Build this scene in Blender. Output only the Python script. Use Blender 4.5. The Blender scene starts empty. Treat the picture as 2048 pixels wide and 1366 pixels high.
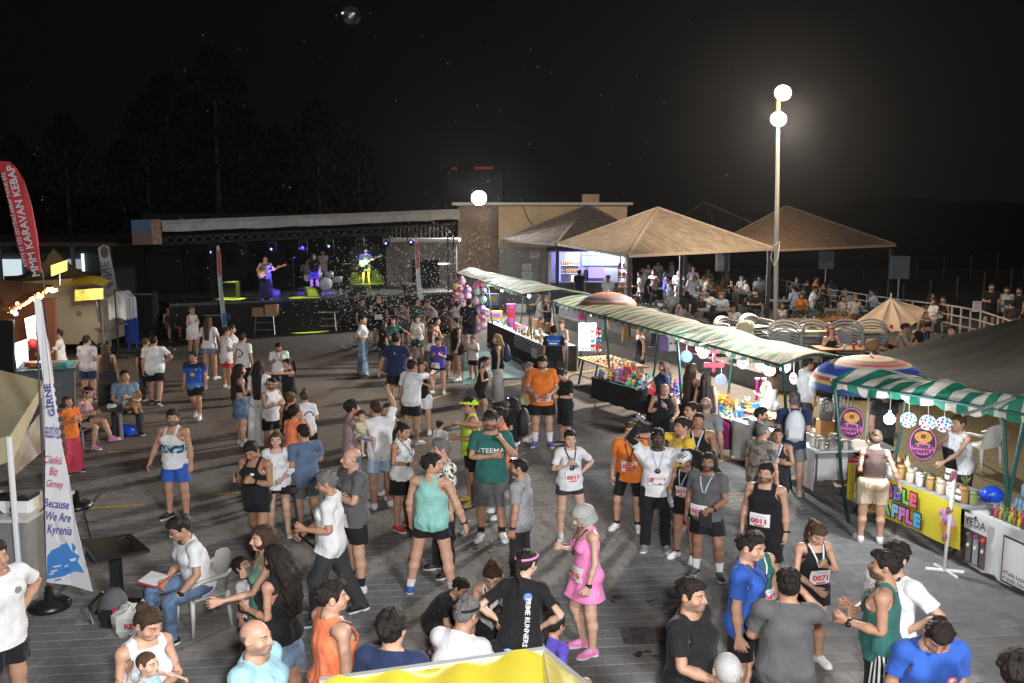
import bpy,bmesh,math,random
import numpy as np
from mathutils import Vector,Matrix
random.seed(7);RNG=np.random.RandomState(11)
SC=bpy.context.scene
COL=SC.collection
R=math.radians
# ---------------------------------------------------------------- camera, world, sun, exposure
CF,CP,CH=1800.0,R(7.9),4.75
cam_d=bpy.data.cameras.new('camera');cam=bpy.data.objects.new('camera',cam_d);COL.objects.link(cam)
cam.location=(0,0,CH);cam.rotation_euler=(math.pi/2-CP,0,0)
cam_d.sensor_width=36;cam_d.lens=36*CF/2048;cam_d.clip_start=.05;cam_d.clip_end=2000
SC.camera=cam
world=bpy.data.worlds.new('World');SC.world=world;world.use_nodes=True
nt=world.node_tree
sky=nt.nodes.new('ShaderNodeTexSky');sky.sky_type='NISHITA';sky.sun_disc=False
sky.sun_elevation=R(1.0);sky.sun_rotation=R(200)
bg=nt.nodes['Background'];bg.inputs['Strength'].default_value=.005
mixn=nt.nodes.new('ShaderNodeMixRGB');mixn.inputs[0].default_value=.985;mixn.inputs[2].default_value=(.55,.52,.55,1)
nt.links.new(sky.outputs[0],mixn.inputs[1]);nt.links.new(mixn.outputs[0],bg.inputs[0])
SC.view_settings.view_transform='Standard';SC.view_settings.look='None'
SC.view_settings.exposure=0.0;SC.view_settings.gamma=1;SC.view_settings.use_curve_mapping=False
SC.render.engine='CYCLES'
cy=SC.cycles
cy.use_denoising=True;cy.denoiser='OPENIMAGEDENOISE'
cy.max_bounces=5;cy.diffuse_bounces=2;cy.glossy_bounces=2;cy.transmission_bounces=4;cy.transparent_max_bounces=8
cy.caustics_reflective=False;cy.caustics_refractive=False
cy.sample_clamp_indirect=4;cy.use_adaptive_sampling=True;cy.adaptive_threshold=.015
# ---------------------------------------------------------------- pixel <-> place helpers (photo pixels, 2048 wide)
def ray(px,py):
 u=(px-1024)/CF;v=(683-py)/CF
 return Vector((u,math.cos(CP)+v*math.sin(CP),-math.sin(CP)+v*math.cos(CP)))
def G(px,py,z=0.0):
 d=ray(px,py);t=(z-CH)/d.z
 return Vector((d.x*t,d.y*t,z))
def Dp(px,py,Y):
 d=ray(px,py);t=Y/d.y
 return Vector((d.x*t,Y,CH+d.z*t))
def proj(p):
 x,y,z=p[0],p[1],p[2]-CH
 cz=y*math.cos(CP)-z*math.sin(CP);cyy=y*math.sin(CP)+z*math.cos(CP)
 return 1024+CF*x/cz,683-CF*cyy/cz
 # ---------------------------------------------------------------- object helpers
def tag(o,label=None,cat=None,group=None,kind=None):
 if label:o['label']=label
 if cat:o['category']=cat
 if group:o['group']=group
 if kind:o['kind']=kind
 return o
def empty(name,loc=(0,0,0),rz=0,label=None,cat=None,group=None):
 o=bpy.data.objects.new(name,None);COL.objects.link(o);o.location=loc;o.rotation_euler=(0,0,rz)
 o.empty_display_size=.1
 return tag(o,label,cat,group)
def mesh_np(name,V,Q,mat=None,smooth=True,rest=None):
 """V (n,3) array, Q list/array of polygons (quads may be degenerate: tri when last index -1)"""
 me=bpy.data.meshes.new(name)
 V=np.ascontiguousarray(V,dtype=np.float32)
 if isinstance(Q,np.ndarray):
  if Q.shape[1]==4:
   n=np.where(Q[:,3]<0,3,4);flat=Q.reshape(-1);flat=flat[flat>=0]
  else:
   n=np.full(len(Q),Q.shape[1]);flat=Q.reshape(-1)
 else:
  n=np.array([len(q)for q in Q]);flat=np.array([i for q in Q for i in q])
 me.vertices.add(len(V));me.vertices.foreach_set('co',V.reshape(-1))
 me.loops.add(len(flat));me.loops.foreach_set('vertex_index',flat.astype(np.int32))
 me.polygons.add(len(n));st=np.concatenate([[0],np.cumsum(n)[:-1]])
 me.polygons.foreach_set('loop_start',st.astype(np.int32))
 if smooth:me.polygons.foreach_set('use_smooth',np.ones(len(n),dtype=bool))
 if rest is not None:
  a=me.attributes.new('rest','FLOAT_VECTOR','POINT');a.data.foreach_set('vector',np.ascontiguousarray(rest,dtype=np.float32).reshape(-1))
 me.update(calc_edges=True);me.validate()
 if mat is not None:me.materials.append(mat)
 return me
def link(name,me,parent=None,loc=None,rz=0):
 o=bpy.data.objects.new(name,me);COL.objects.link(o)
 if parent is not None:o.parent=parent
 if loc is not None:o.location=loc
 if rz:o.rotation_euler=(0,0,rz)
 return o
def copy_tree(o,parent=None):
 c=o.copy();COL.objects.link(c)
 if parent is not None:c.parent=parent
 for ch in KIDS.get(o.name,[])or list(o.children):copy_tree(ch,c)
 return c
KIDS={}
ORD=['first','second','third','fourth','fifth','sixth','seventh','eighth','ninth','tenth','eleventh','twelfth','thirteenth','fourteenth']
class MB:
 """collects simple shapes in one mesh"""
 def __init__(s):s.V=[];s.F=[];s.M=[];s.m=0
 def add(s,V,F):
  b=len(s.V);s.V+=[tuple(v)for v in V];s.F+=[tuple(b+i for i in f)for f in F];s.M+=[s.m]*len(F);return s
 def box(s,c,d,rz=0,M=None,bev=0):
  x,y,z=d[0]/2,d[1]/2,d[2]/2
  P=[(-x,-y,-z),(x,-y,-z),(x,y,-z),(-x,y,-z),(-x,-y,z),(x,-y,z),(x,y,z),(-x,y,z)]
  F=[(0,3,2,1),(4,5,6,7),(0,1,5,4),(1,2,6,5),(2,3,7,6),(3,0,4,7)]
  if bev:
   b=min(bev,x*.45,y*.45);P=[]
   for zz,ins in((-z,0),(z-b,0),(z,b)):
    xx,yy=x-ins,y-ins
    P+=[(-xx,-yy+b,zz),(-xx+b,-yy,zz),(xx-b,-yy,zz),(xx,-yy+b,zz),(xx,yy-b,zz),(xx-b,yy,zz),(-xx+b,yy,zz),(-xx,yy-b,zz)]
   F=[tuple(range(7,-1,-1)),tuple(range(16,24))]
   for r in range(2):
    for i in range(8):F.append((r*8+i,r*8+(i+1)%8,r*8+8+(i+1)%8,r*8+8+i))
  if M is None:M=Matrix.Rotation(rz,3,'Z')
  c=Vector(c);s.add([c+M@Vector(p)for p in P],F);return s
 def bar(s,a,b,r,n=6,r2=None,caps=True):
  a=Vector(a);b=Vector(b);d=(b-a)
  if d.length<1e-6:return s
  q=d.to_track_quat('Z','Y').to_matrix();r2=r if r2 is None else r2
  V=[a+q@Vector((r*math.cos(t),r*math.sin(t),0))for t in[2*math.pi*(i+.5)/n for i in range(n)]]
  V+=[b+q@Vector((r2*math.cos(t),r2*math.sin(t),0))for t in[2*math.pi*(i+.5)/n for i in range(n)]]
  F=[(i,(i+1)%n,n+(i+1)%n,n+i)for i in range(n)]
  if caps:F+=[tuple(range(n-1,-1,-1)),tuple(range(n,2*n))]
  return s.add(V,F)
 def tube(s,pts,r,n=6):
  pts=[Vector(p)for p in pts];V=[];F=[]
  rr=r if isinstance(r,(list,tuple))else[r]*len(pts)
  for k,p in enumerate(pts):
   t=(pts[min(k+1,len(pts)-1)]-pts[max(k-1,0)])
   q=t.to_track_quat('Z','Y').to_matrix()
   V+=[p+q@Vector((rr[k]*math.cos(2*math.pi*i/n),rr[k]*math.sin(2*math.pi*i/n),0))for i in range(n)]
  for k in range(len(pts)-1):
   F+=[(k*n+i,k*n+(i+1)%n,k*n+n+(i+1)%n,k*n+n+i)for i in range(n)]
  F+=[tuple(range(n-1,-1,-1)),tuple(range((len(pts)-1)*n,len(pts)*n))]
  return s.add(V,F)
 def lathe(s,prof,c=(0,0,0),n=12,M=None):
  """prof: list of (r,z)"""
  c=Vector(c);M=M or Matrix.Identity(3);V=[];F=[];m=len(prof)
  for r,z in prof:
   V+=[c+M@Vector((r*math.cos(2*math.pi*i/n),r*math.sin(2*math.pi*i/n),z))for i in range(n)]
  for k in range(m-1):
   F+=[(k*n+i,k*n+(i+1)%n,k*n+n+(i+1)%n,k*n+n+i)for i in range(n)]
  F+=[tuple(range(n-1,-1,-1)),tuple(range((m-1)*n,m*n))]
  return s.add(V,F)
 def ball(s,c,r,n=10,m=6,M=None,jag=0):
  r=(r,r,r)if isinstance(r,(int,float))else r
  M=M or Matrix.Identity(3);c=Vector(c);V=[c+M@Vector((0,0,-r[2]))];F=[]
  for k in range(1,m):
   p=-math.pi/2+math.pi*k/m
   for i in range(n):
    j=1+random.uniform(-jag,jag)
    V.append(c+M@Vector((r[0]*math.cos(p)*math.cos(2*math.pi*i/n)*j,r[1]*math.cos(p)*math.sin(2*math.pi*i/n)*j,r[2]*math.sin(p)*j)))
  V.append(c+M@Vector((0,0,r[2])));L=len(V)-1
  F+=[(0,1+(i+1)%n,1+i)for i in range(n)]
  for k in range(m-2):F+=[(1+k*n+i,1+k*n+(i+1)%n,1+k*n+n+(i+1)%n,1+k*n+n+i)for i in range(n)]
  b=1+(m-2)*n;F+=[(b+i,b+(i+1)%n,L)for i in range(n)]
  return s.add(V,F)
 def quad(s,*P):return s.add(P,[tuple(range(len(P)))])
 def slab(s,poly,th,up=(0,0,1)):
  """polygon (list of points) given thickness along up"""
  up=Vector(up)*th;n=len(poly);P=[Vector(p)for p in poly]
  V=[p-up*.5 for p in P]+[p+up*.5 for p in P]
  F=[tuple(range(n-1,-1,-1)),tuple(range(n,2*n))]+[(i,(i+1)%n,n+(i+1)%n,n+i)for i in range(n)]
  return s.add(V,F)
 def grid(s,fn,nu,nv,closed_u=False):
  V=[fn(i/(nu-(0 if closed_u else 1))if nu>1 else 0,j/(nv-1))for j in range(nv)for i in range(nu)]
  F=[]
  for j in range(nv-1):
   for i in range(nu if closed_u else nu-1):
    i2=(i+1)%nu;F.append((j*nu+i,j*nu+i2,(j+1)*nu+i2,(j+1)*nu+i))
  return s.add(V,F)
 def mesh(s,name,mat,smooth=False):
  me=bpy.data.meshes.new(name);me.from_pydata([tuple(v)for v in s.V],[],s.F);me.update()
  mats=mat if isinstance(mat,(list,tuple))else[mat]
  for m in mats:me.materials.append(m)
  if len(mats)>1:me.polygons.foreach_set('material_index',s.M)
  if smooth:me.polygons.foreach_set('use_smooth',[True]*len(me.polygons))
  return me
 def build(s,name,mat,parent=None,smooth=False,loc=None,rz=0,label=None,cat=None,group=None,kind=None):
  return tag(link(name,s.mesh(name,mat,smooth),parent,loc,rz),label,cat,group,kind)
  # ---------------------------------------------------------------- materials
MATS={}
def nodes_of(name):
 m=bpy.data.materials.new(name);m.use_nodes=True;n=m.node_tree;return m,n,n.nodes['Principled BSDF']
def mat(name,col,rough=.6,metal=0,noise=0,nscale=20,bump=0,spec=.5,emit=None,estr=0,trans=0,alpha=1,sheen=0,coord='Object',stretch=(1,1,1)):
 if name in MATS:return MATS[name]
 m,n,b=nodes_of(name);L=n.links
 c4=(*col,1);b.inputs['Base Color'].default_value=c4;b.inputs['Roughness'].default_value=rough
 b.inputs['Metallic'].default_value=metal;b.inputs['Specular IOR Level'].default_value=spec
 if trans:b.inputs['Transmission Weight'].default_value=trans;b.inputs['IOR'].default_value=1.35
 if alpha<1:b.inputs['Alpha'].default_value=alpha
 if emit:b.inputs['Emission Color'].default_value=(*emit,1);b.inputs['Emission Strength'].default_value=estr
 if noise or bump:
  tc=n.nodes.new('ShaderNodeTexCoord');mp=n.nodes.new('ShaderNodeMapping');mp.inputs['Scale'].default_value=stretch
  L.new(tc.outputs[coord],mp.inputs[0])
  t=n.nodes.new('ShaderNodeTexNoise');t.inputs['Scale'].default_value=nscale;t.inputs['Detail'].default_value=4;L.new(mp.outputs[0],t.inputs['Vector'])
  if noise:
   r=n.nodes.new('ShaderNodeValToRGB');r.color_ramp.elements[0].position=.3;r.color_ramp.elements[1].position=.72
   r.color_ramp.elements[0].color=(*[c*(1-noise)for c in col],1);r.color_ramp.elements[1].color=(*[min(1,c*(1+noise))for c in col],1)
   L.new(t.outputs['Fac'],r.inputs[0]);L.new(r.outputs[0],b.inputs['Base Color'])
  if bump:
   bp=n.nodes.new('ShaderNodeBump');bp.inputs['Strength'].default_value=bump;bp.inputs['Distance'].default_value=.02
   L.new(t.outputs['Fac'],bp.inputs['Height']);L.new(bp.outputs[0],b.inputs['Normal'])
 MATS[name]=m;return m
def glow(name,col,strength):
 if name in MATS:return MATS[name]
 m,n,b=nodes_of(name);b.inputs['Base Color'].default_value=(0.02,.02,.02,1)
 b.inputs['Emission Color'].default_value=(*col,1);b.inputs['Emission Strength'].default_value=strength
 MATS[name]=m;return m
class NB:
 """tiny node-graph helper"""
 def __init__(s,n):s.n=n;s.L=n.links
 def m(s,op,a,b=None,c=None,clamp=False):
  x=s.n.nodes.new('ShaderNodeMath');x.operation=op;x.use_clamp=clamp
  for i,v in enumerate((a,b,c)):
   if v is None:continue
   if isinstance(v,(int,float)):x.inputs[i].default_value=v
   else:s.L.new(v,x.inputs[i])
  return x.outputs[0]
 def sm(s,v,a,b):
  x=s.n.nodes.new('ShaderNodeMapRange');x.interpolation_type='SMOOTHSTEP'
  s.L.new(v,x.inputs[0]);x.inputs[1].default_value=a;x.inputs[2].default_value=b;return x.outputs[0]
 def mix(s,f,a,b):
  x=s.n.nodes.new('ShaderNodeMixRGB')
  for i,v in enumerate((f,a,b)):
   if isinstance(v,(int,float)):x.inputs[i].default_value=v
   elif isinstance(v,(tuple,list)):x.inputs[i].default_value=(*v[:3],1)
   else:s.L.new(v,x.inputs[i])
  return x.outputs[0]
 def noise(s,vec,scale,detail=3,out='Fac'):
  x=s.n.nodes.new('ShaderNodeTexNoise');x.inputs['Scale'].default_value=scale;x.inputs['Detail'].default_value=detail
  if vec is not None:s.L.new(vec,x.inputs['Vector'])
  return x.outputs[out]
 def mapv(s,vec,scale=(1,1,1),rot=(0,0,0),loc=(0,0,0)):
  x=s.n.nodes.new('ShaderNodeMapping');x.inputs['Scale'].default_value=scale;x.inputs['Rotation'].default_value=rot;x.inputs['Location'].default_value=loc
  s.L.new(vec,x.inputs[0]);return x.outputs[0]
 def bump(s,h,strength,dist=.02):
  x=s.n.nodes.new('ShaderNodeBump');x.inputs['Strength'].default_value=strength;x.inputs['Distance'].default_value=dist
  s.L.new(h,x.inputs['Height']);return x.outputs[0]
 def xyz(s,vec):
  x=s.n.nodes.new('ShaderNodeSeparateXYZ');s.L.new(vec,x.inputs[0]);return x.outputs
 def attr(s,name):
  x=s.n.nodes.new('ShaderNodeAttribute');x.attribute_name=name;return x.outputs['Vector']
 def tc(s,o='Object'):return s.n.nodes.new('ShaderNodeTexCoord').outputs[o]
 # ================================================================ PEOPLE ENGINE: bodies and clothes grown as smooth surfaces in a rest pose, then posed
A3=lambda*p:np.array(p,dtype=np.float64)
class Field:
 def __init__(s,xs,ys,zs):
  s.xs,s.ys,s.zs=xs,ys,zs
  s.F=np.full((len(xs),len(ys),len(zs)),.3)
 def _sl(s,lo,hi):
  r=[]
  for a,l,h in zip((s.xs,s.ys,s.zs),lo,hi):
   i=np.searchsorted(a,l);j=np.searchsorted(a,h);r.append(slice(max(i-1,0),j+1))
  return tuple(r)
 def _xyz(s,sl):
  return s.xs[sl[0]][:,None,None],s.ys[sl[1]][None,:,None],s.zs[sl[2]][None,None,:]
 def comb(s,sl,d,k,sub=False):
  a=s.F[sl]
  if sub:d=-d;h=np.maximum(k-np.abs(a-d),0)/k;s.F[sl]=np.maximum(a,d)+h*h*k*.25
  else:h=np.maximum(k-np.abs(a-d),0)/k;s.F[sl]=np.minimum(a,d)-h*h*k*.25
 def cone(s,a,b,ra,rb,k=.03,sub=False):
  a=np.asarray(a,float);b=np.asarray(b,float);m=max(ra,rb)+k+.05
  sl=s._sl(np.minimum(a,b)-m,np.maximum(a,b)+m);X,Y,Z=s._xyz(sl)
  ab=b-a;L=max((ab**2).sum(),1e-9)
  t=np.clip(((X-a[0])*ab[0]+(Y-a[1])*ab[1]+(Z-a[2])*ab[2])/L,0,1)
  d=np.sqrt((X-a[0]-t*ab[0])**2+(Y-a[1]-t*ab[1])**2+(Z-a[2]-t*ab[2])**2)-(ra+(rb-ra)*t)
  s.comb(sl,d,k,sub)
 def ell(s,c,r,k=.03,sub=False):
  c=np.asarray(c,float);r=np.asarray(r,float);m=r+k+.05
  sl=s._sl(c-m,c+m);X,Y,Z=s._xyz(sl)
  x,y,z=(X-c[0])/r[0],(Y-c[1])/r[1],(Z-c[2])/r[2]
  k0=np.sqrt(x*x+y*y+z*z)+1e-9;k1=np.sqrt((x/r[0])**2+(y/r[1])**2+(z/r[2])**2)+1e-9
  s.comb(sl,k0*(k0-1)/k1,k,sub)
 def col(s,z0,z1,r0,r1,y0=0.,y1=0.,k=.04,x0=0.,x1=0.):
  """vertical elliptic column between z0<z1 with radii (rx,ry)"""
  sl=s._sl((-.5,-.5,z0-.1),(.6,.5,z1+.1));X,Y,Z=s._xyz(sl)
  t=np.clip((Z-z0)/(z1-z0),0,1);rx=r0[0]+(r1[0]-r0[0])*t;ry=r0[1]+(r1[1]-r0[1])*t
  q=np.sqrt(((X-(x0+(x1-x0)*t))/rx)**2+((Y-(y0+(y1-y0)*t))/ry)**2)
  d=np.maximum((q-1)*np.minimum(rx,ry),np.maximum(z0-Z,Z-z1));s.comb(sl,d,k)
 def net(s,mirror=True):
  xs,F=s.xs,s.F
  if mirror:xs=np.concatenate([-xs[1:][::-1],xs]);F=np.concatenate([F[1:][::-1],F],0)
  return surf_nets(xs,s.ys,s.zs,F)
def surf_nets(xs,ys,zs,F):
 ins=F<0;sh=[n-1 for n in F.shape]
 P=np.zeros((*sh,3));C=np.zeros(sh);ax=(xs,ys,zs);quads=[]
 gi=np.indices(F.shape,sparse=True)
 for d in range(3):
  a=[slice(None)]*3;b=[slice(None)]*3;a[d]=slice(None,-1);b[d]=slice(1,None);a=tuple(a);b=tuple(b)
  cr=ins[a]!=ins[b];idx=np.argwhere(cr);fa=F[a][cr];fb=F[b][cr];t=fa/(fa-fb)
  pos=np.stack([ax[q][idx[:,q]]for q in range(3)],1)
  pos[:,d]+=t*(ax[d][idx[:,d]+1]-ax[d][idx[:,d]])
  e,f=[q for q in range(3)if q!=d];ring=[]
  for de,df in((0,0),(-1,0),(-1,-1),(0,-1)):
   c=idx.copy();c[:,e]+=de;c[:,f]+=df
   ok=(c[:,e]>=0)&(c[:,e]<sh[e])&(c[:,f]>=0)&(c[:,f]<sh[f])
   cc=c[ok];np.add.at(P,(cc[:,0],cc[:,1],cc[:,2]),pos[ok]);np.add.at(C,(cc[:,0],cc[:,1],cc[:,2]),1)
   ring.append(np.where(ok,np.ravel_multi_index(np.clip(c,0,np.array(sh)-1).T,sh),-1))
  q=np.stack(ring,1);good=(q>=0).all(1);q=q[good];sa=ins[a][cr][good]
  flip=sa if d!=1 else~sa
  q[~flip]=q[~flip][:,::-1];quads.append(q)
 Q=np.concatenate(quads);m=C.reshape(-1)>0;new=np.full(m.shape,-1);new[m]=np.arange(m.sum())
 V=P.reshape(-1,3)[m]/C.reshape(-1)[m][:,None]
 return V,new[Q]
def axis(*segs):
 """piecewise axis: (start, step), ..., end"""
 out=[]
 for(a,st),(b,_)in zip(segs[:-1],segs[1:]):
  n=max(1,int(round((b-a)/st)));out.append(np.linspace(a,b,n+1)[:-1])
 return np.concatenate(out+[np.array([segs[-1][0]])])
def clip_mesh(V,Q,f):
 """keep the part of a quad mesh with f>0 (f per vertex), cutting faces cleanly"""
 V=list(map(tuple,V));f=list(map(float,f));new={};out=[]
 pos=[x>0 for x in f]
 def cut(i,j):
  k=(i,j)if i<j else(j,i)
  if k not in new:
   a,b=k;t=f[a]/(f[a]-f[b]);new[k]=len(V)
   V.append(tuple(V[a][q]+t*(V[b][q]-V[a][q])for q in range(3)))
  return new[k]
 for q in Q:
  q=[int(i)for i in q if i>=0];n=sum(pos[i]for i in q)
  if n==0:continue
  if n==len(q):out.append(q);continue
  r=[]
  for a,b in zip(q,q[1:]+q[:1]):
   if pos[a]:r.append(a)
   if pos[a]!=pos[b]:r.append(cut(a,b))
  while len(r)>4:out.append([r[0],r[1],r[2],r[3]]);r=[r[0]]+r[3:]
  if len(r)>=3:out.append(r)
 used=sorted({i for q in out for i in q});m={u:i for i,u in enumerate(used)}
 V=np.array([V[u]for u in used]);Q2=np.full((len(out),4),-1)
 for i,q in enumerate(out):
  for j,k in enumerate(q):Q2[i,j]=m[k]
 return V,Q2
def decimate(V,Q,target):
 n=int((Q[:,3]>=0).sum()*2+(Q[:,3]<0).sum())if Q.shape[1]==4 else len(Q)
 if n<=target*1.1:return V,Q
 me=mesh_np('tmp',V,Q);o=bpy.data.objects.new('tmp',me);COL.objects.link(o);md=o.modifiers.new('d','DECIMATE');md.ratio=target/n;md.use_collapse_triangulate=True
 dg=bpy.context.evaluated_depsgraph_get();ev=o.evaluated_get(dg);m2=ev.to_mesh()
 V2=np.empty(len(m2.vertices)*3,np.float32);m2.vertices.foreach_get('co',V2);m2.calc_loop_triangles();T=np.empty(len(m2.loop_triangles)*3,np.int32);m2.loop_triangles.foreach_get('vertices',T)
 ev.to_mesh_clear();bpy.data.objects.remove(o);bpy.data.meshes.remove(me)
 T=T.reshape(-1,3);return V2.reshape(-1,3).astype(np.float64),np.concatenate([T,np.full((len(T),1),-1,np.int32)],1)
 # ---- proportions
def props(sex):
 if sex=='m':return dict(sh=.178,shz=1.43,hip=.165,wai=.142,che=.168,arm=1.0,leg=1.0,bust=0,wz=1.10)
 return dict(sh=.152,shz=1.42,hip=.168,wai=.118,che=.142,arm=.80,leg=.98,bust=1,wz=1.12)
S2=math.sqrt(.5);AD=A3(S2,0,-S2)
UL,FL=.285,.255
def joints(sex):
 p=props(sex);J={}
 J['sh']=A3(p['sh'],.012,p['shz']-.005);J['el']=J['sh']+AD*UL;J['wr']=J['el']+AD*FL
 J['kn1']=J['wr']+AD*.092;J['kn2']=J['wr']+AD*.132
 J['th']=J['wr']+AD*.03+A3(0,-.034,0)
 J['hip']=A3(.088,.005,.925);J['knee']=A3(.092,.0,.50);J['ank']=A3(.095,.025,.085)
 J['sp']=A3(0,.02,1.0);J['ch']=A3(0,.03,1.18);J['nk']=A3(0,.025,1.475);J['hd']=A3(0,.012,1.535)
 return J
def torso_f(F,sex,o=0,k=.05):
 p=props(sex);w=p['wai'];c=p['che'];h=p['hip']
 F.ell((0,.008,.955),(h+o,.112+o,.125+o),k);F.ell((0,.0,p['wz']),(w+o,.098+o,.15+o),k)
 F.ell((0,.005,1.285),(c+o,.11+o,.17+o),k);F.cone((0,.015,1.41),(p['sh']-.035,.015,p['shz']-.012),.058+o,.05+o,k)
 F.ell((.078,.062,.93),(.085+o,.082+o,.09+o),k)
 if p['bust']:F.ell((.066,-.088,1.272),(.056+o,.05+o,.056+o),.03)
 else:F.ell((.075,-.075,1.315),(.085+o,.045+o,.06+o),k)
def arm_f(F,sex,o=0,fore=True):
 p=props(sex);J=joints(sex);a=p['arm']
 F.ell(J['sh']+A3(-.004,0,.0),np.array((.056,.056,.056))*a**.6+o,.04)
 F.cone(J['sh'],J['el'],.047*a+o,.036*a+o,.03)
 if fore:
  F.cone(J['el'],J['el']+AD*.1,.037*a+o,.041*a+o,.03);F.cone(J['el']+AD*.1,J['wr'],.04*a+o,.026*a+o,.02)
def leg_f(F,sex,o=0):
 J=joints(sex);l=props(sex)['leg']
 F.cone(J['hip']+A3(.006,0,-.02),J['knee']+A3(0,0,.05),.087*l+o,.058*l+o,.04);F.ell(J['knee'],(.055*l+o,.058*l+o,.07+o),.03)
 F.cone(J['knee'],J['knee']+A3(.003,.02,-.14),.05*l+o,.056*l+o,.04);F.cone(J['knee']+A3(.003,.02,-.14),J['ank'],.054*l+o,.036*l+o,.03)
def body_axes(lod):
 h,hd,ha=((.0135,.0056,.0058),(.021,.0105,.0115),(.033,.014,.02))[lod]
 xs=axis((0,hd),(.096,h),(.535,ha),(.72,h),(.76,0));ys=axis((-.26,h),(-.13,hd*1.15),(-.045,min(ha*1.25,h)),(.03,hd*1.6),(.115,h),(.19,0))
 zs=axis((-.02,h),(.86,ha*1.1),(1.06,h),(1.49,hd),(1.775,0));return xs,ys,zs
CACHE={}
def body_tpl(sex,lod):
 key=('body',sex,lod)
 if key in CACHE:return CACHE[key]
 F=Field(*body_axes(lod));J=joints(sex);p=props(sex);fem=sex=='f'
 torso_f(F,sex);arm_f(F,sex);leg_f(F,sex)
 F.cone((0,.022,1.44),(0,.01,1.56),.05 if fem else .06,.046 if fem else .056,.035)
 F.cone((0,.03,1.475),(p['sh']-.05,.02,1.43),.035,.03,.06)
 F.ell((0,.012,1.655),(.075,.094,.096),.03);F.ell((0,-.026,1.59),(.054 if fem else .06,.064,.066),.03)
 F.cone((0,-.07,1.545),(.018,-.066,1.547),.02,.016,.03);F.cone((.03,.0,1.565),(.016,-.06,1.55),.03,.018,.03)
 F.cone((0,-.077,1.655),(.034,-.07,1.655),.012,.011,.015)
 F.ell((.032,-.1,1.637),(.015,.018,.010),.018,True)
 F.ell((.0315,-.073,1.637),(.0135,.0135,.0115),.004)
 F.cone((0,-.088,1.642),(0,-.107,1.602),.0085,.013,.012);F.cone((0,-.1,1.598),(.011,-.094,1.598),.011,.009,.008)
 F.ell((0,-.086,1.574),(.024,.014,.011),.010);F.ell((.048,-.05,1.60),(.022,.024,.02),.03)
 F.ell((.0785,.014,1.63),(.011,.021,.031),.008);F.ell((.085,.006,1.632),(.007,.009,.014),.006,True)
 W=J['wr'];n=A3(-S2,0,-S2);yv=A3(0,1,0);sc=.95 if fem else 1.06
 H=lambda d,y,q=0.:W+AD*d*sc+yv*y*sc+n*q*sc
 if lod<2:
  for y0,y1,L,r in((-.016,-.036,.070,.0086),(-.006,-.0125,.078,.009),(.005,.011,.073,.0086),(.015,.034,.058,.0076)):
   F.cone(H(.01,y0),H(.09,y1),.0165*sc,.0135*sc,.016)
   F.cone(H(.088,y1),H(.088+L*.5,y1*1.14,.006),r*1.08*sc,r*sc,.006);F.cone(H(.088+L*.5,y1*1.14,.006),H(.088+L*.93,y1*1.2,.022),r*sc,r*.82*sc,.004)
  F.cone(H(.015,-.016,.006),H(.05,-.045,.016),.018*sc,.0125*sc,.014);F.cone(H(.05,-.045,.016),H(.092,-.06,.026),.0115*sc,.009*sc,.006)
 else:
  F.cone(H(.0,0),H(.09,0),.03*sc,.034*sc,.02);F.ell(H(.12,0,.008),(.036,.034,.036),.03);F.cone(H(.02,-.02),H(.085,-.055,.02),.016,.012,.01)
 F.cone(J['ank']+A3(0,.02,-.045),J['ank']+A3(.012,-.13,-.055),.034,.03,.03);F.cone(J['ank'],J['ank']+A3(.006,-.08,-.045),.034,.03,.03)
 F.F=np.maximum(F.F,-(F.zs[None,None,:]-.003)-.0)
 V,Q=F.net();V,Q=decimate(V,Q,(14500,6200,2300)[lod]);N=vnormals(V,Q)
 CACHE[key]=t=dict(V=V,Q=Q,N=N,W=weights(V,sex));return t
def vnormals(V,Q):
 N=np.zeros_like(V);a=V[Q[:,0]];b=V[Q[:,1]];c=V[Q[:,2]];n=np.cross(b-a,c-a)
 for j in range(Q.shape[1]):
  ok=Q[:,j]>=0;np.add.at(N,Q[ok,j],n[ok])
 return N/(np.linalg.norm(N,axis=1,keepdims=True)+1e-12)
def ss(x,a,b):
 t=np.clip((x-a)/(b-a),0,1);return t*t*(3-2*t)
BN=['pelvis','spine','chest','neck','head','uaL','faL','haL','f1L','f2L','thbL','uaR','faR','haR','f1R','f2R','thbR','thL','shL','ftL','thR','shR','ftR']
BI={b:i for i,b in enumerate(BN)}
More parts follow.
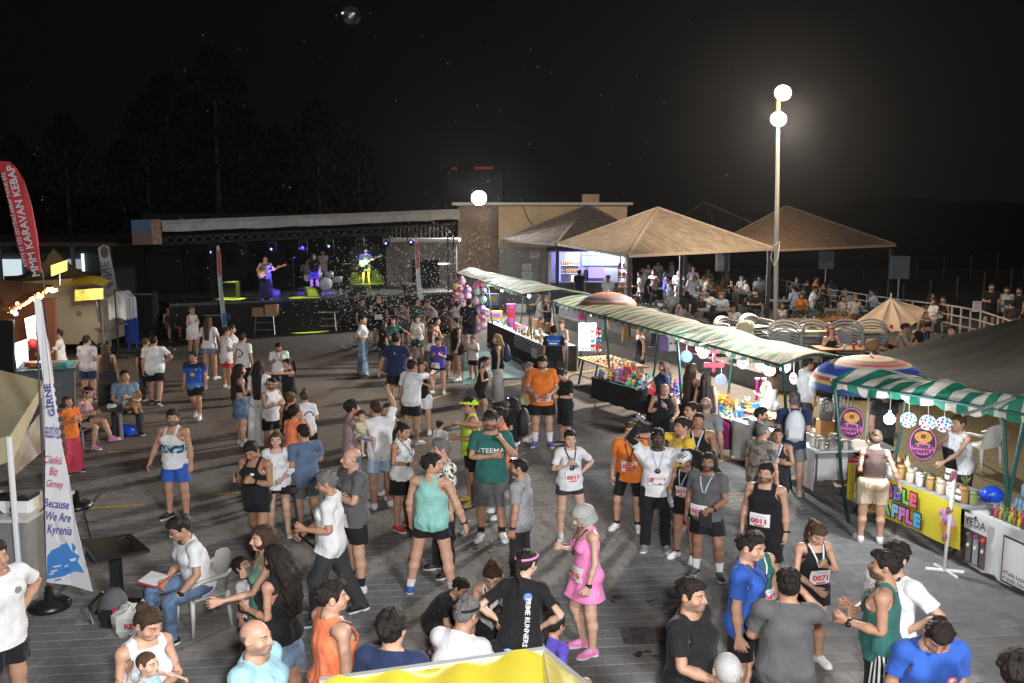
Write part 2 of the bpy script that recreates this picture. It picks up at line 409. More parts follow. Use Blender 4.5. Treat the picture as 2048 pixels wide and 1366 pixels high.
def weights(V,sex,noarm=False,rigid=None):
 n=len(V);W=np.zeros((n,len(BN)))
 if rigid:W[:,BI[rigid]]=1;return W
 J=joints(sex);x,y,z=V.T;rest=np.ones(n)
 if not noarm:
  r=np.stack([np.abs(x)-J['sh'][0],y-J['sh'][1],z-J['sh'][2]],1);t=r@AD;pp=np.linalg.norm(r-t[:,None]*AD,axis=1)
  arm=ss(t,-.055,.075)*(1-ss(pp,.085+.25*np.clip(t-.1,0,.12),.125+.4*np.clip(t-.1,0,.25)))
  e=ss(t,UL-.045,UL+.045);w=ss(t,UL+FL-.025,UL+FL+.025);tw=t-UL-FL
  thumb=ss(-y,.026,.04)*ss(tw,.02,.04)*(1-ss(tw,.095,.1));thumb=np.where(-y-.3*tw>.012,thumb,0)
  k1=ss(tw,.082,.1)*(1-thumb);k2=ss(tw,.122,.14)*(1-thumb)
  for sd,m in(('L',x>=0),('R',x<0)):
   a=arm*m;W[:,BI['ua'+sd]]+=a*(1-e);W[:,BI['fa'+sd]]+=a*e*(1-w);W[:,BI['ha'+sd]]+=a*w*(1-k1)*(1-thumb)
   W[:,BI['thb'+sd]]+=a*w*thumb*(1-k1);W[:,BI['f1'+sd]]+=a*w*k1*(1-k2);W[:,BI['f2'+sd]]+=a*w*k1*k2
  rest=1-arm
 lg=(1-ss(z,.86,1.0))*rest;sx=ss(x,-.02,.02);kn=1-ss(z,.45,.55);an=1-ss(z,.07,.11)
 for sd,m in(('L',sx),('R',1-sx)):
  W[:,BI['th'+sd]]+=lg*m*(1-kn);W[:,BI['sh'+sd]]+=lg*m*kn*(1-an);W[:,BI['ft'+sd]]+=lg*m*an
 up=rest-lg;s1=ss(z,.98,1.08);s2=ss(z,1.14,1.26);s3=ss(z,1.455,1.51)*(np.abs(x)<.12);s4=ss(z,1.515,1.56)*(np.abs(x)<.3)
 W[:,BI['pelvis']]+=up*(1-s1);W[:,BI['spine']]+=up*s1*(1-s2);W[:,BI['chest']]+=up*s1*s2*(1-s3)
 W[:,BI['neck']]+=up*s1*s2*s3*(1-s4);W[:,BI['head']]+=up*s1*s2*s3*s4
 return W/(W.sum(1,keepdims=True)+1e-9)
 # ---- pose
def rot_to(a,b):
 a=a/np.linalg.norm(a);b=b/np.linalg.norm(b);v=np.cross(a,b);c=a@b
 if c<-.9999:return np.diag([1.,-1.,-1.])
 K=np.array([[0,-v[2],v[1]],[v[2],0,-v[0]],[-v[1],v[0],0]]);return np.eye(3)+K+K@K/(1+c)
def rax(ax,deg):
 return np.array(Matrix.Rotation(R(deg),3,Vector(ax)))
def M4(Rm,piv,T=None):
 """rotate about pivot piv (rest) after placing pivot at T"""
 M=np.eye(4);M[:3,:3]=Rm;M[:3,3]=(piv if T is None else T)-Rm@piv;return M
ARMS={'down':((.17,.03,-1),(.08,-.13,-1),0,18),'down2':((.25,-.06,-1),(.05,-.3,-1),0,25),'out':((.42,.05,-1),(.3,-.15,-1),0,20),'hip':((.72,.30,-.72),(-.62,-.34,-.50),60,40),'phone':((.12,-.12,-1),(-.35,-.85,.42),0,55),'chest':((.30,-.12,-.95),(-.75,-.55,.5),0,50),'cross':((.20,-.38,-.92),(-.97,-.22,.12),20,30),'up':((.45,-.25,.86),(-.15,-.2,.97),0,45),'drink':((.42,-.72,-.55),(-.62,-.25,.75),0,55),'point':((.35,-.93,.02),(.15,-.98,.08),0,10),'fwd':((.1,-.55,-.83),(-.08,-.97,-.12),0,30),'back':((.25,.45,-.86),(-.55,.25,-.8),0,25),'swf':((.12,-.45,-.9),(-.12,-.8,-.55),0,35),'swb':((.25,.45,-.88),(.15,.2,-.97),0,30),'lap':((.2,-.25,-.95),(-.38,-.85,-.30),0,30),'knee':((.25,-.35,-.9),(-.05,-.85,-.5),0,25),'table':((.2,-.4,-.9),(-.5,-.85,.05),0,30),'hold':((.15,-.25,-.95),(-.72,-.66,.14),10,35),'carry':((.1,.05,-1),(-.2,-.97,.05),0,60),'gneck':((.45,-.3,-.85),(.45,-.7,.55),0,60),'gpick':((.42,.12,-.9),(-.78,-.55,-.12),0,45),'mic':((.35,-.45,-.82),(-.45,-.4,.8),0,70),'face':((.3,-.5,-.8),(-.5,-.2,.85),0,60),'reach':((.12,-.75,-.65),(-.1,-.93,-.35),0,35),'shoulder':((.1,-.85,.1),(-.4,-.9,.1),0,20),'drum':((.3,-.2,-.9),(-.2,-.95,.1),0,60),'wide':((.85,-.1,-.5),(.6,-.5,-.55),0,20),'head':((.75,-.1,.65),(-.75,.0,.65),0,30),'lean':((.3,-.3,-.9),(.1,-.4,-.9),0,30)}
LEGS={'stand':(((.06,0,-1),(.03,.02,-1),0,12),((.06,0,-1),(.03,.02,-1),0,12)),'relax':(((.05,.0,-1),(.03,.03,-1),0,10),((.15,-.16,-1),(.06,.10,-1),0,25)),'relax2':(((.15,-.16,-1),(.06,.10,-1),0,25),((.05,.0,-1),(.03,.03,-1),0,10)),'wide':(((.2,0,-1),(.17,.02,-1),0,18),((.2,0,-1),(.17,.02,-1),0,18)),'walk':(((.03,-.36,-1),(.0,.02,-1),5,6),((.03,.2,-1),(.0,.6,-1),-30,6)),'walk2':(((.03,.2,-1),(.0,.6,-1),-30,6),((.03,-.36,-1),(.0,.02,-1),5,6)),'sit':(((.2,-1,-.06),(.03,.05,-1),0,10),((.2,-1,-.06),(.03,-.06,-1),0,10)),'sitx':(((.05,-1,.12),(-.2,-.5,-.85),10,0),((.06,-1,-.1),(.05,.12,-1),0,5)),'squat':(((.42,-.95,.12),(.0,.62,-.8),-22,20),((.42,-.95,.05),(.0,.62,-.8),-22,20)),'kneel':(((.2,-1,.02),(.0,.1,-1),0,10),((.1,-.25,-1),(.05,1,-.12),-60,5)),'pose':(((.04,.0,-1),(.02,.05,-1),0,8),((.0,-.2,-1),(-.05,.22,-1),-8,20)),'astride':(((.1,-.34,-1),(.05,.0,-1),0,10),((.1,.26,-1),(.05,.42,-1),-20,10)),'high':(((.16,-.85,-.5),(.05,.2,-1),0,10),((.16,-.85,-.5),(.05,.1,-1),0,10))}
def pose_mats(sex,P):
 J=joints(sex);M={};mir=A3(-1,1,1)
 lf,lt,tw=P.get('lean',0),P.get('tilt',0),P.get('twist',0)
 pl=P.get('pelv',lf*.45)
 Rp=rax((0,1,0),lt*.3)@rax((1,0,0),pl);M['pelvis']=M4(Rp,A3(0,0,.95))
 ap=lambda m,p:m[:3,:3]@p+m[:3,3]
 q=(lf-pl)/2
 Rs=Rp@rax((0,0,1),tw*.5)@rax((0,1,0),lt*.35)@rax((1,0,0),q);M['spine']=M4(Rs,J['sp'],ap(M['pelvis'],J['sp']))
 Rc=Rs@rax((0,0,1),tw*.5)@rax((0,1,0),lt*.35)@rax((1,0,0),q);M['chest']=M4(Rc,J['ch'],ap(M['spine'],J['ch']))
 hy,hp,hr=P.get('hy',0),P.get('hp',0),P.get('hr',0)
 Rn=Rc@rax((0,0,1),hy*.4)@rax((1,0,0),hp*.4-lf*.25);M['neck']=M4(Rn,J['nk'],ap(M['chest'],J['nk']))
 Rh=Rn@rax((0,0,1),hy*.6)@rax((0,1,0),hr)@rax((1,0,0),hp*.6-lf*.25);M['head']=M4(Rh,J['hd'],ap(M['neck'],J['hd']))
 for sd,s in(('L',A3(1,1,1)),('R',mir)):
  a=P.get('a'+sd,'down');a=ARMS[a]if isinstance(a,str)else a
  u=np.array(a[0],float)*s;f=np.array(a[1],float)*s;roll,curl=(a[2]if len(a)>2 else 0),(a[3]if len(a)>3 else 25)
  d0=AD*s;u=Rc@(u/np.linalg.norm(u));f=Rc@(f/np.linalg.norm(f));d0c=Rc@d0
  Ru=rot_to(d0c,u)@Rc;M['ua'+sd]=M4(Ru,J['sh']*s,ap(M['chest'],J['sh']*s))
  Rf=rot_to(u,f)@Ru;Rf=rax(f,roll*.5*s[0])@Rf;M['fa'+sd]=M4(Rf,J['el']*s,ap(M['ua'+sd],J['el']*s))
  Rha=rax(f,roll*.5*s[0])@Rf;M['ha'+sd]=M4(Rha,J['wr']*s,ap(M['fa'+sd],J['wr']*s))
  c=curl*s[0]
  R1=Rha@rax((0,1,0),c);M['f1'+sd]=M4(R1,J['kn1']*s,ap(M['ha'+sd],J['kn1']*s))
  R2=R1@rax((0,1,0),c*1.15);M['f2'+sd]=M4(R2,J['kn2']*s,ap(M['f1'+sd],J['kn2']*s))
  Rt=Rha@rax(d0,-curl*.5*s[0]);M['thb'+sd]=M4(Rt,J['th']*s,ap(M['ha'+sd],J['th']*s))
 lg=P.get('legs','stand');lg=LEGS[lg]if isinstance(lg,str)else lg
 Rq=Rp if P.get('legpelv')else rax((0,1,0),lt*.0)
 for(sd,s),(t,sh,pit,toe)in zip((('L',A3(1,1,1)),('R',mir)),lg):
  t=np.array(t,float)*s;sh=np.array(sh,float)*s
  h=J['hip']*s;k=J['knee']*s;an=J['ank']*s;b0=(k-h)/np.linalg.norm(k-h);b1=(an-k)/np.linalg.norm(an-k)
  Rt=rax((0,0,1),toe*.5*s[0])@rot_to(b0,t);M['th'+sd]=M4(Rt,h,ap(M['pelvis'],h))
  Rk=rax((0,0,1),toe*.5*s[0])@rot_to(b1,sh);M['sh'+sd]=M4(Rk,k,ap(M['th'+sd],k))
  Rf=rax((0,0,1),toe*s[0])@rax((1,0,0),-pit);M['ft'+sd]=M4(Rf,an,ap(M['sh'+sd],an))
 return M
def foot_low(M):
 pts=[]
 for sd,s in(('L',1),('R',-1)):
  m=M['ft'+sd]
  q=[m[:3,:3]@A3(s*x,y,0)+m[:3,3]for x,y in((.1,-.135),(.095,.075))];pts.append(min(q,key=lambda p:p[2]))
 return pts
def skin(V,W,M,fat=0,headk=1.0):
 V=shape(V,fat,headk);S=np.stack([M[b]for b in BN]);T=(W@S.reshape(len(BN),16)).reshape(-1,4,4)
 return np.einsum('nij,nj->ni',T[:,:3,:3],V)+T[:,:3,3]
def shape(V,fat,headk):
 V=V.copy()
 if fat:
  z=V[:,2];x=np.abs(V[:,0]);inb=np.exp(-((z-1.10)/.19)**2)*(x<.30)
  V[:,0]*=1+.30*fat*inb;V[:,1]=np.where(V[:,1]<0,V[:,1]*(1+.75*fat*inb),V[:,1]*(1+.25*fat*inb))
  ch=np.exp(-((z-1.35)/.12)**2)*(x<.16);V[:,1]*=1+.22*fat*ch
  lo=(z<.9)*(x<.24);cx=np.sign(V[:,0])*.09;g=.18*fat*ss(z,.1,.3)*lo*(1-ss(z,.8,.95));V[:,0]=cx+(V[:,0]-cx)*(1+g)if fat else V[:,0];V[:,1]*=1+g
  ar=(x>.22)*(z>.85);r=np.stack([x-.178,V[:,1]-.012,z-1.425],1);t=r@AD;q=r-t[:,None]*AD;s=.16*fat*ar*(1-ss(t,.45,.55))*ss(t,.08,.2)
  V[:,0]+=np.sign(V[:,0])*q[:,0]*s;V[:,1]+=q[:,1]*s;V[:,2]+=q[:,2]*s
 if headk!=1.0:
  k=ss(V[:,2],1.46,1.53)*(np.abs(V[:,0])<.15);c=A3(0,.01,1.53);V=V+(V-c)*((headk-1)*k)[:,None]
 return V
 # ---------------------------------------------------------------- garments, hair and shoes, all in the same rest pose
HV=(.0145,.0215,.033)
def arm_t(V,sex):
 J=joints(sex);r=np.stack([np.abs(V[:,0])-J['sh'][0],V[:,1]-J['sh'][1],V[:,2]-J['sh'][2]],1)
 t=r@AD;return t,np.linalg.norm(r-t[:,None]*AD,axis=1)
def cloth_axes(lod,lo,hi):
 h=HV[lod];return axis((0,h),(hi[0],0)),axis((lo[1],h),(hi[1],0)),axis((lo[2],h),(hi[2],0))
def covered(kind,V,sex):
 """>0 where a garment of this kind covers the rest body"""
 x,y,z=np.abs(V[:,0]),V[:,1],V[:,2];k=kind.split(':');t,pp=arm_t(V,sex);g=k[0];a=k[1]if len(k)>1 else ''
 def sleeve(L):return np.maximum(L-t,pp-.14)
 crew=lambda d=0.:np.minimum(1.482-d+.42*y-z,.05)
 neck=lambda pl,r:np.maximum(pl-z,x-r)
 if g in('tee','polo','shirt','longtee','coat'):
  L={'tee':.19,'polo':.19,'shirt':.44,'longtee':.23,'coat':.5}[g];hem={'':.83,'long':.74,'crop':1.12,'mid':.90}[a]
  return np.minimum.reduce([z-hem,sleeve(L),neck(1.488+.40*y-(.03*(y<0)if g=='shirt' else 0),.092)])
 if g in('tank','singlet','dress','strap','bra','longtank','jerk'):
  hem={'tank':.84,'singlet':.85,'dress':.67,'strap':.86,'bra':1.17,'longtank':.75,'jerk':.84}[g]
  if a=='crop':hem=1.08
  wide={'tank':.125,'singlet':.098,'dress':.092,'strap':.088,'bra':.085,'longtank':.118,'jerk':.15}[g]
  inner={'tank':.075,'singlet':.062,'dress':.066,'strap':.068,'bra':.06,'longtank':.07,'jerk':.08}[g]
  low={'tank':1.44,'singlet':1.395,'dress':1.35,'strap':1.36,'bra':1.37,'longtank':1.4,'jerk':1.47}[g]
  xl=wide+np.clip(1.385-z,0,.14)*(.75 if g!='bra' else .9);xl=np.where(z<1.27,9,xl)
  f=np.minimum.reduce([z-hem,np.maximum(xl-x,-(t-.0)*0-1),neck(np.where(y<.02,low,low+.05),inner)])
  return np.minimum(f,np.where(z<1.27,.14-t+9*(pp>.1),1))
 if g in('shorts','brief','bike','pants','wide','bermuda','jeans'):
  lo={'shorts':.63,'brief':.745,'bike':.58,'pants':.075,'wide':.05,'bermuda':.49,'jeans':.07}[g]
  return np.minimum.reduce([1.04-z,z-lo,.31-x])
 if g=='skirt':return np.minimum.reduce([1.06-z,z-.62,.31-x])
 if g=='miniskirt':return np.minimum.reduce([1.06-z,z-.66,.31-x])
 if g=='socks':return np.minimum(z-.06,float(a or .17)-z)
 if g=='calf':return np.minimum(z-.2,.46-z)
 if g=='sleeve':return np.minimum.reduce([t-float(a or 2)/100,.5-t,.1-pp])
 return np.full(len(V),-1.)
def garment(kind,sex,lod):
 key=('g',kind,sex,lod)
 if key in CACHE:return CACHE[key]
 g=kind.split(':')[0];J=joints(sex);p=props(sex);lod2=min(2,lod)
 if g in('tee','polo','shirt','longtee','coat','tank','singlet','strap','bra','longtank','dress','jerk'):
  F=Field(*cloth_axes(lod2,(0,-.3,.5),(.62 if g in('shirt','coat')else .42,.3,1.56)))
  o={'tee':.014,'polo':.012,'shirt':.018,'longtee':.02,'coat':.022,'bra':.006,'strap':.007,'dress':.008,'singlet':.008}.get(g,.012)
  torso_f(F,sex,o,.06);F.cone((0,.022,1.44),(0,.015,1.5),.055+o,.05+o,.05);F.cone((0,.03,1.475),(p['sh']-.05,.02,1.43),.035+o,.03+o,.06)
  a=p['arm']
  if g not in('bra','strap','dress','singlet','tank','longtank','jerk'):
   lo=.012 if g!='polo' else .009
   F.ell(J['sh'],np.array((.056,.056,.056))*a**.6+lo,.05);F.cone(J['sh'],J['el'],.05*a+lo,.048*a+lo*1.7,.04)
   if g in('shirt','coat'):F.cone(J['el'],J['wr'],.044*a+lo*1.2,.036*a+lo,.03)
  else:F.ell(J['sh']+A3(-.01,0,-.01),(.05,.055,.05),.04)
  if g in('tee','longtee','shirt','polo','jerk'):F.col(.6,1.30,(p['hip']+.022,.138),(p['che']-.004,.118),.004,.0,.05)
  elif g in('tank','longtank','singlet','coat'):F.col(.6,1.28,(p['hip']+.022,.138),(p['che']-.014,.108),.004,.0,.05)
  if g=='dress':F.col(.55,1.10,(.235,.19),(.125,.105),.01,0,.04)
 elif g in('skirt','miniskirt'):
  F=Field(*cloth_axes(lod2,(0,-.32,.55),(.36,.32,1.12)));torso_f(F,sex,.01)
  F.col(.5,1.06,(.225 if g=='skirt' else .2,.165),(.14,.11),.012,0,.05)
 elif g in('shorts','brief','bike','pants','wide','bermuda','jeans'):
  F=Field(*cloth_axes(lod2,(0,-.27,.0),(.36,.27,1.1)));o={'bike':.006,'brief':.008,'jeans':.01}.get(g,.014)
  torso_f(F,sex,o);l=p['leg'];h=J['hip'];k=J['knee']
  r={'bike':(.092,.064,.05),'brief':(.1,.09,.06),'shorts':(.103,.1,.1),'pants':(.1,.078,.066),'wide':(.1,.115,.135),'bermuda':(.105,.098,.09),'jeans':(.095,.069,.056)}[g]
  F.cone(h+A3(.008,.004,-.01),k+A3(.004,.004,.0),r[0]*l+.003,r[1]*l,.035);F.cone(k+A3(.004,.004,0),A3(.098,.018,.05),r[1]*l,r[2]*l,.03)
 elif g in('socks','calf','sleeve'):
  F=Field(*(cloth_axes(lod2,(0,-.14,.0),(.2,.16,.56))if g!='sleeve' else cloth_axes(lod2,(0,-.12,.85),(.66,.12,1.5))))
  (arm_f if g=='sleeve' else leg_f)(F,sex,.007)
 V,Q=F.net();V,Q=clip_mesh(V,Q,covered(kind,V,sex));V,Q=decimate(V,Q,len(Q)*(.85,.95,1.)[lod])
 N=vnormals(V,Q);noarm=g in('skirt','miniskirt','shorts','brief','bike','pants','wide','bermuda','jeans','socks','calf')
 t=dict(V=V,Q=Q,N=N,W=weights(V,sex,noarm));CACHE[key]=t;return t
def fold(V,N,seed,amp):
 """soft hanging folds of the cloth"""
 r=np.random.RandomState(seed);d=np.zeros(len(V))
 for i in range(7):
  k=r.normal(0,1,3)*np.array([26,26,11]);s=np.sin(V@k+r.uniform(0,6.28));d+=(s if i<4 else 1.1-2*np.abs(np.sin(V@(k*.8)+i)))*(.6+.4*np.sin(V@(k[::-1]*.3)))
 low=.45+.9*ss(-V[:,2],-1.35,-.85);return V+N*(d*amp*.42*low)[:,None]
 # ---- hair: surfaces over the skull
def head_f(F,o,k=.02):
 F.ell((0,.012,1.655),(.076+o,.095+o,.097+o),k);F.ell((0,-.026,1.59),(.06+o,.066+o,.068+o),k)
def hair(kind,lod):
 key=('h',kind,lod)
 if key in CACHE:return CACHE[key]
 h=(.0062,.0115,.016)[lod];lowz={'long':1.12,'vlong':1.0,'wave':1.16,'locs':1.3,'curlylong':1.12,'pony':1.28,'braid':1.15,'mid':1.3}.get(kind,1.47)
 F=Field(axis((0,h),(.2 if kind in('wave','curlylong','locs')else .14,0)),axis((-.17,h),(.27,0)),axis((lowz-.05,h),(1.86,0)))
 rs=np.random.RandomState(len(kind)*7+3)
 def lump(n,r,amp):
  for i in range(n):
   a=rs.uniform(0,6.28);e=rs.uniform(-.1,1.4);c=A3(math.cos(a)*math.cos(e)*.078*r,.012+math.sin(a)*math.cos(e)*.098*r,1.66+math.sin(e)*.1*r);F.ell((abs(c[0]),c[1],c[2]),(amp,amp,amp),.012)
 line=lambda y,z,a=0,b=0:z-np.interp(y,[-.1,-.076,-.055,-.04,-.032,-.014,-.004,.004,.03,.042,.06,.1],[1.703,1.703,1.692,1.668,1.628,1.617,1.635,1.662,1.664,1.625,1.58,1.562])
 cutf=None
 if kind=='buzz':head_f(F,.004);cutf=lambda x,y,z:line(y,z,1.638,.62)
 elif kind=='bald':head_f(F,.0035);cutf=lambda x,y,z:np.minimum(1.665-z+.0*y,np.minimum(z-1.585+.25*y,y-.012))
 elif kind=='short':head_f(F,.009);F.ell((0,-.012,1.712),(.071,.09,.068),.02);lump(16,1.06,.019);cutf=lambda x,y,z:line(y,z)
 elif kind=='quiff':head_f(F,.006);F.ell((0,-.035,1.722),(.058,.07,.055),.02);lump(10,1.06,.018);cutf=lambda x,y,z:line(y,z,1.645,.76)
 elif kind=='curly':head_f(F,.014);lump(34,1.16,.022);cutf=lambda x,y,z:line(y,z,1.638,.86)
 elif kind=='cap':
  F.ell((0,.008,1.668),(.092,.11,.102),.01);F.ell((0,-.128,1.69),(.07,.075,.009),.012);cutf=lambda x,y,z:z-1.668+.12*y
 elif kind=='beard':head_f(F,.006);F.cone((0,-.072,1.545),(.02,-.066,1.547),.027,.02,.02);cutf=lambda x,y,z:np.minimum.reduce([1.592-.3*y-.0*z-z,.03-y,np.hypot(x/.021,(z-1.575)/.0085)*.01-.01,np.where(y>-.06,1.648-z,1)])
 elif kind=='stache':head_f(F,.007);F.cone((0,-.105,1.587),(.024,-.094,1.582),.006,.005,.005);cutf=lambda x,y,z:np.minimum.reduce([1.593-z,z-1.579,-.07-y,.03-x])
 else:
  head_f(F,.010);F.ell((0,.0,1.69),(.078,.094,.075),.02);cutf=lambda x,y,z:np.where(z<1.56,np.where(y>-.045,1,y+.046),np.maximum(line(y,z),-1))
  if kind=='bob':
   F.ell((0,.02,1.665),(.098,.118,.108),.02);F.col(1.545,1.68,(.105,.112),(.1,.115),.025,.02,.02);cutf=lambda x,y,z:np.minimum(z-1.548+.1*y,np.maximum(np.maximum(z-1.672+.1*y,y+.062),(x-.072)*np.where(y<-.02,1,-1)))
  elif kind=='bun':F.ell((0,.085,1.735),(.046,.046,.044),.012);cutf=lambda x,y,z:line(y,z)
  elif kind=='topbun':F.ell((0,.03,1.785),(.042,.042,.04),.012);cutf=lambda x,y,z:line(y,z)
  elif kind=='pony':F.cone((0,.095,1.71),(0,.15,1.66),.026,.034,.015);F.cone((0,.15,1.66),(0,.16,1.5),.036,.034,.02);F.cone((0,.16,1.5),(0,.14,1.34),.034,.012,.02);cutf=lambda x,y,z:np.maximum(line(y,z),y-.105)
  elif kind=='braid':
   for i in range(12):F.ell((0,.115+.01*math.sin(i),1.66-.042*i),(.026-.001*i,.024,.026),.008)
   cutf=lambda x,y,z:np.maximum(line(y,z),y-.09)
  elif kind in('long','vlong','mid','wave','curlylong','locs'):
   zb=lowz+.03;w={'long':.075,'vlong':.085,'mid':.07,'wave':.1,'curlylong':.115,'locs':.085}[kind]
   F.cone((.03,.05,1.66),(.04,.10,1.5),.062,.055,.03);F.cone((.03,.105,1.5),(.03,.135,zb),w*.72,w*.42,.03);F.cone((.072,.01,1.64),(.082,.035,1.47),.024,.026,.02)
   if kind=='wave':F.cone((.082,.03,1.5),(.1,-.075,1.3),.03,.018,.02)
   if kind in('curlylong','wave','locs'):
    for i in range(46 if kind=='curlylong' else 18):
     z=rs.uniform(zb,1.72);F.ell((rs.uniform(.02,.1),rs.uniform(.05,.16)if z<1.6 else .08,z),(.026,.026,.036 if kind!='locs' else .06),.01)
   cutf=lambda x,y,z:np.where(z>1.60,np.maximum(line(y,z),np.where(x>.06,y+.03,-1)),np.where((x<.05)&(y<0),-1,y+.1))
 V,Q=F.net();cf=lambda V:cutf(np.abs(V[:,0]),V[:,1],V[:,2])+(.006*np.sin(V[:,0]*90+.7)*np.sin(V[:,1]*70+1)+.005*np.sin(V[:,0]*210+V[:,2]*90)*np.sin(V[:,1]*170+2))*(kind not in('cap','bob'))
 V,Q=clip_mesh(V,Q,cf(V))
 if kind in('short','quiff','curly','buzz','bun','topbun'):
  V=V-vnormals(V,Q)*(.0055*(1-ss(cf(V),.0,.025)))[:,None]
 if kind not in('cap','bald','buzz','beard','stache'):
  N=vnormals(V,Q);V=V+N*((.0035 if kind!='bob' else .0008)*np.sin(V[:,0]*160+V[:,1]*40)*np.sin(V[:,1]*120+V[:,2]*60))[:,None]
 V,Q=decimate(V,Q,(3000,1300,600)[lod]*(1 if lowz>1.4 else 2)*(1 if kind not in('beard','stache')else .4));W=weights(V,'f',True)
 t=dict(V=V,Q=Q,N=vnormals(V,Q),W=W);CACHE[key]=t;return t
def shoe(lod):
 key=('shoe',lod)
 if key in CACHE:return CACHE[key]
 h=(.0105,.016,.024)[lod];F=Field(axis((.02,h),(.19,0)),axis((-.24,h),(.14,0)),axis((-.02,h),(.15,0)))
 F.cone((.096,.055,.045),(.105,-.11,.032),.042,.043,.03);F.cone((.096,.03,.08),(.1,-.05,.055),.044,.036,.02)
 F.F=np.maximum(F.F,-F.zs[None,None,:]);F.ell((.1,.045,.012),(.045,.05,.026),.008);F.ell((.104,-.085,.012),(.051,.082,.026),.02)
 F.F=np.maximum(F.F,.001-F.zs[None,None,:]);F.F=np.maximum(F.F,F.zs[None,None,:]-.108)
 V,Q=F.net(False);V,Q=decimate(V,Q,(1100,600,250)[lod]);W=np.zeros((len(V),len(BN)));W[:,BI['ftL']]=1
 WR=np.zeros_like(W);WR[:,BI['ftR']]=1;t=dict(V=V,Q=Q,W=W,WR=WR);CACHE[key]=t;return t
 # ---------------------------------------------------------------- materials that read the rest pose
def skin_mat(tone,lip=None):
 key='skin_%.3f_%.3f_%s'%(*tone[:2],lip)
 if key in MATS:return MATS[key]
 m,n,b=nodes_of(key);k=NB(n);rest=k.attr('rest');X,Y,Z=k.xyz(rest);ax=k.m('ABSOLUTE',X)
 def blob(cx,cz,rx,rz,soft=.35):
  d=k.m('SQRT',k.m('ADD',k.m('POWER',k.m('DIVIDE',k.m('SUBTRACT',ax,cx),rx),2),k.m('POWER',k.m('DIVIDE',k.m('SUBTRACT',Z,cz),rz),2)))
  return k.m('MULTIPLY',k.sm(d,1+soft,1-soft),k.sm(Y,-.045,-.06))
 nz=k.noise(rest,26,4);base=k.mix(k.sm(nz,.35,.68),[c*.93 for c in tone],[min(1,c*1.04)for c in tone])
 red=k.mix(k.m('MULTIPLY',blob(.045,1.6,.03,.03,.8),.35),base,(tone[0]*1.0,tone[1]*.75,tone[2]*.7))
 c=k.mix(k.m('MULTIPLY',blob(0,1.574,.023,.009),.75),red,(tone[0]*.72,tone[1]*.45,tone[2]*.45))
 if lip:
  bc=HAIRC[lip];ch=k.sm(k.m('ADD',Z,k.m('MULTIPLY',Y,.38)),1.590,1.558);lowr=k.m('MULTIPLY',ch,k.m('MULTIPLY',k.sm(Z,1.512,1.53),k.sm(Y,.02,.0)));mus=k.m('MULTIPLY',k.m('MULTIPLY',k.sm(ax,.034,.024),k.sm(Y,-.06,-.075)),k.m('MULTIPLY',k.sm(Z,1.578,1.582),k.sm(Z,1.594,1.588)))
  mk=k.m('MULTIPLY',k.m('MAXIMUM',k.m('MULTIPLY',lowr,k.m('SUBTRACT',1,blob(0,1.574,.025,.010))),mus),k.m('ADD',.4 if lip=='g' else .55,k.m('MULTIPLY',k.noise(rest,240,2),.4)))
  c=k.mix(mk,c,[bc[i]*.75+tone[i]*.12 for i in range(3)])
 c=k.mix(blob(.033,1.6605,.02,.0045,.5),c,(.035,.025,.02));c=k.mix(k.m('MULTIPLY',blob(.032,1.637,.017,.010),.7),c,[q*.35 for q in tone])
 c=k.mix(blob(.031,1.6365,.0125,.0052,.2),c,(.62,.6,.58));c=k.mix(blob(.031,1.637,.0058,.006,.2),c,(.02,.013,.01))
 n.links.new(c,b.inputs['Base Color']);b.inputs['Roughness'].default_value=.5;b.inputs['Specular IOR Level'].default_value=.35
 n.links.new(k.bump(k.noise(rest,90,3),.12,.006),b.inputs['Normal']);MATS[key]=m;return m
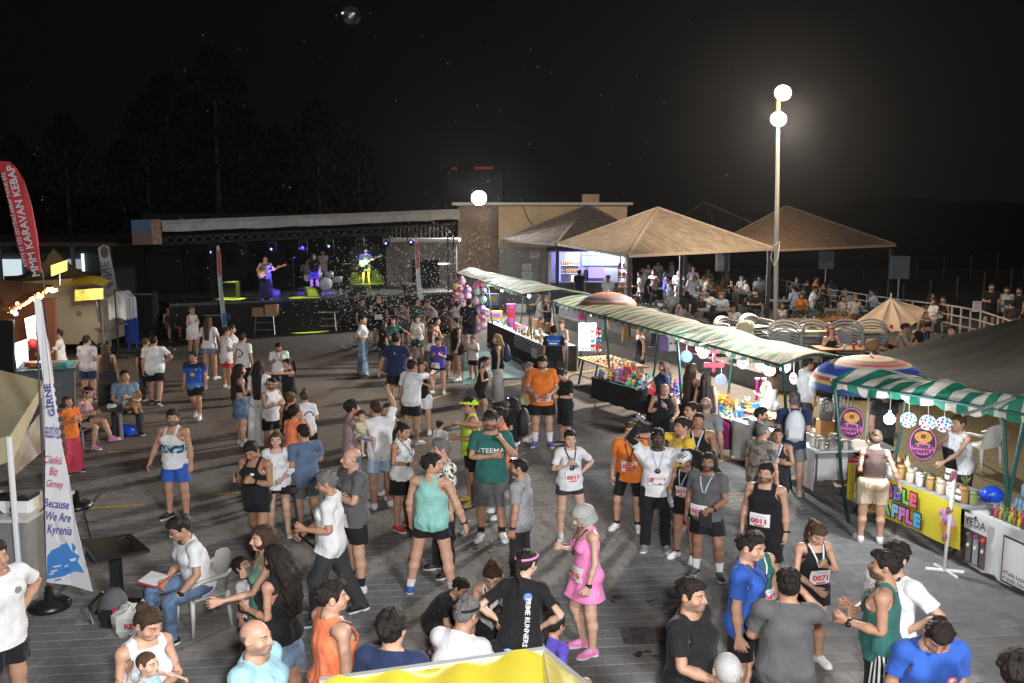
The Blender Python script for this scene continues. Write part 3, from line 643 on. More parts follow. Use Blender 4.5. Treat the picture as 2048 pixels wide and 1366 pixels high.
def cloth_mat(col,pat=None,c2=(.8,.8,.8),rough=.85):
 key='cloth_%s_%.3f_%.3f_%.3f_%.2f'%(pat,*col,c2[0]+c2[1]*3)
 if key in MATS:return MATS[key]
 m,n,b=nodes_of(key);k=NB(n);rest=k.attr('rest');X,Y,Z=k.xyz(rest)
 a=k.mix(k.sm(k.noise(rest,7,3),.3,.7),[c*.88 for c in col],[min(1,c*1.08)for c in col])
 if pat=='band':a=k.mix(k.m('MULTIPLY',k.sm(Z,1.10,1.105),k.sm(Z,1.235,1.23)),a,k.mix(k.sm(k.noise(rest,22,4),.45,.55),c2,(.03,.05,.09)))
 if pat=='yoke':a=k.mix(k.sm(k.m('SUBTRACT',Z,k.m('MULTIPLY',k.m('ABSOLUTE',X),.0)),1.235,1.24),a,k.mix(k.sm(k.m('ABSOLUTE',X),.165,.17),c2,col))
 if pat=='sides':a=k.mix(k.sm(k.m('ABSOLUTE',X),.155,.16),a,c2)
 if pat=='camo':a=k.mix(k.sm(k.noise(rest,14,4),.5,.54),a,c2)
 if pat=='stripes':a=k.mix(k.sm(k.m('SINE',k.m('MULTIPLY',X,160)),-.1,.1),a,c2)
 if pat=='print':a=k.mix(k.sm(k.noise(rest,30,3),.52,.56),a,c2)
 if pat=='sidestripe':a=k.mix(k.m('MULTIPLY',k.sm(k.m('ABSOLUTE',X),.15,.155),k.sm(k.m('SINE',k.m('MULTIPLY',Y,190)),.0,.2)),a,c2)
 if pat=='jersey':a=k.mix(k.m('MULTIPLY',k.sm(k.m('SINE',k.m('MULTIPLY',Z,130)),.6,.8),k.sm(Z,1.0,.95)),a,(.4,.6,.8));a=k.mix(k.sm(Z,1.36,1.38),a,c2)
 if pat=='denim':a=k.mix(k.sm(k.noise(rest,11,3),.35,.68),[c*.72 for c in col],[min(1,c*1.3)for c in col])
 if pat=='waist':a=k.mix(k.sm(Z,1.005,1.01),a,c2)
 n.links.new(a,b.inputs['Base Color']);b.inputs['Roughness'].default_value=rough;b.inputs['Specular IOR Level'].default_value=.25
 b.inputs['Sheen Weight'].default_value=.06
 w=k.noise(k.mapv(rest,(1,1,.45)),13,3);w2=k.noise(rest,260,1);h=k.m('ADD',w,k.m('MULTIPLY',w2,.05))
 n.links.new(k.bump(h,.8,.03),b.inputs['Normal']);MATS[key]=m;return m
def hair_mat(col):
 key='hair_%.3f_%.3f'%col[:2]
 if key in MATS:return MATS[key]
 m,n,b=nodes_of(key);k=NB(n);rest=k.attr('rest');s=k.noise(k.mapv(rest,(1,1,.16)),190,3)
 v_=.45 if max(col)<.2 else .2;n.links.new(k.mix(k.sm(s,.3,.7),[c*(1-v_)for c in col],[min(1,c*(1+v_*1.3))for c in col]),b.inputs['Base Color'])
 b.inputs['Roughness'].default_value=.6;b.inputs['Specular IOR Level'].default_value=.2;n.links.new(k.bump(s,.8 if max(col)<.3 else .2,.012),b.inputs['Normal']);MATS[key]=m;return m
def shoe_mat(col,sole):
 key='shoe_%.3f_%.3f_%.3f_%.2f'%(*col,sum(sole))
 if key in MATS:return MATS[key]
 m,n,b=nodes_of(key);k=NB(n);rest=k.attr('rest');X,Y,Z=k.xyz(rest)
 a=k.mix(k.sm(Z,.03,.026),k.mix(k.sm(k.noise(rest,35,2),.55,.6),col,[c*.8 for c in col]),sole)
 a=k.mix(k.m('MULTIPLY',k.m('MULTIPLY',k.sm(Z,.06,.065),k.sm(k.m('SINE',k.m('MULTIPLY',Y,330)),.3,.6)),k.m('MULTIPLY',k.sm(Y,.0,-.01),k.sm(Y,-.1,-.09))),a,[min(1,c*1.5+.1)for c in col])
 n.links.new(a,b.inputs['Base Color']);b.inputs['Roughness'].default_value=.65;MATS[key]=m;return m
 # ---------------------------------------------------------------- one person
TONES=dict(a=(.50,.29,.20),b=(.43,.235,.155),c=(.36,.19,.12),d=(.27,.14,.088),e=(.13,.068,.045),p=(.56,.35,.26),k=(.065,.035,.025))
HAIRC=dict(k=(.018,.014,.012),b=(.045,.026,.016),n=(.07,.04,.022),l=(.26,.17,.09),g=(.13,.125,.12),w=(.32,.315,.31),r=(.25,.05,.015))
PEOPLE=[]
WID=1.13
def text_mesh(s,size,align='CENTER',bold=0):
 key=('txt',s,size,align,bold)
 if key in CACHE:return CACHE[key]
 cu=bpy.data.curves.new('t','FONT');cu.body=s;cu.size=size;cu.align_x=align;cu.align_y='CENTER';cu.resolution_u=2;cu.offset=bold
 ob=bpy.data.objects.new('t',cu);me=bpy.data.meshes.new_from_object(ob)
 V=np.array([v.co[:]for v in me.vertices])if len(me.vertices)else np.zeros((0,3));F=[tuple(p.vertices)for p in me.polygons]
 bpy.data.objects.remove(ob);bpy.data.curves.remove(cu);bpy.data.meshes.remove(me);CACHE[key]=(V,F);return V,F
def front(T,x,z,back=False,w=.026):
 V=T['V'];out=[]
 for a,b in zip(np.atleast_1d(x),np.atleast_1d(z)):
  for ww in(w,2*w,4*w,.5):
   m=(np.abs(V[:,0]-a)<ww)&(np.abs(V[:,2]-b)<ww)
   if m.any():break
  out.append(V[m,1].max()if back else V[m,1].min())
 return np.array(out)
def person(label,x,yt,yf=None,face=0,sex='m',lod=1,tone='b',hr=('short','k'),top=('tee',(.7,.7,.7)),bot=('shorts',(.015,.015,.017)),sh=((.7,.7,.7),(.8,.8,.8)),so=None,h=None,fat=0.,base=0.,bib=None,lan=None,med=False,watch=False,beard=None,cap=None,gl=False,dress=None,extra=(),prints=(),group=None,hd=1.0,hold=(),name='person',**P):
 h=h or(1.0 if sex=='m' else .945)
 M=pose_mats(sex,P);B=body_tpl(sex,lod);fl=foot_low(M);low=min(fl[0][2],fl[1][2]);org=A3((fl[0][0]+fl[1][0])/2,(fl[0][1]+fl[1][1])/2,low)
 if abs(fl[0][2]-fl[1][2])>.12:f0=min(fl,key=lambda q:q[2]);org=A3(f0[0],f0[1],low)
 seed=len(PEOPLE)*17+5;pos=lambda T,V=None,W=None:skin(T['V']if V is None else V,T['W']if W is None else W,M,fat,hd)-org
 inset=np.zeros(len(B['V']));gs=[]
 for g in(top,bot,dress):
  if g:gs.append(g)
 for g in gs:inset=np.maximum(inset,ss(covered(g[0],B['V'],sex),.004,.03))
 Vb=B['V']-B['N']*(.011*inset)[:,None];pb=pos(B,Vb)
 top_i=(Vb[:,2]>1.70)&(np.abs(Vb[:,0])<.1);ht=pb[top_i].max(0)*0;k=pb[top_i][:,2].argmax();ht=pb[top_i][k].copy();ht[2]+=.012;hx=pb[top_i].mean(0);ht[0],ht[1]=hx[0],hx[1]
 cz,sz=math.cos(R(face)),math.sin(R(face))
 def place(s):
  q=G(x,yt,base+s*ht[2]);return Vector((q.x-s*WID*(cz*ht[0]-sz*ht[1]),q.y-s*WID*(sz*ht[0]+cz*ht[1]),base))
 if yf is not None:
  a,b=.45,1.4
  for _ in range(26):
   s=(a+b)/2
   if proj(place(s))[1]>yf:b=s
   else:a=s
  h0=h;h=s
  if not(.86*h0<s<1.13*h0)and 'hfree' not in P:h=min(max(s,.88*h0),1.1*h0);print('HCLAMP %.2f want %.2f got foot %.0f wanted %s: %s'%(h0,s,proj(place(h))[1],yf,label))
 s=h;loc=place(s)
 body=link(name,mesh_np('person_body',pb,B['Q'],skin_mat(TONES[tone]if isinstance(tone,str)else tone,beard),rest=B['V']),loc=loc,rz=R(face));body.scale=(s*WID,s*WID,s)
 tag(body,label,'person',group)
 def add(nm,V,Q,m,rest,smooth=True):return link(nm,mesh_np(nm,V,Q,m,smooth,rest),body)
 GN={'tee':'t_shirt','polo':'polo_shirt','shirt':'shirt','longtee':'t_shirt','coat':'jacket','tank':'tank_top','singlet':'tank_top','strap':'strap_top','bra':'crop_top','longtank':'tank_top','jerk':'sleeveless_shirt','dress':'dress','shorts':'shorts','brief':'running_shorts','bike':'tight_shorts','pants':'trousers','wide':'wide_trousers','bermuda':'shorts','jeans':'jeans','skirt':'skirt','miniskirt':'skirt','socks':'sock','calf':'calf_sleeve','sleeve':'arm_sleeve'}
 tp=None
 for i,g in enumerate(gs):
  T=garment(g[0],sex,lod);g0=g[0].split(':')[0];tight=g0 in('bra','bike','strap','dress','jeans')
  V=fold(T['V'],T['N'],seed+i,.003 if tight else .0085)
  if g is bot and not tight and top:V=V-T['N']*((.034 if g0 in('pants','jeans','wide','bermuda')else .020)*ss(covered(top[0],V,sex),-.005,.03))[:,None]
  pat=g[2]if len(g)>2 else None;c2=g[3]if len(g)>3 else(.8,.8,.8)
  add(GN[g0],pos(T,V),T['Q'],cloth_mat(g[1],pat,c2),T['V'])
  if tp is None:tp=T
 for g in extra:
  T=garment(g[0],sex,lod);add(GN[g[0].split(':')[0]],pos(T),T['Q'],cloth_mat(g[1]),T['V'])
 if so:
  T=garment('socks:%.2f'%so[1],sex,lod);pv=pos(T)
  for sg in(1,-1):
   q=T['Q'][T['V'][T['Q'][:,0],0]*sg>0]
   u,inv=np.unique(q,return_inverse=True);inv=inv.reshape(q.shape)
   if u[0]==-1:u=u[1:];inv=inv-1
   add('sock',pv[u],inv,cloth_mat(so[0]),T['V'][u])
 if sh:
  T=shoe(min(lod,2))
  for sd in 'LR':
   V=T['V']*(A3(1,1,1)if sd=='L' else A3(-1,1,1));Q=T['Q']if sd=='L' else np.where(T['Q'][:,3:]<0,T['Q'][:,[2,1,0,3]],T['Q'][:,::-1])
   add('shoe',pos(T,V,T['W']if sd=='L' else T['WR']),Q,shoe_mat(*sh),V)
 hk,hc=hr;hc=HAIRC[hc]if isinstance(hc,str)else hc
 if hk:
  T=hair(hk,lod);add('hair',pos(T),T['Q'],hair_mat(hc),T['V'])
 if cap:T=hair('cap',lod);add('cap',pos(T),T['Q'],cloth_mat(cap),T['V'])
 def add_rest(nm,V,F,m,noarm=False,rigid=None,smooth=False):
  V=np.asarray(V,float);return add(nm,skin(V,weights(V,sex,noarm,rigid),M,fat,hd)-org,F,m,V,smooth)
 if gl:
  b=MB()
  for sg in(-1,1):
   b.tube([(sg*.032+.021*math.cos(t),-.097+abs(math.cos(t))*.002,1.636+.016*math.sin(t))for t in np.linspace(0,6.283,11)],.0026,4);b.bar((sg*.053,-.093,1.64),(sg*.08,.01,1.642),.0022,4)
  b.bar((-.012,-.098,1.638),(.012,-.098,1.638),.002,4)
  if gl=='dark':
   for sg in(-1,1):b.ball((sg*.032,-.096,1.636),(.022,.005,.017),8,4)
  add_rest('glasses',b.V,b.F,mat('black_frames',(.015,.015,.017),.25),rigid='head')
 if watch:
  J=joints(sex);sd=1 if watch=='L' else-1;b=MB();c=J['wr']-AD*.018;c=Vector((c[0]*sd,c[1],c[2]));d=Vector((AD[0]*sd,0,AD[2]))
  b.bar(c-d*.011,c+d*.011,.036 if sex=='m' else .031,10);n=Vector((sd*S2,0,S2));b.box(c+n*.035,(.03,.034,.03))
  add_rest('watch',b.V,b.F,mat('black_rubber',(.012,.012,.012),.35),noarm=False)
 def patch(nm,x0,x1,z0,z1,m,off=.007,nu=5,nv=5,back=False):
  T=tp;xs=np.linspace(x0,x1,nu);zs=np.linspace(z0,z1,nv);X,Z=np.meshgrid(xs,zs);y=front(T,X.ravel(),Z.ravel(),back,.035);y=y+(off if back else-off)
  y=y.reshape(nv,nu);y=(y+np.roll(y,1,1)+np.roll(y,-1,1))/3 if False else y
  V=np.stack([X.ravel(),y.ravel(),Z.ravel()],1);F=[(j*nu+i,j*nu+i+1,(j+1)*nu+i+1,(j+1)*nu+i)for j in range(nv-1)for i in range(nu-1)]
  if back:F=[f[::-1]for f in F]
  return add_rest(nm,V,F,m,smooth=True)
 def flat_text(nm,txt,size,cx,czz,m,off=.012,back=False,bold=0,vert=False,parent=None):
  V,F=text_mesh(txt,size,bold=bold)
  if not len(V):return
  u,v=(V[:,0],V[:,1])if not vert else(V[:,1],-V[:,0])
  X=cx+(-u if back else u);Z=czz+v;gx=np.linspace(X.min(),X.max(),5);gz=np.linspace(Z.min(),Z.max(),5 if vert else 2)
  Y=np.zeros(len(X));fr=np.array([[front(tp,a,c,back,.035)[0]for a in gx]for c in gz])
  ix=np.clip((X-gx[0])/(gx[-1]-gx[0]+1e-9)*4,0,3.999);iz=np.clip((Z-gz[0])/(gz[-1]-gz[0]+1e-9)*(len(gz)-1),0,len(gz)-1.001)
  i0=ix.astype(int);j0=iz.astype(int);a=ix-i0;c=iz-j0
  Y=(fr[j0,i0]*(1-a)+fr[j0,i0+1]*a)*(1-c)+(fr[j0+1,i0]*(1-a)+fr[j0+1,i0+1]*a)*c
  o=add_rest(nm,np.stack([X,Y+(off if back else-off),Z],1),F,m)
  if parent:o.parent=parent
  return o
 if bib:
  red=mat('bib_red',(.55,.03,.06),.6);bx,bz,tx=(bib+(0.,1.08))[1:3]if False else(0,0,0),0,0
  num,bx,bz=bib if isinstance(bib,tuple)else(bib,.0,1.10)
  o=patch('race_bib',bx-.105,bx+.105,bz-.085,bz+.085,mat('bib_paper',(.74,.73,.74),.55),.010)
  flat_text('bib_number',num,.088,bx,bz-.006,red,.026,bold=.0035,parent=o)
  b=patch('bib_stripe',bx-.05,bx+.05,bz-.07,bz-.053,red,.024,3,2);b.parent=o
  flat_text('bib_header','10 KM RUN',.022,bx+.01,bz+.055,mat('bib_blue',(.1,.3,.55),.6),.026,parent=o)
 if lan:
  lc=lan if isinstance(lan,tuple)else(.02,.02,.022);V=[];zb=1.245
  pts=[(.0,.078,1.50),(.055,.055,1.50),(.078,.01,1.485),(.07,-.04,1.455),(.055,-.08,1.41),(.035,-.1,1.34),(.012,-.1,zb)]
  T=tp
  for sg in(1,-1):
   for i,(a,y,z)in enumerate(pts):
    yy=y if i<2 else min(y,min(front(B,sg*a,z)[0],front(T,sg*a,z)[0]if z<1.44 else 9)-.007);w=.011
    dx=(.0,w)if i<2 else(w,0);V+=[(sg*(a-dx[0]*.8),yy,z+(w if i<3 else 0)),(sg*(a+dx[0]*.8),yy,z-(w if i<3 else 0))]
  n=len(pts);F=[(sd*2*n+2*i,sd*2*n+2*i+1,sd*2*n+2*i+3,sd*2*n+2*i+2)for sd in(0,1)for i in range(n-1)]
  add_rest('lanyard',V,F,mat('ribbon_%.2f'%(lc[0]+lc[2]*3),lc,.6),smooth=True)
  if med:
   b=MB();y=front(T,0,zb-.035)[0]-.010;b.bar((0,y,zb-.035),(0,y-.008,zb-.035),.036,14);add_rest('medal',b.V,b.F,mat('dull_medal',(.16,.15,.14),.35,.8))
 for pr in prints:
  kind=pr[0]
  if kind=='text':_,txt,size,cx,czz,col,back,vert=pr;flat_text('shirt_lettering',txt,size,cx,czz,mat('print_%.2f_%.2f_%.2f'%col,col,.7),.006,back,.001,vert)
  elif kind=='ring':
   _,cx,czz,r,col,back=pr;b=[];F=[];nn=14
   for i in range(nn):
    t=2*math.pi*i/nn*.86
    for q in(r,r*.72+.1*r*math.sin(i*2.1)):b.append((cx+q*math.cos(t),0,czz+q*math.sin(t)))
   b=np.array(b);b[:,1]=front(tp,b[:,0],b[:,2],back)+(.008 if back else-.008);F=[(2*i,2*i+1,2*i+3,2*i+2)for i in range(nn-1)]
   add_rest('shirt_emblem',b,F,mat('print_%.2f_%.2f_%.2f'%col,col,.7))
  elif kind=='disc':
   _,cx,czz,r,col,back=pr;t=np.linspace(0,6.283,11)[:-1];b=np.stack([cx+r*np.cos(t),t*0,czz+r*np.sin(t)],1);b[:,1]=front(tp,b[:,0],b[:,2],back)+(.008 if back else-.008)
   add_rest('shirt_emblem',b,[tuple(range(10))],mat('print_%.2f_%.2f_%.2f'%col,col,.7))
  elif kind=='patch':_,x0,x1,z0,z1,col,back=pr;patch('reflective_patch' if min(col)>.85 else 'shirt_patch',x0,x1,z0,z1,mat('print_%.2f_%.2f_%.2f'%col,col,.5),.008,3,3,back)
  elif kind=='headband':
   b=MB();b.tube([(.085*math.cos(t),.012+.105*math.sin(t),1.695-.03*math.sin(t))for t in np.linspace(0,6.283,17)],.012,5);add_rest('headband',b.V,b.F,cloth_mat(pr[1]),rigid='head',smooth=True)
  elif kind=='visor':
   b=MB();b.box((0,-.07,1.725),(.13,.06,.03));add_rest('sunglasses',b.V,b.F,mat('black_frames',(.015,.015,.017),.25),rigid='head')
 mw=Matrix.Translation(loc)@Matrix.Rotation(R(face),4,'Z')@Matrix.Diagonal((s*WID,s*WID,s,1))
 rec=dict(sit=str(P.get('legs','')).startswith('sit'),base=base,o=body,M=M,org=org,mw=mw,s=s,loc=loc,label=label,sex=sex);PEOPLE.append(rec)
 for hh in hold:hold_thing(rec,*hh)
 return rec
def hand_frame(rec,sd,d=.075,n=.03):
 J=joints(rec['sex']);s=A3(1 if sd=='L' else-1,1,1);nn=A3(-S2,0,-S2)
 p=(J['wr']+AD*d+nn*n)*s;M=rec['M']['ha'+sd];q=M[:3,:3]@p+M[:3,3]-rec['org']
 up=M[:3,:3]@A3(0,-1,0);fw=M[:3,:3]@(AD*s)
 w=rec['mw'];return w@Vector(q),(w.to_3x3()@Vector(up)).normalized(),(w.to_3x3()@Vector(fw)).normalized()
def frame_rot(z,x):
 z=z.normalized();y=z.cross(x).normalized();x=y.cross(z);return Matrix((x,y,z)).transposed().to_euler()
def hold_thing(rec,kind,sd,label=None,**k):
 p,up,fw=hand_frame(rec,sd);o=None
 def out(o,lab,cat):o.location=p;o.rotation_euler=frame_rot(up,fw);tag(o,label or lab,cat);return o
 if kind=='bottle':
  e=empty('water_bottle');small_bottle(e);out(e,'small clear water bottle held in a hand','bottle')
 elif kind=='phone':
  e=empty('phone');b=MB();b.box((0,0,.02),(.01,.075,.15),bev=.004);b.build('phone_case',mat('phone_black',(.012,.012,.014),.25),e);b=MB();b.quad((-.0056,-.034,-.045),(-.0056,.034,-.045),(-.0056,.034,.085),(-.0056,-.034,.085));b.build('screen',mat('phone_glass',(.03,.032,.04),.1),e)
  out(e,'dark phone held in a hand','phone');e.rotation_euler=frame_rot(fw*.5+Vector((0,0,.8)),up.cross(fw))
 elif kind=='pouch':
  b=MB();b.box((0,0,-.1),(.16,.05,.2),bev=.02);o=b.build('pouch',mat('black_bag',(.015,.015,.017),.6));tag(o,label,'pouch');o.location=p;o.rotation_euler=(0,0,rec['o'].rotation_euler.z)
def small_bottle(e,k=1.0):
 b=MB();b.lathe([(.0,-.10),(.03,-.1),(.032,-.09),(.032,-.03),(.029,-.02),(.032,-.01),(.032,.04),(.022,.075),(.012,.085),(.012,.095)],n=10);b.build('bottle_body',mat('clear_plastic',(.75,.82,.88),.12,trans=.75),e,True)
 b=MB();b.lathe([(.0145,.092),(.0145,.11),(.001,.111)],n=8);b.build('cap',mat('blue_cap',(.05,.2,.6),.4),e,True)
 b=MB();b.lathe([(.0325,-.028),(.0328,-.02),(.0328,.012),(.0325,.016)],n=10);b.build('bottle_label',mat('bottle_label',(.25,.45,.7),.5),e,True)
 # ================================================================ SETTING
class Thing:
 def __init__(s,name,label,cat,base,group=None):
  s.b=Vector(base);s.e=empty(name,s.b,0,label,cat,group)
 def part(s,name,mb,m,smooth=False,parent=None,kind=None,label=None):
  for i,v in enumerate(mb.V):mb.V[i]=tuple(Vector(v)-s.b)
  return mb.build(name,m,parent or s.e,smooth,kind=kind,label=label)
 def text(s,name,txt,size,c,xd,up,m,mirror=False,bold=0,shear=0,parent=None,off=.004,yscale=1):
  V,F=text_mesh(txt,size,bold=bold);xd=Vector(xd).normalized();up=Vector(up).normalized();n=xd.cross(up).normalized();c=Vector(c)-s.b
  W=[c+xd*((-1 if mirror else 1)*(v[0]+shear*v[1]))+up*(v[1]*yscale)+n*off for v in V]
  b=MB();b.add(W,F);return b.build(name,m,parent or s.e)
def strip(name,poly,z,m,kind='structure'):
 b=MB();b.quad(*[(p[0],p[1],z)for p in poly]);return b.build(name,m,kind=kind)
def xy(px,py,z=0):p=G(px,py,z);return Vector((p.x,p.y,0))
# -- ground
def ground_mat(name,c,brick,rough=.85):
 m,n,b=nodes_of(name);k=NB(n);co=k.tc('Object')
 big=k.noise(co,.35,4);fine=k.noise(co,9,5);a=k.mix(k.sm(big,.3,.7),[x*.78 for x in c],[x*1.18 for x in c]);a=k.mix(k.m('MULTIPLY',k.sm(fine,.3,.75),.5),a,[x*.7 for x in c])
 spots=k.noise(co,1.7,6);a=k.mix(k.sm(spots,.66,.74),a,[x*.42 for x in c])
 h=fine
 if brick:
  br=n.nodes.new('ShaderNodeTexBrick');br.inputs['Scale'].default_value=1;br.inputs['Brick Width'].default_value=.24;br.inputs['Row Height'].default_value=.2
  br.inputs['Mortar Size'].default_value=.006;br.inputs['Color1'].default_value=(1,1,1,1);br.inputs['Color2'].default_value=(.8,.8,.8,1);br.inputs['Mortar'].default_value=(1.25,1.22,1.18,1)
  n.links.new(k.mapv(co,rot=(0,0,R(6))),br.inputs['Vector']);mm=n.nodes.new('ShaderNodeMixRGB');mm.blend_type='MULTIPLY';mm.inputs[0].default_value=1
  n.links.new(a,mm.inputs[1]);n.links.new(br.outputs['Color'],mm.inputs[2]);a=mm.outputs[0]
 n.links.new(a,b.inputs['Base Color']);b.inputs['Roughness'].default_value=rough;b.inputs['Specular IOR Level'].default_value=.2
 n.links.new(k.bump(h,.25,.01),b.inputs['Normal']);MATS[name]=m;return m
GM=ground_mat('ground_dark',(.075,.07,.065),False);PM=ground_mat('plaza_paving',(.165,.145,.13),True)
PV=[ground_mat('paver_%d'%i,c,False)for i,c in enumerate(((.2,.195,.19),(.178,.174,.17),(.222,.216,.21)))]
strip('ground',[(-300,-60),(300,-60),(300,400),(-300,400)],-.045,GM)
YP=17.0
strip('plaza',[(-34,YP-.3),(34,YP-.3),(34,64),(-34,64)],-.003,PM)
def build_pavers():
 rot=R(6);cr,sr=math.cos(rot),math.sin(rot);W,H,J=.24,.2,.008;spots=[]
 rnd=random.Random(3)
 for r in range(-20,130):
  for c in range(-70,75):
   u=(c+.5*(r%2))*W;v=r*H;x=u*cr-v*sr;y=u*sr+v*cr
   if not(6.2<y<YP-.13):continue
   if abs(x)>.62*y+1.6:continue
   spots.append((x,y))
 strip('paver_bed',[(-16,5.5),(16,5.5),(16,YP-.32),(-16,YP-.32)],-.0045,mat('joint_sand',(.2,.19,.175),.9,noise=.3,nscale=30))
 def box(x,y,z,t1,t2):
  a,b=(W-J)/2,(H-J)/2;c=.003;P=[]
  for zz,ins in((-.018,0),(-.005,0),(0,c)):
   for sx,sy in((-1,-1),(1,-1),(1,1),(-1,1)):
    px,py=sx*(a-ins),sy*(b-ins);P.append((x+px*cr-py*sr,y+px*sr+py*cr,z+zz+(t1*px+t2*py if zz>-.01 else 0)))
  F=[(8,9,10,11)]+[(k*4+i,k*4+(i+1)%4,k*4+4+(i+1)%4,k*4+4+i)for k in(0,1)for i in range(4)];return P,F
 def score(s):
  px,py=proj((s[0],s[1],0));return s[1]if 20<px<2028 and py<1350 else 1e3+s[1]
 spots.sort(key=score)
 bed=bpy.data.objects['paver_bed'];protos=[]
 for i in range(3):
  b=MB();b.add(*box(0,0,0,0,0));protos.append(b.mesh('paver',PV[i]))
 for i,(x,y)in enumerate(spots[:300]):
  o=link('paver',protos[rnd.choice((0,0,1,2))],bed,(x,y,rnd.uniform(-.0015,.0015)));o.rotation_euler=(rnd.uniform(-.004,.004),rnd.uniform(-.004,.004),0)
 bs=[MB(),MB(),MB()];one=MB()
 for x,y in spots[300:]:one.m=rnd.choice((0,0,1,2));one.add(*box(x,y,rnd.uniform(-.0015,.0015),rnd.uniform(-.004,.004),rnd.uniform(-.004,.004)))
 one.build('paver',PV,bed,kind='stuff')
build_pavers()
yel=mat('worn_yellow_paint',(.33,.25,.08),.8,noise=.35,nscale=14)
def mark(a,b,w=.12,m=yel,z=.005):
 a=Vector((a[0],a[1],0));b=Vector((b[0],b[1],0));d=(b-a).normalized();n=Vector((-d.y,d.x,0))*w/2
 strip('road_marking',[a-n,b-n,b+n,a+n],z,m)
for p in(((960,782),(1120,752)),((1120,752),(1220,735)),((1425,925),(1480,912)),((1615,940),(1660,930)),((860,800),(900,785)),((160,1018),(290,1010)),((215,905),(270,902)),((420,990),(480,985))):
 mark(xy(*p[0]),xy(*p[1]),.14)
strip('painted_floor',[xy(925,770),xy(1075,748),xy(1035,700),xy(930,705)],.008,mat('teal_floor_paint',(.13,.24,.235),.7,noise=.3,nscale=3))
strip('turf',[(5.6,16.6),(7.1,11),(16,9),(22,24),(7.3,24.5)],.012,mat('worn_turf',(.11,.085,.03),.95,noise=.4,nscale=12,bump=.6))
DZ=.45
def deck():
 P=[(2.2,38.5),(6.9,24.6),(14,21.2),(46,12),(60,75),(-3,75)];b=MB();b.slab([(x,y,DZ-.225)for x,y in P],.45);b.build('terrace',mat('terrace_concrete',(.12,.11,.10),.8,noise=.25,nscale=2),kind='structure')
deck()
def hill():
 b=MB();rs=random.Random(5);n=60;prof=[4+3.5*math.sin(i*.19)+rs.uniform(-.8,.8)+(5 if i<22 else 0)for i in range(n)]
 V=[(-170+i*5.9,120+10*math.sin(i*.3),-.5)for i in range(n)]+[(-170+i*5.9,150,prof[i])for i in range(n)];b.add(V,[(i,i+1,n+i+1,n+i)for i in range(n-1)])
 b.build('hill',mat('dark_hill',(.008,.008,.008),.95,noise=.4,nscale=.3),kind='structure')
hill()
# ---------------------------------------------------------------- lamps
LL=0
def lamp_light(kind,loc,energy,col,size=.3,target=None,spot=None,blend=.5):
 l=bpy.data.lights.new('lamp_light',kind);l.energy=energy;l.color=col
 if kind=='SPOT':l.spot_size=R(spot);l.spot_blend=blend;l.shadow_soft_size=size
 elif kind=='AREA':l.size=size
 else:l.shadow_soft_size=size
 o=bpy.data.objects.new('lamp_light',l);COL.objects.link(o);o.location=loc
 if target is not None:o.rotation_euler=(Vector(target)-Vector(loc)).to_track_quat('-Z','Y').to_euler()
 return o
lamp_light('SPOT',(.25,-.1,CH+.25),3300,(1,.97,.95),.12,(0,16,0),110,.6)
lamp_light('SPOT',(6.5,-5,9.5),10500,(.93,.96,1),.8,(0,16,0),110,.5)  # unseen flood behind the camera, added as frontal fill
POLE=Vector((9.15,31.0,DZ))
def lamp_post():
 t=Thing('lamp_post','tall pale lamp post with two blazing floodlights rising in front of the pavilions','lamp post',POLE)
 top=Dp(1558,188,31);b=MB();b.bar(POLE,Vector((POLE.x-.22,31,top.z)),.085,12,.06);t.part('pole',b,mat('pale_steel',(.5,.47,.42),.5),True)
 b=MB();b.box(POLE+Vector((0,0,.02)),(.45,.45,.04));t.part('base_plate',b,mat('pale_steel',(.5,.47,.42),.5))
 for z,dx,c,wd in((top.z,.06,(1,.56,.22),.28),(top.z-.85,-.05,(1,.88,.74),.27)):
  p=Vector((POLE.x-.22+dx,30.72,z));f=Vector((-.45,-1,-.62)).normalized();q=f.to_track_quat('Z','Y').to_matrix()
  b=MB();b.lathe([(wd*.5,-.3),(wd*.95,-.02),(wd,0)],p,16,q);fx=t.part('floodlight',b,mat('lamp_housing',(.1,.1,.1),.5))
  b=MB();b.lathe([(0,.0),(wd*.93,.005),(wd*.8,.07),(wd*.4,.12),(0,.13)],p,16,q);t.part('lens',b,glow('flood_glow_%d'%(c[1]*100),c,130),parent=fx)
  b=MB();b.bar(p-f*.1,Vector((POLE.x-.22,31,z-.05)),.03);t.part('bracket',b,mat('pale_steel',(.5,.47,.42),.5),parent=fx)
 b=MB();b.tube([(POLE.x,30.9,3.9),(POLE.x-.25,30.85,3.75),(POLE.x-.3,30.85,3.35),(POLE.x-.2,30.85,3.1),(POLE.x-.05,30.88,3.3),(POLE.x-.02,30.9,3.85)],.02,5);t.part('cable_loop',b,mat('white_cable',(.6,.58,.52),.6),True)
 z=top.z
 lamp_light('SPOT',(POLE.x,30.2,z-.95),18000,(1,.88,.74),.6,(-4,16,0),100,.7)
 lamp_light('SPOT',(POLE.x+.3,30.2,z),2600,(1,.74,.46),.22,(16,25,0),140,.6);lamp_light('SPOT',(POLE.x-.2,31.2,z),2600,(1,.8,.58),.22,(6.5,38,4),100,.7)
lamp_post()
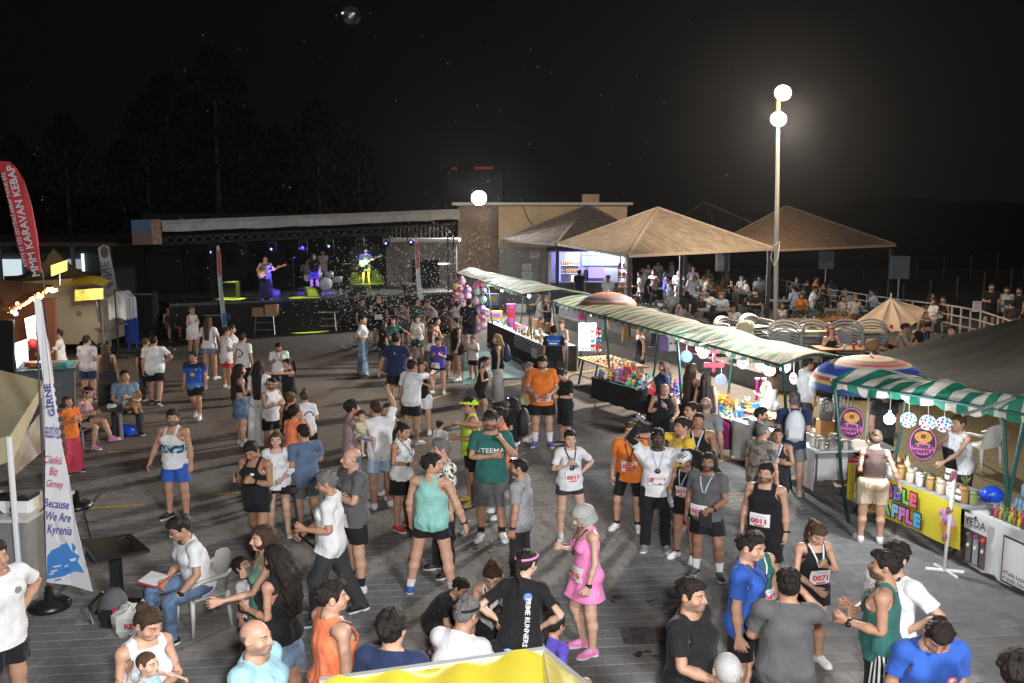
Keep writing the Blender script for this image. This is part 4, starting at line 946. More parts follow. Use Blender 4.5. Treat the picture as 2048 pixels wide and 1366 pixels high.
# ---------------------------------------------------------------- building behind the stage and the bar
def building():
 Y=46.;t=Thing('tan_building','tan rendered flat-roofed building behind the pavilions and the bar','building',(1,Y+4,0))
 x0,x1,xr=Dp(915,430,Y).x,Dp(997,430,Y).x,Dp(1254,430,Y).x;zt=Dp(1100,410,Y).z
 tan=mat('tan_render',(.56,.42,.27),.9,noise=.18,nscale=.8,bump=.15);gry=mat('shade_painted_render',(.30,.285,.26),.9,noise=.2,nscale=1.2,bump=.15)
 b=MB();b.box(((x1+xr)/2,Y+4,zt/2+1.6),(xr-x1,8,zt-3.2));t.part('wall',b,tan)
 b=MB();b.box(((x1+xr)/2,Y+4,1.6),(xr-x1-.02,8.05,3.2));t.part('lower_wall',b,gry)  # grey colour paints the pavilion roof's shadow onto the tan wall
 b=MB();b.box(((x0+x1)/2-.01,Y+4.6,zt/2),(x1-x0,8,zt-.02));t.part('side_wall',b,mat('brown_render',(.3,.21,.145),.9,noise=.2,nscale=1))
 b=MB();b.box(((x0+xr)/2,Y+4,zt+.06),(xr-x0+.5,8.7,.13));t.part('roof_slab',b,mat('pale_coping',(.5,.49,.47),.7))
 b=MB();b.box((Dp(1190,410,Y).x,Y+3,zt+.35),(.9,.9,.5));t.part('roof_hatch',b,tan)
 b=MB();b.tube([(x1+1.2,Y-.02,zt),(x1+1.5,Y-.03,zt-.7),(x1+2,Y-.03,zt-1.3),(x1+3.2,Y-.03,zt-1.6)],.02,4);t.part('wall_cable',b,mat('dark_cable',(.05,.045,.04),.7))
 p=Dp(958,396,Y-.6);f=Thing('floodlight','round blazing white floodlight mounted on the corner of the tan building roof','floodlight',p)
 q=Vector((0,-1,-.35)).normalized().to_track_quat('Z','Y').to_matrix()
 b=MB();b.lathe([(.3,-.2),(.42,-.02),(.44,0)],p,18,q);f.part('housing',b,mat('lamp_housing',(.1,.1,.1),.5),True)
 b=MB();b.lathe([(.0,.0),(.36,.01),(.36,.03),(0,.04)],p,18,q);f.part('lens',b,glow('flood_white',(1,.97,.92),130),True)
 b=MB();b.bar(p+Vector((0,.3,-.2)),(p.x,Y+.3,zt+.1),.05);f.part('bracket',b,mat('lamp_housing',(.1,.1,.1),.5))
 lamp_light('SPOT',p+Vector((0,-.6,-.1)),6000,(1,.96,.9),.9,(-2,18,0),150,.5)
 for i,(px,py,w,h,lines,lab)in enumerate(((1070,509,.5,.38,('DİKKAT','KAMERA','İLE İZLENİR'),'small black and white notice high on the shaded lower wall'),(1054,534,.47,.33,('SİGARA','İÇİLMEZ'),'pale blue notice in the middle of the shaded lower wall'),(1054,551,.55,.4,('LÜTFEN','ÇÖP ATMAYIN'),'lowest pale notice on the shaded lower wall above the striped awning'))):
  c=Dp(px,py,Y-.05);s=Thing('wall_notice',lab,'sign',c);b=MB();b.box(c,(w,.02,h));s.part('board',b,mat('notice_pale',(.55,.62,.66),.6)if i else mat('notice_dark',(.7,.7,.68),.6))
  if i==0:b=MB();b.box(c+Vector((0,-.012,h*.36)),(w*.96,.01,h*.24));s.part('header',b,mat('phone_black',(.012,.012,.014),.25))
  for j,l in enumerate(lines):s.text('notice_lettering',l,.09,c+Vector((0,-.014,h*.2-j*.12)),(1,0,0),(0,0,1),mat('print_dark',(.03,.04,.08),.7))
building()
def bar():
 Y=44.6;a,c=Dp(1108,540,Y).x,Dp(1242,540,Y).x;t=Thing('bar_kiosk','open bar kiosk lit blue with shelves of drinks under the pavilions','bar',((a+c)/2,Y+.5,DZ));dk=mat('bar_dark',(.03,.03,.035),.5)
 zt=Dp(1100,503,Y).z
 b=MB();b.box(((a+c)/2,Y+1.15,(zt+DZ)/2),(c-a+.4,.1,zt-DZ));t.part('back_wall',b,mat('bar_wall',(.25,.26,.35),.6))
 for x in(a-.2,c+.2):b=MB();b.box((x,Y+.6,(zt+DZ)/2),(.12,1.2,zt-DZ));t.part('side_wall',b,mat('bar_white',(.7,.7,.72),.6))
 b=MB();b.box(((a+c)/2,Y+.5,zt+.06),(c-a+.7,1.6,.12));t.part('canopy',b,dk)
 b=MB();b.box(((a+c)/2,Y,DZ+.52),(c-a+.3,.5,1.04));t.part('counter',b,dk);b=MB();b.box(((a+c)/2,Y-.03,DZ+1.08),(c-a+.4,.66,.06));t.part('counter_top',b,mat('bar_top',(.2,.18,.17),.3))
 for x in(a+.35,a+1.35):b=MB();b.box((x,Y+1.02,2.25),(.07,.06,1.7));t.part('led_tube',b,glow('led_blue',(.12,.14,1),5))
 for i in range(2):
  z=1.9+i*.42;b=MB();b.box((a+.85,Y+.95,z),(.95,.26,.03));sh=t.part('shelf',b,mat('bar_white',(.7,.7,.72),.6))
 b=MB();b.box((a+1.2,Y+1.0,1.45),(.55,.3,.7));t.part('lit_fridge',b,glow('fridge_glow',(1,.86,.6),1.6))
 b=MB();b.box((c-.9,Y+1.0,2.55),(1.9,.1,.5));t.part('menu_panel',b,glow('menu_white',(.85,.92,1),.9));b=MB();b.box((a+2.2,Y+1.0,1.95),(.8,.08,.55));t.part('screen',b,glow('bar_screen',(.4,.3,1),1.6))
 for i in range(2):
  for j in range(9):
   p=(a+.45+j*.1,Y+.9,1.915+i*.42);g=MB();g.lathe([(.035,0),(.035,.17),(.012,.22),(.012,.28)],(0,0,0),6);g.build('liquor_bottle',mat('amber_glass',(.5,.3,.04),.2),loc=p,smooth=True,label='amber bottle, %s from the left on the %s lit shelf of the bar'%(ORD[j],('lower','upper')[i]),cat='bottle',group='bottles on the shelves of the bar')
 lamp_light('POINT',((a+c)/2-.6,Y+.4,zt-.3),160,(.5,.46,1),.15);lamp_light('POINT',(c-.6,Y+.4,zt-.3),170,(.9,.95,1),.15);lamp_light('SPOT',((a+c)/2+.8,Y-.75,zt-.1),2600,(.86,.93,1),.25,(9.5,41,.8),120,.6)  # outward canopy spot added to brighten the pavilion guests
 b=MB();b.box(((a+c)/2+.8,Y-.42,zt-.04),(1.6,.12,.08));t.part('strip_light',b,glow('strip_light',(1,.98,.9),3))  # glowing strip added as the fixture of the outward spot
 px=Dp(1250,560,40.5);r=Thing('snack_rack','red wire rack hung with snack bags beside a pavilion post','rack',(px.x,40.5,DZ));red=mat('rack_red',(.5,.04,.04),.5)
 for sx in(-.3,.3):b=MB();b.bar((px.x+sx,40.5,DZ),(px.x+sx,40.5,2.6),.025);r.part('upright',b,red)
 for z in(.7,1.15,1.6,2.05,2.45):
  b=MB();b.box((px.x,40.4,z),(.66,.34,.04));r.part('tray',b,red)
  for j in range(4):
   q=MB();q.box((0,0,.12),(.13,.08,.2),bev=.03);q.build('snack_bag',mat(*(('bag_red',(.6,.05,.06),.35),('bag_white',(.6,.6,.62),.35),('bag_yellow',(.6,.42,.05),.35))[(j+int(z*10))%3]),loc=(px.x-.24+j*.16,40.38,z+.02),label='shiny %s snack bag, %s from the left on the %s shelf of the red rack'%(('red','white','yellow')[(j+int(z*10))%3],ORD[j],{.7:'lowest',1.15:'second',1.6:'middle',2.05:'fourth',2.45:'top'}[z]),cat='snack bag',group='snack bags in the red rack')
bar()
# ---------------------------------------------------------------- pavilions
def slat_mat(name,c):
 return mat(name,c,.85,noise=.22,nscale=3,bump=.2,stretch=(1,1,1))
def pavilion(label,N,Rr,Ll,apex,c,posts,battens=True):
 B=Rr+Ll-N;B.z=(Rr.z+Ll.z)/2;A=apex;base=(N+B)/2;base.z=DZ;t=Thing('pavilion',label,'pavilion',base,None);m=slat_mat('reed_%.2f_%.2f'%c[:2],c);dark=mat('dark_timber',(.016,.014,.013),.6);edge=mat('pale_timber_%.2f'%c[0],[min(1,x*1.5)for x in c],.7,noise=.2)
 ring=[N,Rr,B,Ll];b=MB()
 for i in range(4):b.quad(ring[i],ring[(i+1)%4],A)
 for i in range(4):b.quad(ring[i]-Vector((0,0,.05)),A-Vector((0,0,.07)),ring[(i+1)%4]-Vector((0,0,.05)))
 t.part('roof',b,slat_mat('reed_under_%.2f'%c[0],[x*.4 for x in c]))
 for i in range(4):
  b=MB();p,q=ring[i],ring[(i+1)%4];b.bar(p+Vector((0,0,-.02)),q+Vector((0,0,-.02)),.075,4);t.part('eave_board',b,edge if i in(0,)else dark)
  b=MB();b.bar(p+Vector((0,0,.03)),A+Vector((0,0,.04)),.06,4);t.part('hip_cap',b,edge)
  if battens and i in(0,3):
   b=MB();e=(q-p);L=e.length;n=int(L/.115);nrm=e.cross(A-p).normalized();nrm=nrm if nrm.z>0 else-nrm;rs=random.Random(i)
   foot=(A-p).dot(e)/L/L;up=(A-(p+e*foot))
   for k in range(1,n):
    f=k/n;h=f/foot if f<foot else(1-f)/(1-foot);s=p+e*f;tpt=s+up*h*.985;w=e.normalized()*.043*rs.uniform(.75,1.1);off=nrm*rs.uniform(.02,.05)
    b.add([s-w,s+w,tpt+w,tpt-w,s-w*.3+off,s+w*.3+off,tpt+w*.3+off,tpt-w*.3+off],[(4,5,6,7),(0,4,7,3),(1,2,6,5),(0,1,5,4)])
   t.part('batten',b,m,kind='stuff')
 for p in posts:
  pp=p if isinstance(p,Vector)else ring[p]*.97+base*.03;z1=min(r.z for r in ring)-.02;b=MB();b.box((pp.x,pp.y,(DZ+z1)/2),(.15,.15,z1-DZ));t.part('post',b,dark)
P1=[Dp(1257,511,32),Dp(1546,497,37),Dp(1117,488,39.5),Dp(1316,417,38.5)]
pavilion('nearest pavilion, its pyramid reed roof brightly lit, in front of the bar',*P1,(.42,.33,.25),(0,1,Vector((Dp(1363,500,41).x,41,0)),2))
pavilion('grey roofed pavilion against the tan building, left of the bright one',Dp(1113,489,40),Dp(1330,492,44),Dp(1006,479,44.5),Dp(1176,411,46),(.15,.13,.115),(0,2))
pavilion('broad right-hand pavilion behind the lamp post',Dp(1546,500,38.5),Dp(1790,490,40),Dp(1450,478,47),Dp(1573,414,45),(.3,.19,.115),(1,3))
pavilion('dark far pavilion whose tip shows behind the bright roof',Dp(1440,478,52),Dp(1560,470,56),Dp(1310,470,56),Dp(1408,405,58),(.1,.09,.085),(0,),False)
# ---------------------------------------------------------------- stage
def stage():
 A=G(459,673);D=(G(735,656)-A).normalized();N=Vector((-D.y,D.x,0));L0,L1=-2.2,10.2;H=1.4
 S=lambda u,v,z=0.:A+D*u+N*v+Vector((0,0,z));blk=mat('stage_black',(.012,.012,.013),.8);dk=mat('black_metal',(.03,.03,.032),.45,.6);alu=mat('aluminium',(.45,.46,.48),.35,.8);tru=mat('dark_truss',(.06,.06,.065),.5,.5)
 t=Thing('stage','black stage platform under a white truss canopy at the far end of the plaza','stage',S(4,3))
 b=MB();b.slab([S(L0,0,H-.05),S(L1,0,H-.05),S(L1,7,H-.05),S(L0,7,H-.05)],.1);t.part('platform',b,mat('stage_floor',(.05,.05,.052),.45))
 b=MB();b.slab([S(L0,.05,.67),S(L1,.05,.67),S(L1,.12,.67),S(L0,.12,.67)],1.34);t.part('skirt',b,blk)
 b=MB();b.slab([S(L0,6.9,3.1),S(L1,6.9,3.1),S(L1,7,3.1),S(L0,7,3.1)],3.6);t.part('back_drop',b,mat('stage_drape',(.008,.008,.009),.9))
 fl,fr=Dp(322,452,36.2),Dp(916,428,40.6);up=Vector((0,0,1));h=.21
 b=MB();rs=random.Random(4);n=24
 pts=[fl.lerp(fr,i/n)-N*.25+N*rs.uniform(-.1,.1)for i in range(n+1)];V=[p-up*(h+rs.uniform(0,.05))for p in pts]+[p+up*(h*.25)-N*.05*(i%2)for i,p in enumerate(pts)]+[p+up*h+N*.05 for p in pts];m=n+1
 b.add(V,[(j*m+i,j*m+i+1,(j+1)*m+i+1,(j+1)*m+i)for j in(0,1)for i in range(n)]);canopy=t.part('canopy_fascia',b,mat('white_tarpaulin',(.4,.39,.38),.6,noise=.15,nscale=3))
 b=MB();b.slab([fl+up*h*.9,fr+up*h*.9,fr+N*6-up*.25,fl+N*6-up*.25],.06);t.part('canopy',b,mat('white_tarpaulin',(.42,.41,.4),.6))
 b=MB();q=Dp(262,440,35.6)
 for(a,c)in((q,fl),):b.slab([a-up*.98,c-up*.72,c+up*.27,a+up*0],.06,N)
 t.part('mural_panel',b,mural_mat())
 T0,T1=fl-up*.45+N*.3,fr-up*.45+N*.3;b=MB()
 for oz in(0,-.3):
  for on in(0,.3):b.bar(T0+up*oz+N*on,T1+up*oz+N*on,.028,5)
 for i in range(34):
  p,p2=T0.lerp(T1,i/34),T0.lerp(T1,(i+1)/34);b.bar(p,p2-up*.3,.014,4,caps=False);b.bar(p-up*.3,p2,.014,4,caps=False);b.bar(p,p2+N*.3,.014,4,caps=False)
 t.part('truss',b,tru)
 for u,v in((-.4,.3),(9.9,.3),(-.4,6.6),(9.9,6.6)):
  b=MB();p=S(u,v);z=fl.z-.5+(fr.z-fl.z)*(u/10)
  for ox,oy in((-.13,-.13),(.13,-.13),(.13,.13),(-.13,.13)):b.bar(p+Vector((ox,oy,0)),p+Vector((ox,oy,z)),.025,5)
  for k in range(int(z/.35)):s=-1 if k%2 else 1;b.bar(p+Vector((-.13*s,-.13,k*.35)),p+Vector((.13*s,-.13,k*.35+.35)),.012,4,caps=False)
  t.part('tower',b,dk)
 for i,px in enumerate((415,472,530,592,645,708,764,818)):
  f=(px-322)/594;p=T0.lerp(T1,f)-up*.36;e=Thing('stage_light','black moving-head stage light, %s from the left under the stage truss'%ORD[i],'stage light',p,'moving-head lights under the stage truss')
  b=MB();b.box(p-up*.06,(.34,.22,.12));e.part('base',b,dk)
  b=MB();b.box(p-up*.26+Vector((-.16,0,0)),(.05,.1,.36));b.box(p-up*.26+Vector((.16,0,0)),(.05,.1,.36));b.box(p-up*.12,(.36,.1,.05));e.part('yoke',b,dk)
  b=MB();b.ball(p-up*.36,(.13,.15,.17));e.part('lamp_head',b,dk,True)
  b=MB();b.ball(p-up*.34+Vector((0,-.135,0)),(.05,.02,.05),8,4);e.part('lens',b,glow('lens_blue',(.15,.2,1),6)if i in(0,2,4,6,7)else mat('lens_dull',(.15,.17,.16),.2))
 for i,(u,v,lab)in enumerate(((1.9,.5,'black wedge monitor on the stage front, left of the bassist'),(3.6,.5,'black wedge monitor in front of the bassist'),(5.6,.5,'black wedge monitor in front of the singer'),(8.0,.5,'black wedge monitor in front of the green guitar player'))):
  p=S(u,v,H);e=Thing('monitor',lab,'speaker',p);b=MB()
  P=[S(u-.3,v-.2,H),S(u+.3,v-.2,H),S(u+.3,v+.25,H),S(u-.3,v+.25,H)];Q=[S(u-.3,v-.05,H+.35),S(u+.3,v-.05,H+.35),S(u+.3,v+.25,H+.42),S(u-.3,v+.25,H+.42)]
  b.add(P+Q,[(3,2,1,0),(4,5,6,7),(0,1,5,4),(1,2,6,5),(2,3,7,6),(3,0,4,7)]);e.part('cabinet',b,dk);b=MB();b.add([S(u-.25,v-.19+.0,H+.04),S(u+.25,v-.19,H+.04),S(u+.25,v-.07,H+.32),S(u-.25,v-.07,H+.32)],[(0,1,2,3)]);e.part('grille',b,mat('grille',(.03,.03,.03),.7))
 for(u,v,lab,hh)in((3.0,1.3,'microphone stand beside the bassist',1.5),(5.5,1.2,'microphone stand at the singer',1.5),(8.6,1.2,'microphone stand beside the green guitar',1.55)):
  p=S(u,v,H);e=Thing('microphone_stand',lab,'microphone stand',p);b=MB();b.bar(p,p+up*hh,.018);e.part('stem',b,dk);b=MB();b.lathe([(.16,0),(.16,.03),(.03,.05)],p,12);e.part('base',b,dk);b=MB();b.bar(p+up*hh,p+up*(hh+.12)-N*.2,.012);b.ball(p+up*(hh+.13)-N*.22,.045,6,4);e.part('microphone',b,dk)
 p=S(5.0,3.4,H);e=Thing('drum_kit','drum kit with pale bass drum at the back of the stage','drum kit',p);pearl=mat('drum_shell',(.45,.47,.5),.35);br=mat('cymbal',(.5,.38,.12),.3,.9)
 q=(-N).to_track_quat('Z','Y').to_matrix();b=MB();b.lathe([(.29,-.22),(.3,-.2),(.3,.2),(.29,.22)],p+up*.31,18,q);e.part('bass_drum',b,pearl,True)
 for u,v,z,r in((-.28,0,.72,.16),(.25,0,.74,.17),(-.75,.25,.6,.18),(.72,.35,.48,.22)):
  b=MB();c=p+D*u+N*v;b.lathe([(r,z-.14),(r,z+.12)],c,14);e.part('drum',b,pearl,True);b=MB();b.bar(c,c+up*(z-.1),.02);e.part('stand',b,dk)
 for u,v,z in((-.95,.1,1.15),(.95,.1,1.2),(-.6,.5,.9)):
  b=MB();c=p+D*u+N*v;b.lathe([(.24,z-.01),(.05,z+.02),(.02,z+.03)],c,14);e.part('cymbal',b,br,True);b=MB();b.bar(c,c+up*z,.015);e.part('stand',b,dk)
 p=S(6.0,2.6,H);e=Thing('keyboard','keyboard on a folding stand beside the drums','keyboard',p);b=MB();b.box(p+up*.9,(1.1,.35,.1));e.part('keys',b,dk);b=MB();b.bar(p-D*.4,p+D*.4+up*.85,.02);b.bar(p+D*.4,p-D*.4+up*.85,.02);e.part('stand',b,dk)
 for i,(u,v,w,z0,hh,lab)in enumerate(((.4,1.6,.75,H,.7,'flight case on the left of the stage with pale edges'),(-.55,-.6,.9,0,1.0,'black flight case standing in front of the stage left end'),(-3.1,-.3,.8,0,1.9,'tall black speaker stack left of the stage'))):
  p=S(u,v,z0);e=Thing('speaker_stack' if i==2 else 'flight_case',lab,'speaker' if i==2 else 'case',p);b=MB();b.box(p+up*hh/2,(w,.6,hh),bev=.02);e.part('cabinet',b,dk)
  b=MB()
  for zz in(.03,hh-.03):b.box(p+up*zz+Vector((0,-.3,0)),(w,.02,.05))
  e.part('edge_trim',b,alu)
 for k,(px,py,lab)in enumerate(((533,668,'grey folding table carrying cardboard boxes in front of the stage'),(655,660,'bare grey folding trestle in front of the stage skirt'))):
  p=G(px,py);e=Thing('folding_table',lab,'table',p);b=MB();b.box(p+up*.78,(1.0,.6,.05));e.part('table_top',b,mat('grey_top',(.3,.3,.3),.5))
  for sx in(-.42,.42):
   b=MB();b.bar(p+Vector((sx,-.26,0)),p+Vector((sx*.85,-.2,.76)),.022);b.bar(p+Vector((sx,.26,0)),p+Vector((sx*.85,.2,.76)),.022);b.bar(p+Vector((sx*.95,-.24,.3)),p+Vector((sx*.95,.24,.3)),.018);e.part('leg',b,alu)
  b=MB();b.bar(p+Vector((-.4,-.24,.2)),p+Vector((.4,-.24,.2)),.018);b.bar(p+Vector((-.38,-.22,.5)),p+Vector((.38,-.22,.5)),.018);e.part('stretcher',b,alu)
  if k==0:
   for dx,dy,w,hh,c,lab2 in((-.28,-.1,.5,.3,(.42,.24,.11),'brown cardboard box on the left of the grey table'),(.3,-.1,.48,.42,(.45,.27,.14),'taller cardboard box with a white base on the grey table'),(0,.12,.5,.36,(.3,.17,.08),'open dark cardboard box behind the two others on the grey table')):
    c0=p+Vector((dx,dy,.805));e2=Thing('cardboard_box',lab2,'box',c0);b=MB();b.box(c0+up*hh/2,(w,.36,hh));cm=mat('cardboard_%.2f'%c[0],c,.85,noise=.1);e2.part('carton',b,cm)
    b=MB();b.add([c0+Vector((-w/2,-.18,hh)),c0+Vector((w/2,-.18,hh)),c0+Vector((w/2,-.32,hh+.05)),c0+Vector((-w/2,-.32,hh+.05))],[(0,1,2,3),(3,2,1,0)]);e2.part('flap',b,cm)
 lamp_light('SPOT',S(.9,.9,4.0),5000,(.85,1,.1),.05,S(.4,1.2,H),26,.3);lamp_light('SPOT',S(1.6,-.6,4),4000,(.1,.08,1),.05,S(1.9,.6,H),16,.3)
 return S,D,N
def mural_mat():
 m,n,b=nodes_of('mural');k=NB(n);co=k.tc('Generated');X,Y,Z=k.xyz(co);nz=k.noise(co,6,4)
 s=k.m('ADD',k.m('MULTIPLY',k.m('ABSOLUTE',k.m('SINE',k.m('MULTIPLY',X,14))),.55),k.m('MULTIPLY',nz,.25));c=k.mix(k.sm(k.m('SUBTRACT',Z,s),-.05,.02),(.14,.04,.015),k.mix(nz,(.01,.07,.17),(.025,.11,.2)))
 c=k.mix(k.sm(X,.66,.7),c,k.mix(k.sm(nz,.4,.6),(.3,.25,.18),(.35,.1,.04)));n.links.new(c,b.inputs['Base Color']);return m
STG,SD,SN=stage()
def hut():
 Y=43.5;t=Thing('grey_hut','low grey concrete hut with a dark doorway right of the stage','building',(Dp(840,600,Y).x,Y+1,0));x0,x1=Dp(772,500,Y).x,Dp(912,500,Y).x;z=Dp(800,484,Y).z;g=mat('hut_grey',(.16,.155,.15),.9,noise=.2,nscale=2)
 b=MB();b.box(((x0+x1)/2,Y+1,z/2),(x1-x0,2,z));t.part('wall',b,g)
 b=MB();b.box(((x0+x1)/2,Y+1,z+.08),(x1-x0+.3,2.3,.16));t.part('roof',b,mat('pale_coping',(.5,.49,.47),.7))
 b=MB();b.box((x0+1.9,Y-.01,1.5),(1.3,.05,2.4));t.part('doorway',b,mat('dark_opening',(.01,.01,.01),.9));b=MB();b.box((x1-.6,Y-.03,2.5),(.55,.05,.06));t.part('strip_light',b,glow('strip_light',(1,.98,.9),3))
 for i in range(12):pass
 r=Thing('railing','row of thin railing bars on the roof of the grey hut','railing',((x0+x1)/2,Y+.1,z+.16))
 for i in range(14):b=MB();b.bar((x0+.3+i*.2,Y+.1,z+.16),(x0+.3+i*.2,Y+.1,z+.75),.02,4);r.part('bar',b,mat('rail_grey',(.2,.2,.2),.5))
hut()
# ================================================================ STALLS
def awning_mat(name,ca,cb,w,cc=None,skew=.25):
 m,n,b=nodes_of(name);k=NB(n);X,Y,Z=k.xyz(k.attr('rest'));co=k.tc('Object')
 u=k.m('ADD',k.m('ADD',X,k.m('MULTIPLY',Y,skew)),k.m('MULTIPLY',k.noise(co,2.2,2),.12));f=k.m('FRACT',k.m('DIVIDE',u,w));dirt=k.noise(co,5,4)
 c=k.mix(k.m('GREATER_THAN',f,.5),ca,cb)
 if cc:c=k.mix(k.m('MULTIPLY',k.m('GREATER_THAN',f,.76),k.m('LESS_THAN',f,.88)),c,cc)
 mm=n.nodes.new('ShaderNodeMixRGB');mm.blend_type='MULTIPLY';mm.inputs[0].default_value=.55;n.links.new(c,mm.inputs[1]);n.links.new(k.mix(k.sm(dirt,.3,.7),(.72,.66,.55),(1,1,1)),mm.inputs[2]);c=mm.outputs[0]
 n.links.new(c,b.inputs['Base Color']);b.inputs['Roughness'].default_value=.65;b.inputs['Specular IOR Level'].default_value=.3
 tr=n.nodes.new('ShaderNodeBsdfTranslucent');n.links.new(c,tr.inputs[0]);mx=n.nodes.new('ShaderNodeMixShader');mx.inputs[0].default_value=.34
 n.links.new(b.outputs[0],mx.inputs[1]);n.links.new(tr.outputs[0],mx.inputs[2]);n.links.new(mx.outputs[0],n.nodes['Material Output'].inputs[0])
 n.links.new(k.bump(k.noise(k.mapv(co,(1,1,1)),4,3),.5,.05),b.inputs['Normal']);MATS[name]=m;return m
def canvas(t,name,FL,FR,BR,BL,m,arch=.12,sag=.06,bays=3,nu=40,nv=9,val=.2,seed=1,skew=0):
 rs=np.random.RandomState(seed);L=(FR-FL).length;Dd=(BL-FL).length;V=[];Rr=[];F=[]
 ph=rs.uniform(0,6.28,4)
 for j in range(nv):
  for i in range(nu):
   u,v=i/(nu-1),j/(nv-1);p=(FL.lerp(FR,u)).lerp(BL.lerp(BR,u),v)
   z=arch*math.sin(math.pi*v)-sag*abs(math.sin(math.pi*u*bays))*(.4+.6*math.sin(math.pi*v))+.018*math.sin(u*31+ph[0]+v*5)+.012*math.sin(u*57+ph[1]-v*7)
   V.append((p.x,p.y,p.z+z));Rr.append((u*L,v*Dd,0))
 F=[(j*nu+i,j*nu+i+1,(j+1)*nu+i+1,(j+1)*nu+i)for j in range(nv-1)for i in range(nu-1)]
 V=np.array(V)-np.array(t.b[:]);o=link(name,mesh_np(name,V,F,m,True,np.array(Rr)),t.e)
 if val:
  V2=[];R2=[];n2=nu*3
  for j in range(3):
   for i in range(n2):
    u=i/(n2-1);k=u*(nu-1);i0=min(int(k),nu-2);a=V[i0]*(1-(k-i0))+V[i0+1]*(k-i0);d=val*j/2*(1 if j<2 else .78+.22*abs(math.sin(u*L/.24*math.pi)))
    nn=(FR-FL).normalized();out=Vector((nn.y,-nn.x,0))*(.02*math.sin(u*40+ph[2])*j-.012*j)
    V2.append((a[0]-out.x,a[1]-out.y,a[2]-d));R2.append((u*L,-d,0))
  F2=[(j*n2+i,j*n2+i+1,(j+1)*n2+i+1,(j+1)*n2+i)for j in range(2)for i in range(n2-1)]
  link('valance',mesh_np('valance',np.array(V2),F2,m,True,np.array(R2)),t.e)
 return o
GREEN,CREAM=(.012,.15,.095),(.42,.37,.28)
AWM=awning_mat('green_white_canvas',GREEN,(.46,.43,.39),.34);AWM2=awning_mat('faded_striped_canvas',(.09,.21,.155),(.5,.44,.34),.36,(.30,.22,.12))
tubem=mat('green_tube',(.012,.06,.05),.45);WHITE=mat('white_cloth',(.62,.62,.62),.8,noise=.06,nscale=6,bump=.4);BLACKC=mat('black_cloth',(.012,.012,.013),.85,bump=.4,nscale=8)
def stall_frame(t,FL,FR,BR,BL,n=3,us=None):
 for i in range(n):
  u=us[i]if us else i/(n-1);f=FL.lerp(FR,u);k=BL.lerp(BR,u)
  for p,q in((f,k),(k,f)):
   d=Vector((q.x-p.x,q.y-p.y,0)).normalized();b=MB();b.tube([Vector((p.x,p.y,0))+d*.35,Vector((p.x,p.y,.8))+d*.2,Vector((p.x,p.y,1.6))+d*.12,Vector((p.x,p.y,p.z-.2))+d*.06,p],.028,6);t.part('post',b,tubem,True)
  b=MB();b.tube([f,f.lerp(k,.5)+Vector((0,0,.1)),k],.022,6);t.part('roof_bar',b,tubem,True)
 for a,c in((FL,FR),(BL,BR)):b=MB();b.bar(a-Vector((0,0,.02)),c-Vector((0,0,.02)),.022);t.part('rail',b,tubem)
def bulb(px,py,z,lab,e=60,r=.055,col=(.86,.93,1),s=40):
 p=G(px,py,z);t=Thing('light_bulb',lab,'light bulb',p);b=MB();b.ball(p,r,12,8);t.part('bulb',b,glow('bulb_cool',col,s),True);b=MB();b.lathe([(.02,r*.8),(.025,r+.05),(.008,r+.06)],p,8);t.part('socket',b,mat('white_plastic',(.7,.7,.7),.4))
 b=MB();b.bar(p+Vector((0,0,r+.05)),p+Vector((0,0,r+.3)),.006,4);t.part('cord',b,mat('white_cable',(.6,.58,.52),.6));lamp_light('POINT',p-Vector((0,0,r+.03)),e,col,.06);return p
class Table:
 def __init__(s,name,lab,pA,pB,depth,z,top,skirt=None,sh=None,legs=True,cat='table',back=False):
  A,B=G(*pA,z),G(*pB,z);d=(B-A);d.z=0;s.L=d.length;s.u=d.normalized();s.v=Vector((-s.u.y,s.u.x,0));s.A=A;s.D=depth;s.z=z
  t=s.t=Thing(name,lab,cat,(A.x,A.y,0));P=s.P;b=MB();b.slab([P(0,0,-.02),P(s.L,0,-.02),P(s.L,depth,-.02),P(0,depth,-.02)],.035);t.part('table_top',b,top)
  if skirt:
   sh=sh or z-.03;n=36;path=[(0,depth),(0,0),(s.L,0),(s.L,depth)];tot=depth*2+s.L;V=[];Fc=[]
   def at(q):
    if q<depth:return P(0,depth-q),-s.u
    if q<depth+s.L:return P(q-depth,0),-s.v
    return P(s.L,q-depth-s.L),s.u
   for j in range(4):
    for i in range(n+1):
     p,o=at(tot*i/n);V.append(p+o*(.012+.02*j/3*(1+math.sin(i*2.3)))-Vector((0,0,-.003+sh*j/3*(1-.03*math.sin(i*1.3)))))
   Fc=[(j*(n+1)+i,j*(n+1)+i+1,(j+1)*(n+1)+i+1,(j+1)*(n+1)+i)for j in range(3)for i in range(n)];b=MB();b.add(V,Fc);t.part('table_cloth',b,skirt,True)
  if legs:
   for u in(.08,s.L-.08):
    for v in(.08,depth-.08):b=MB();b.bar(P(u,v,-.04),P(u,v,-z),.018);t.part('leg',b,mat('leg_grey',(.25,.25,.25),.4,.6))
 def P(s,u,v,h=0.):return s.A+s.u*u+s.v*v+Vector((0,0,h))
 def put(s,me,u,v,lab,cat,group,name,sc=1.,rz=None,h=.0):
  o=link(name,me,None,s.P(u,v,h),random.uniform(0,6.28)if rz is None else rz);o.scale=(sc,sc,sc);return tag(o,lab.replace('small','small '+me['cn']).replace('topping',me['cn']+' topping').replace('  ',' ')if me.get('cn')else lab,cat,group)
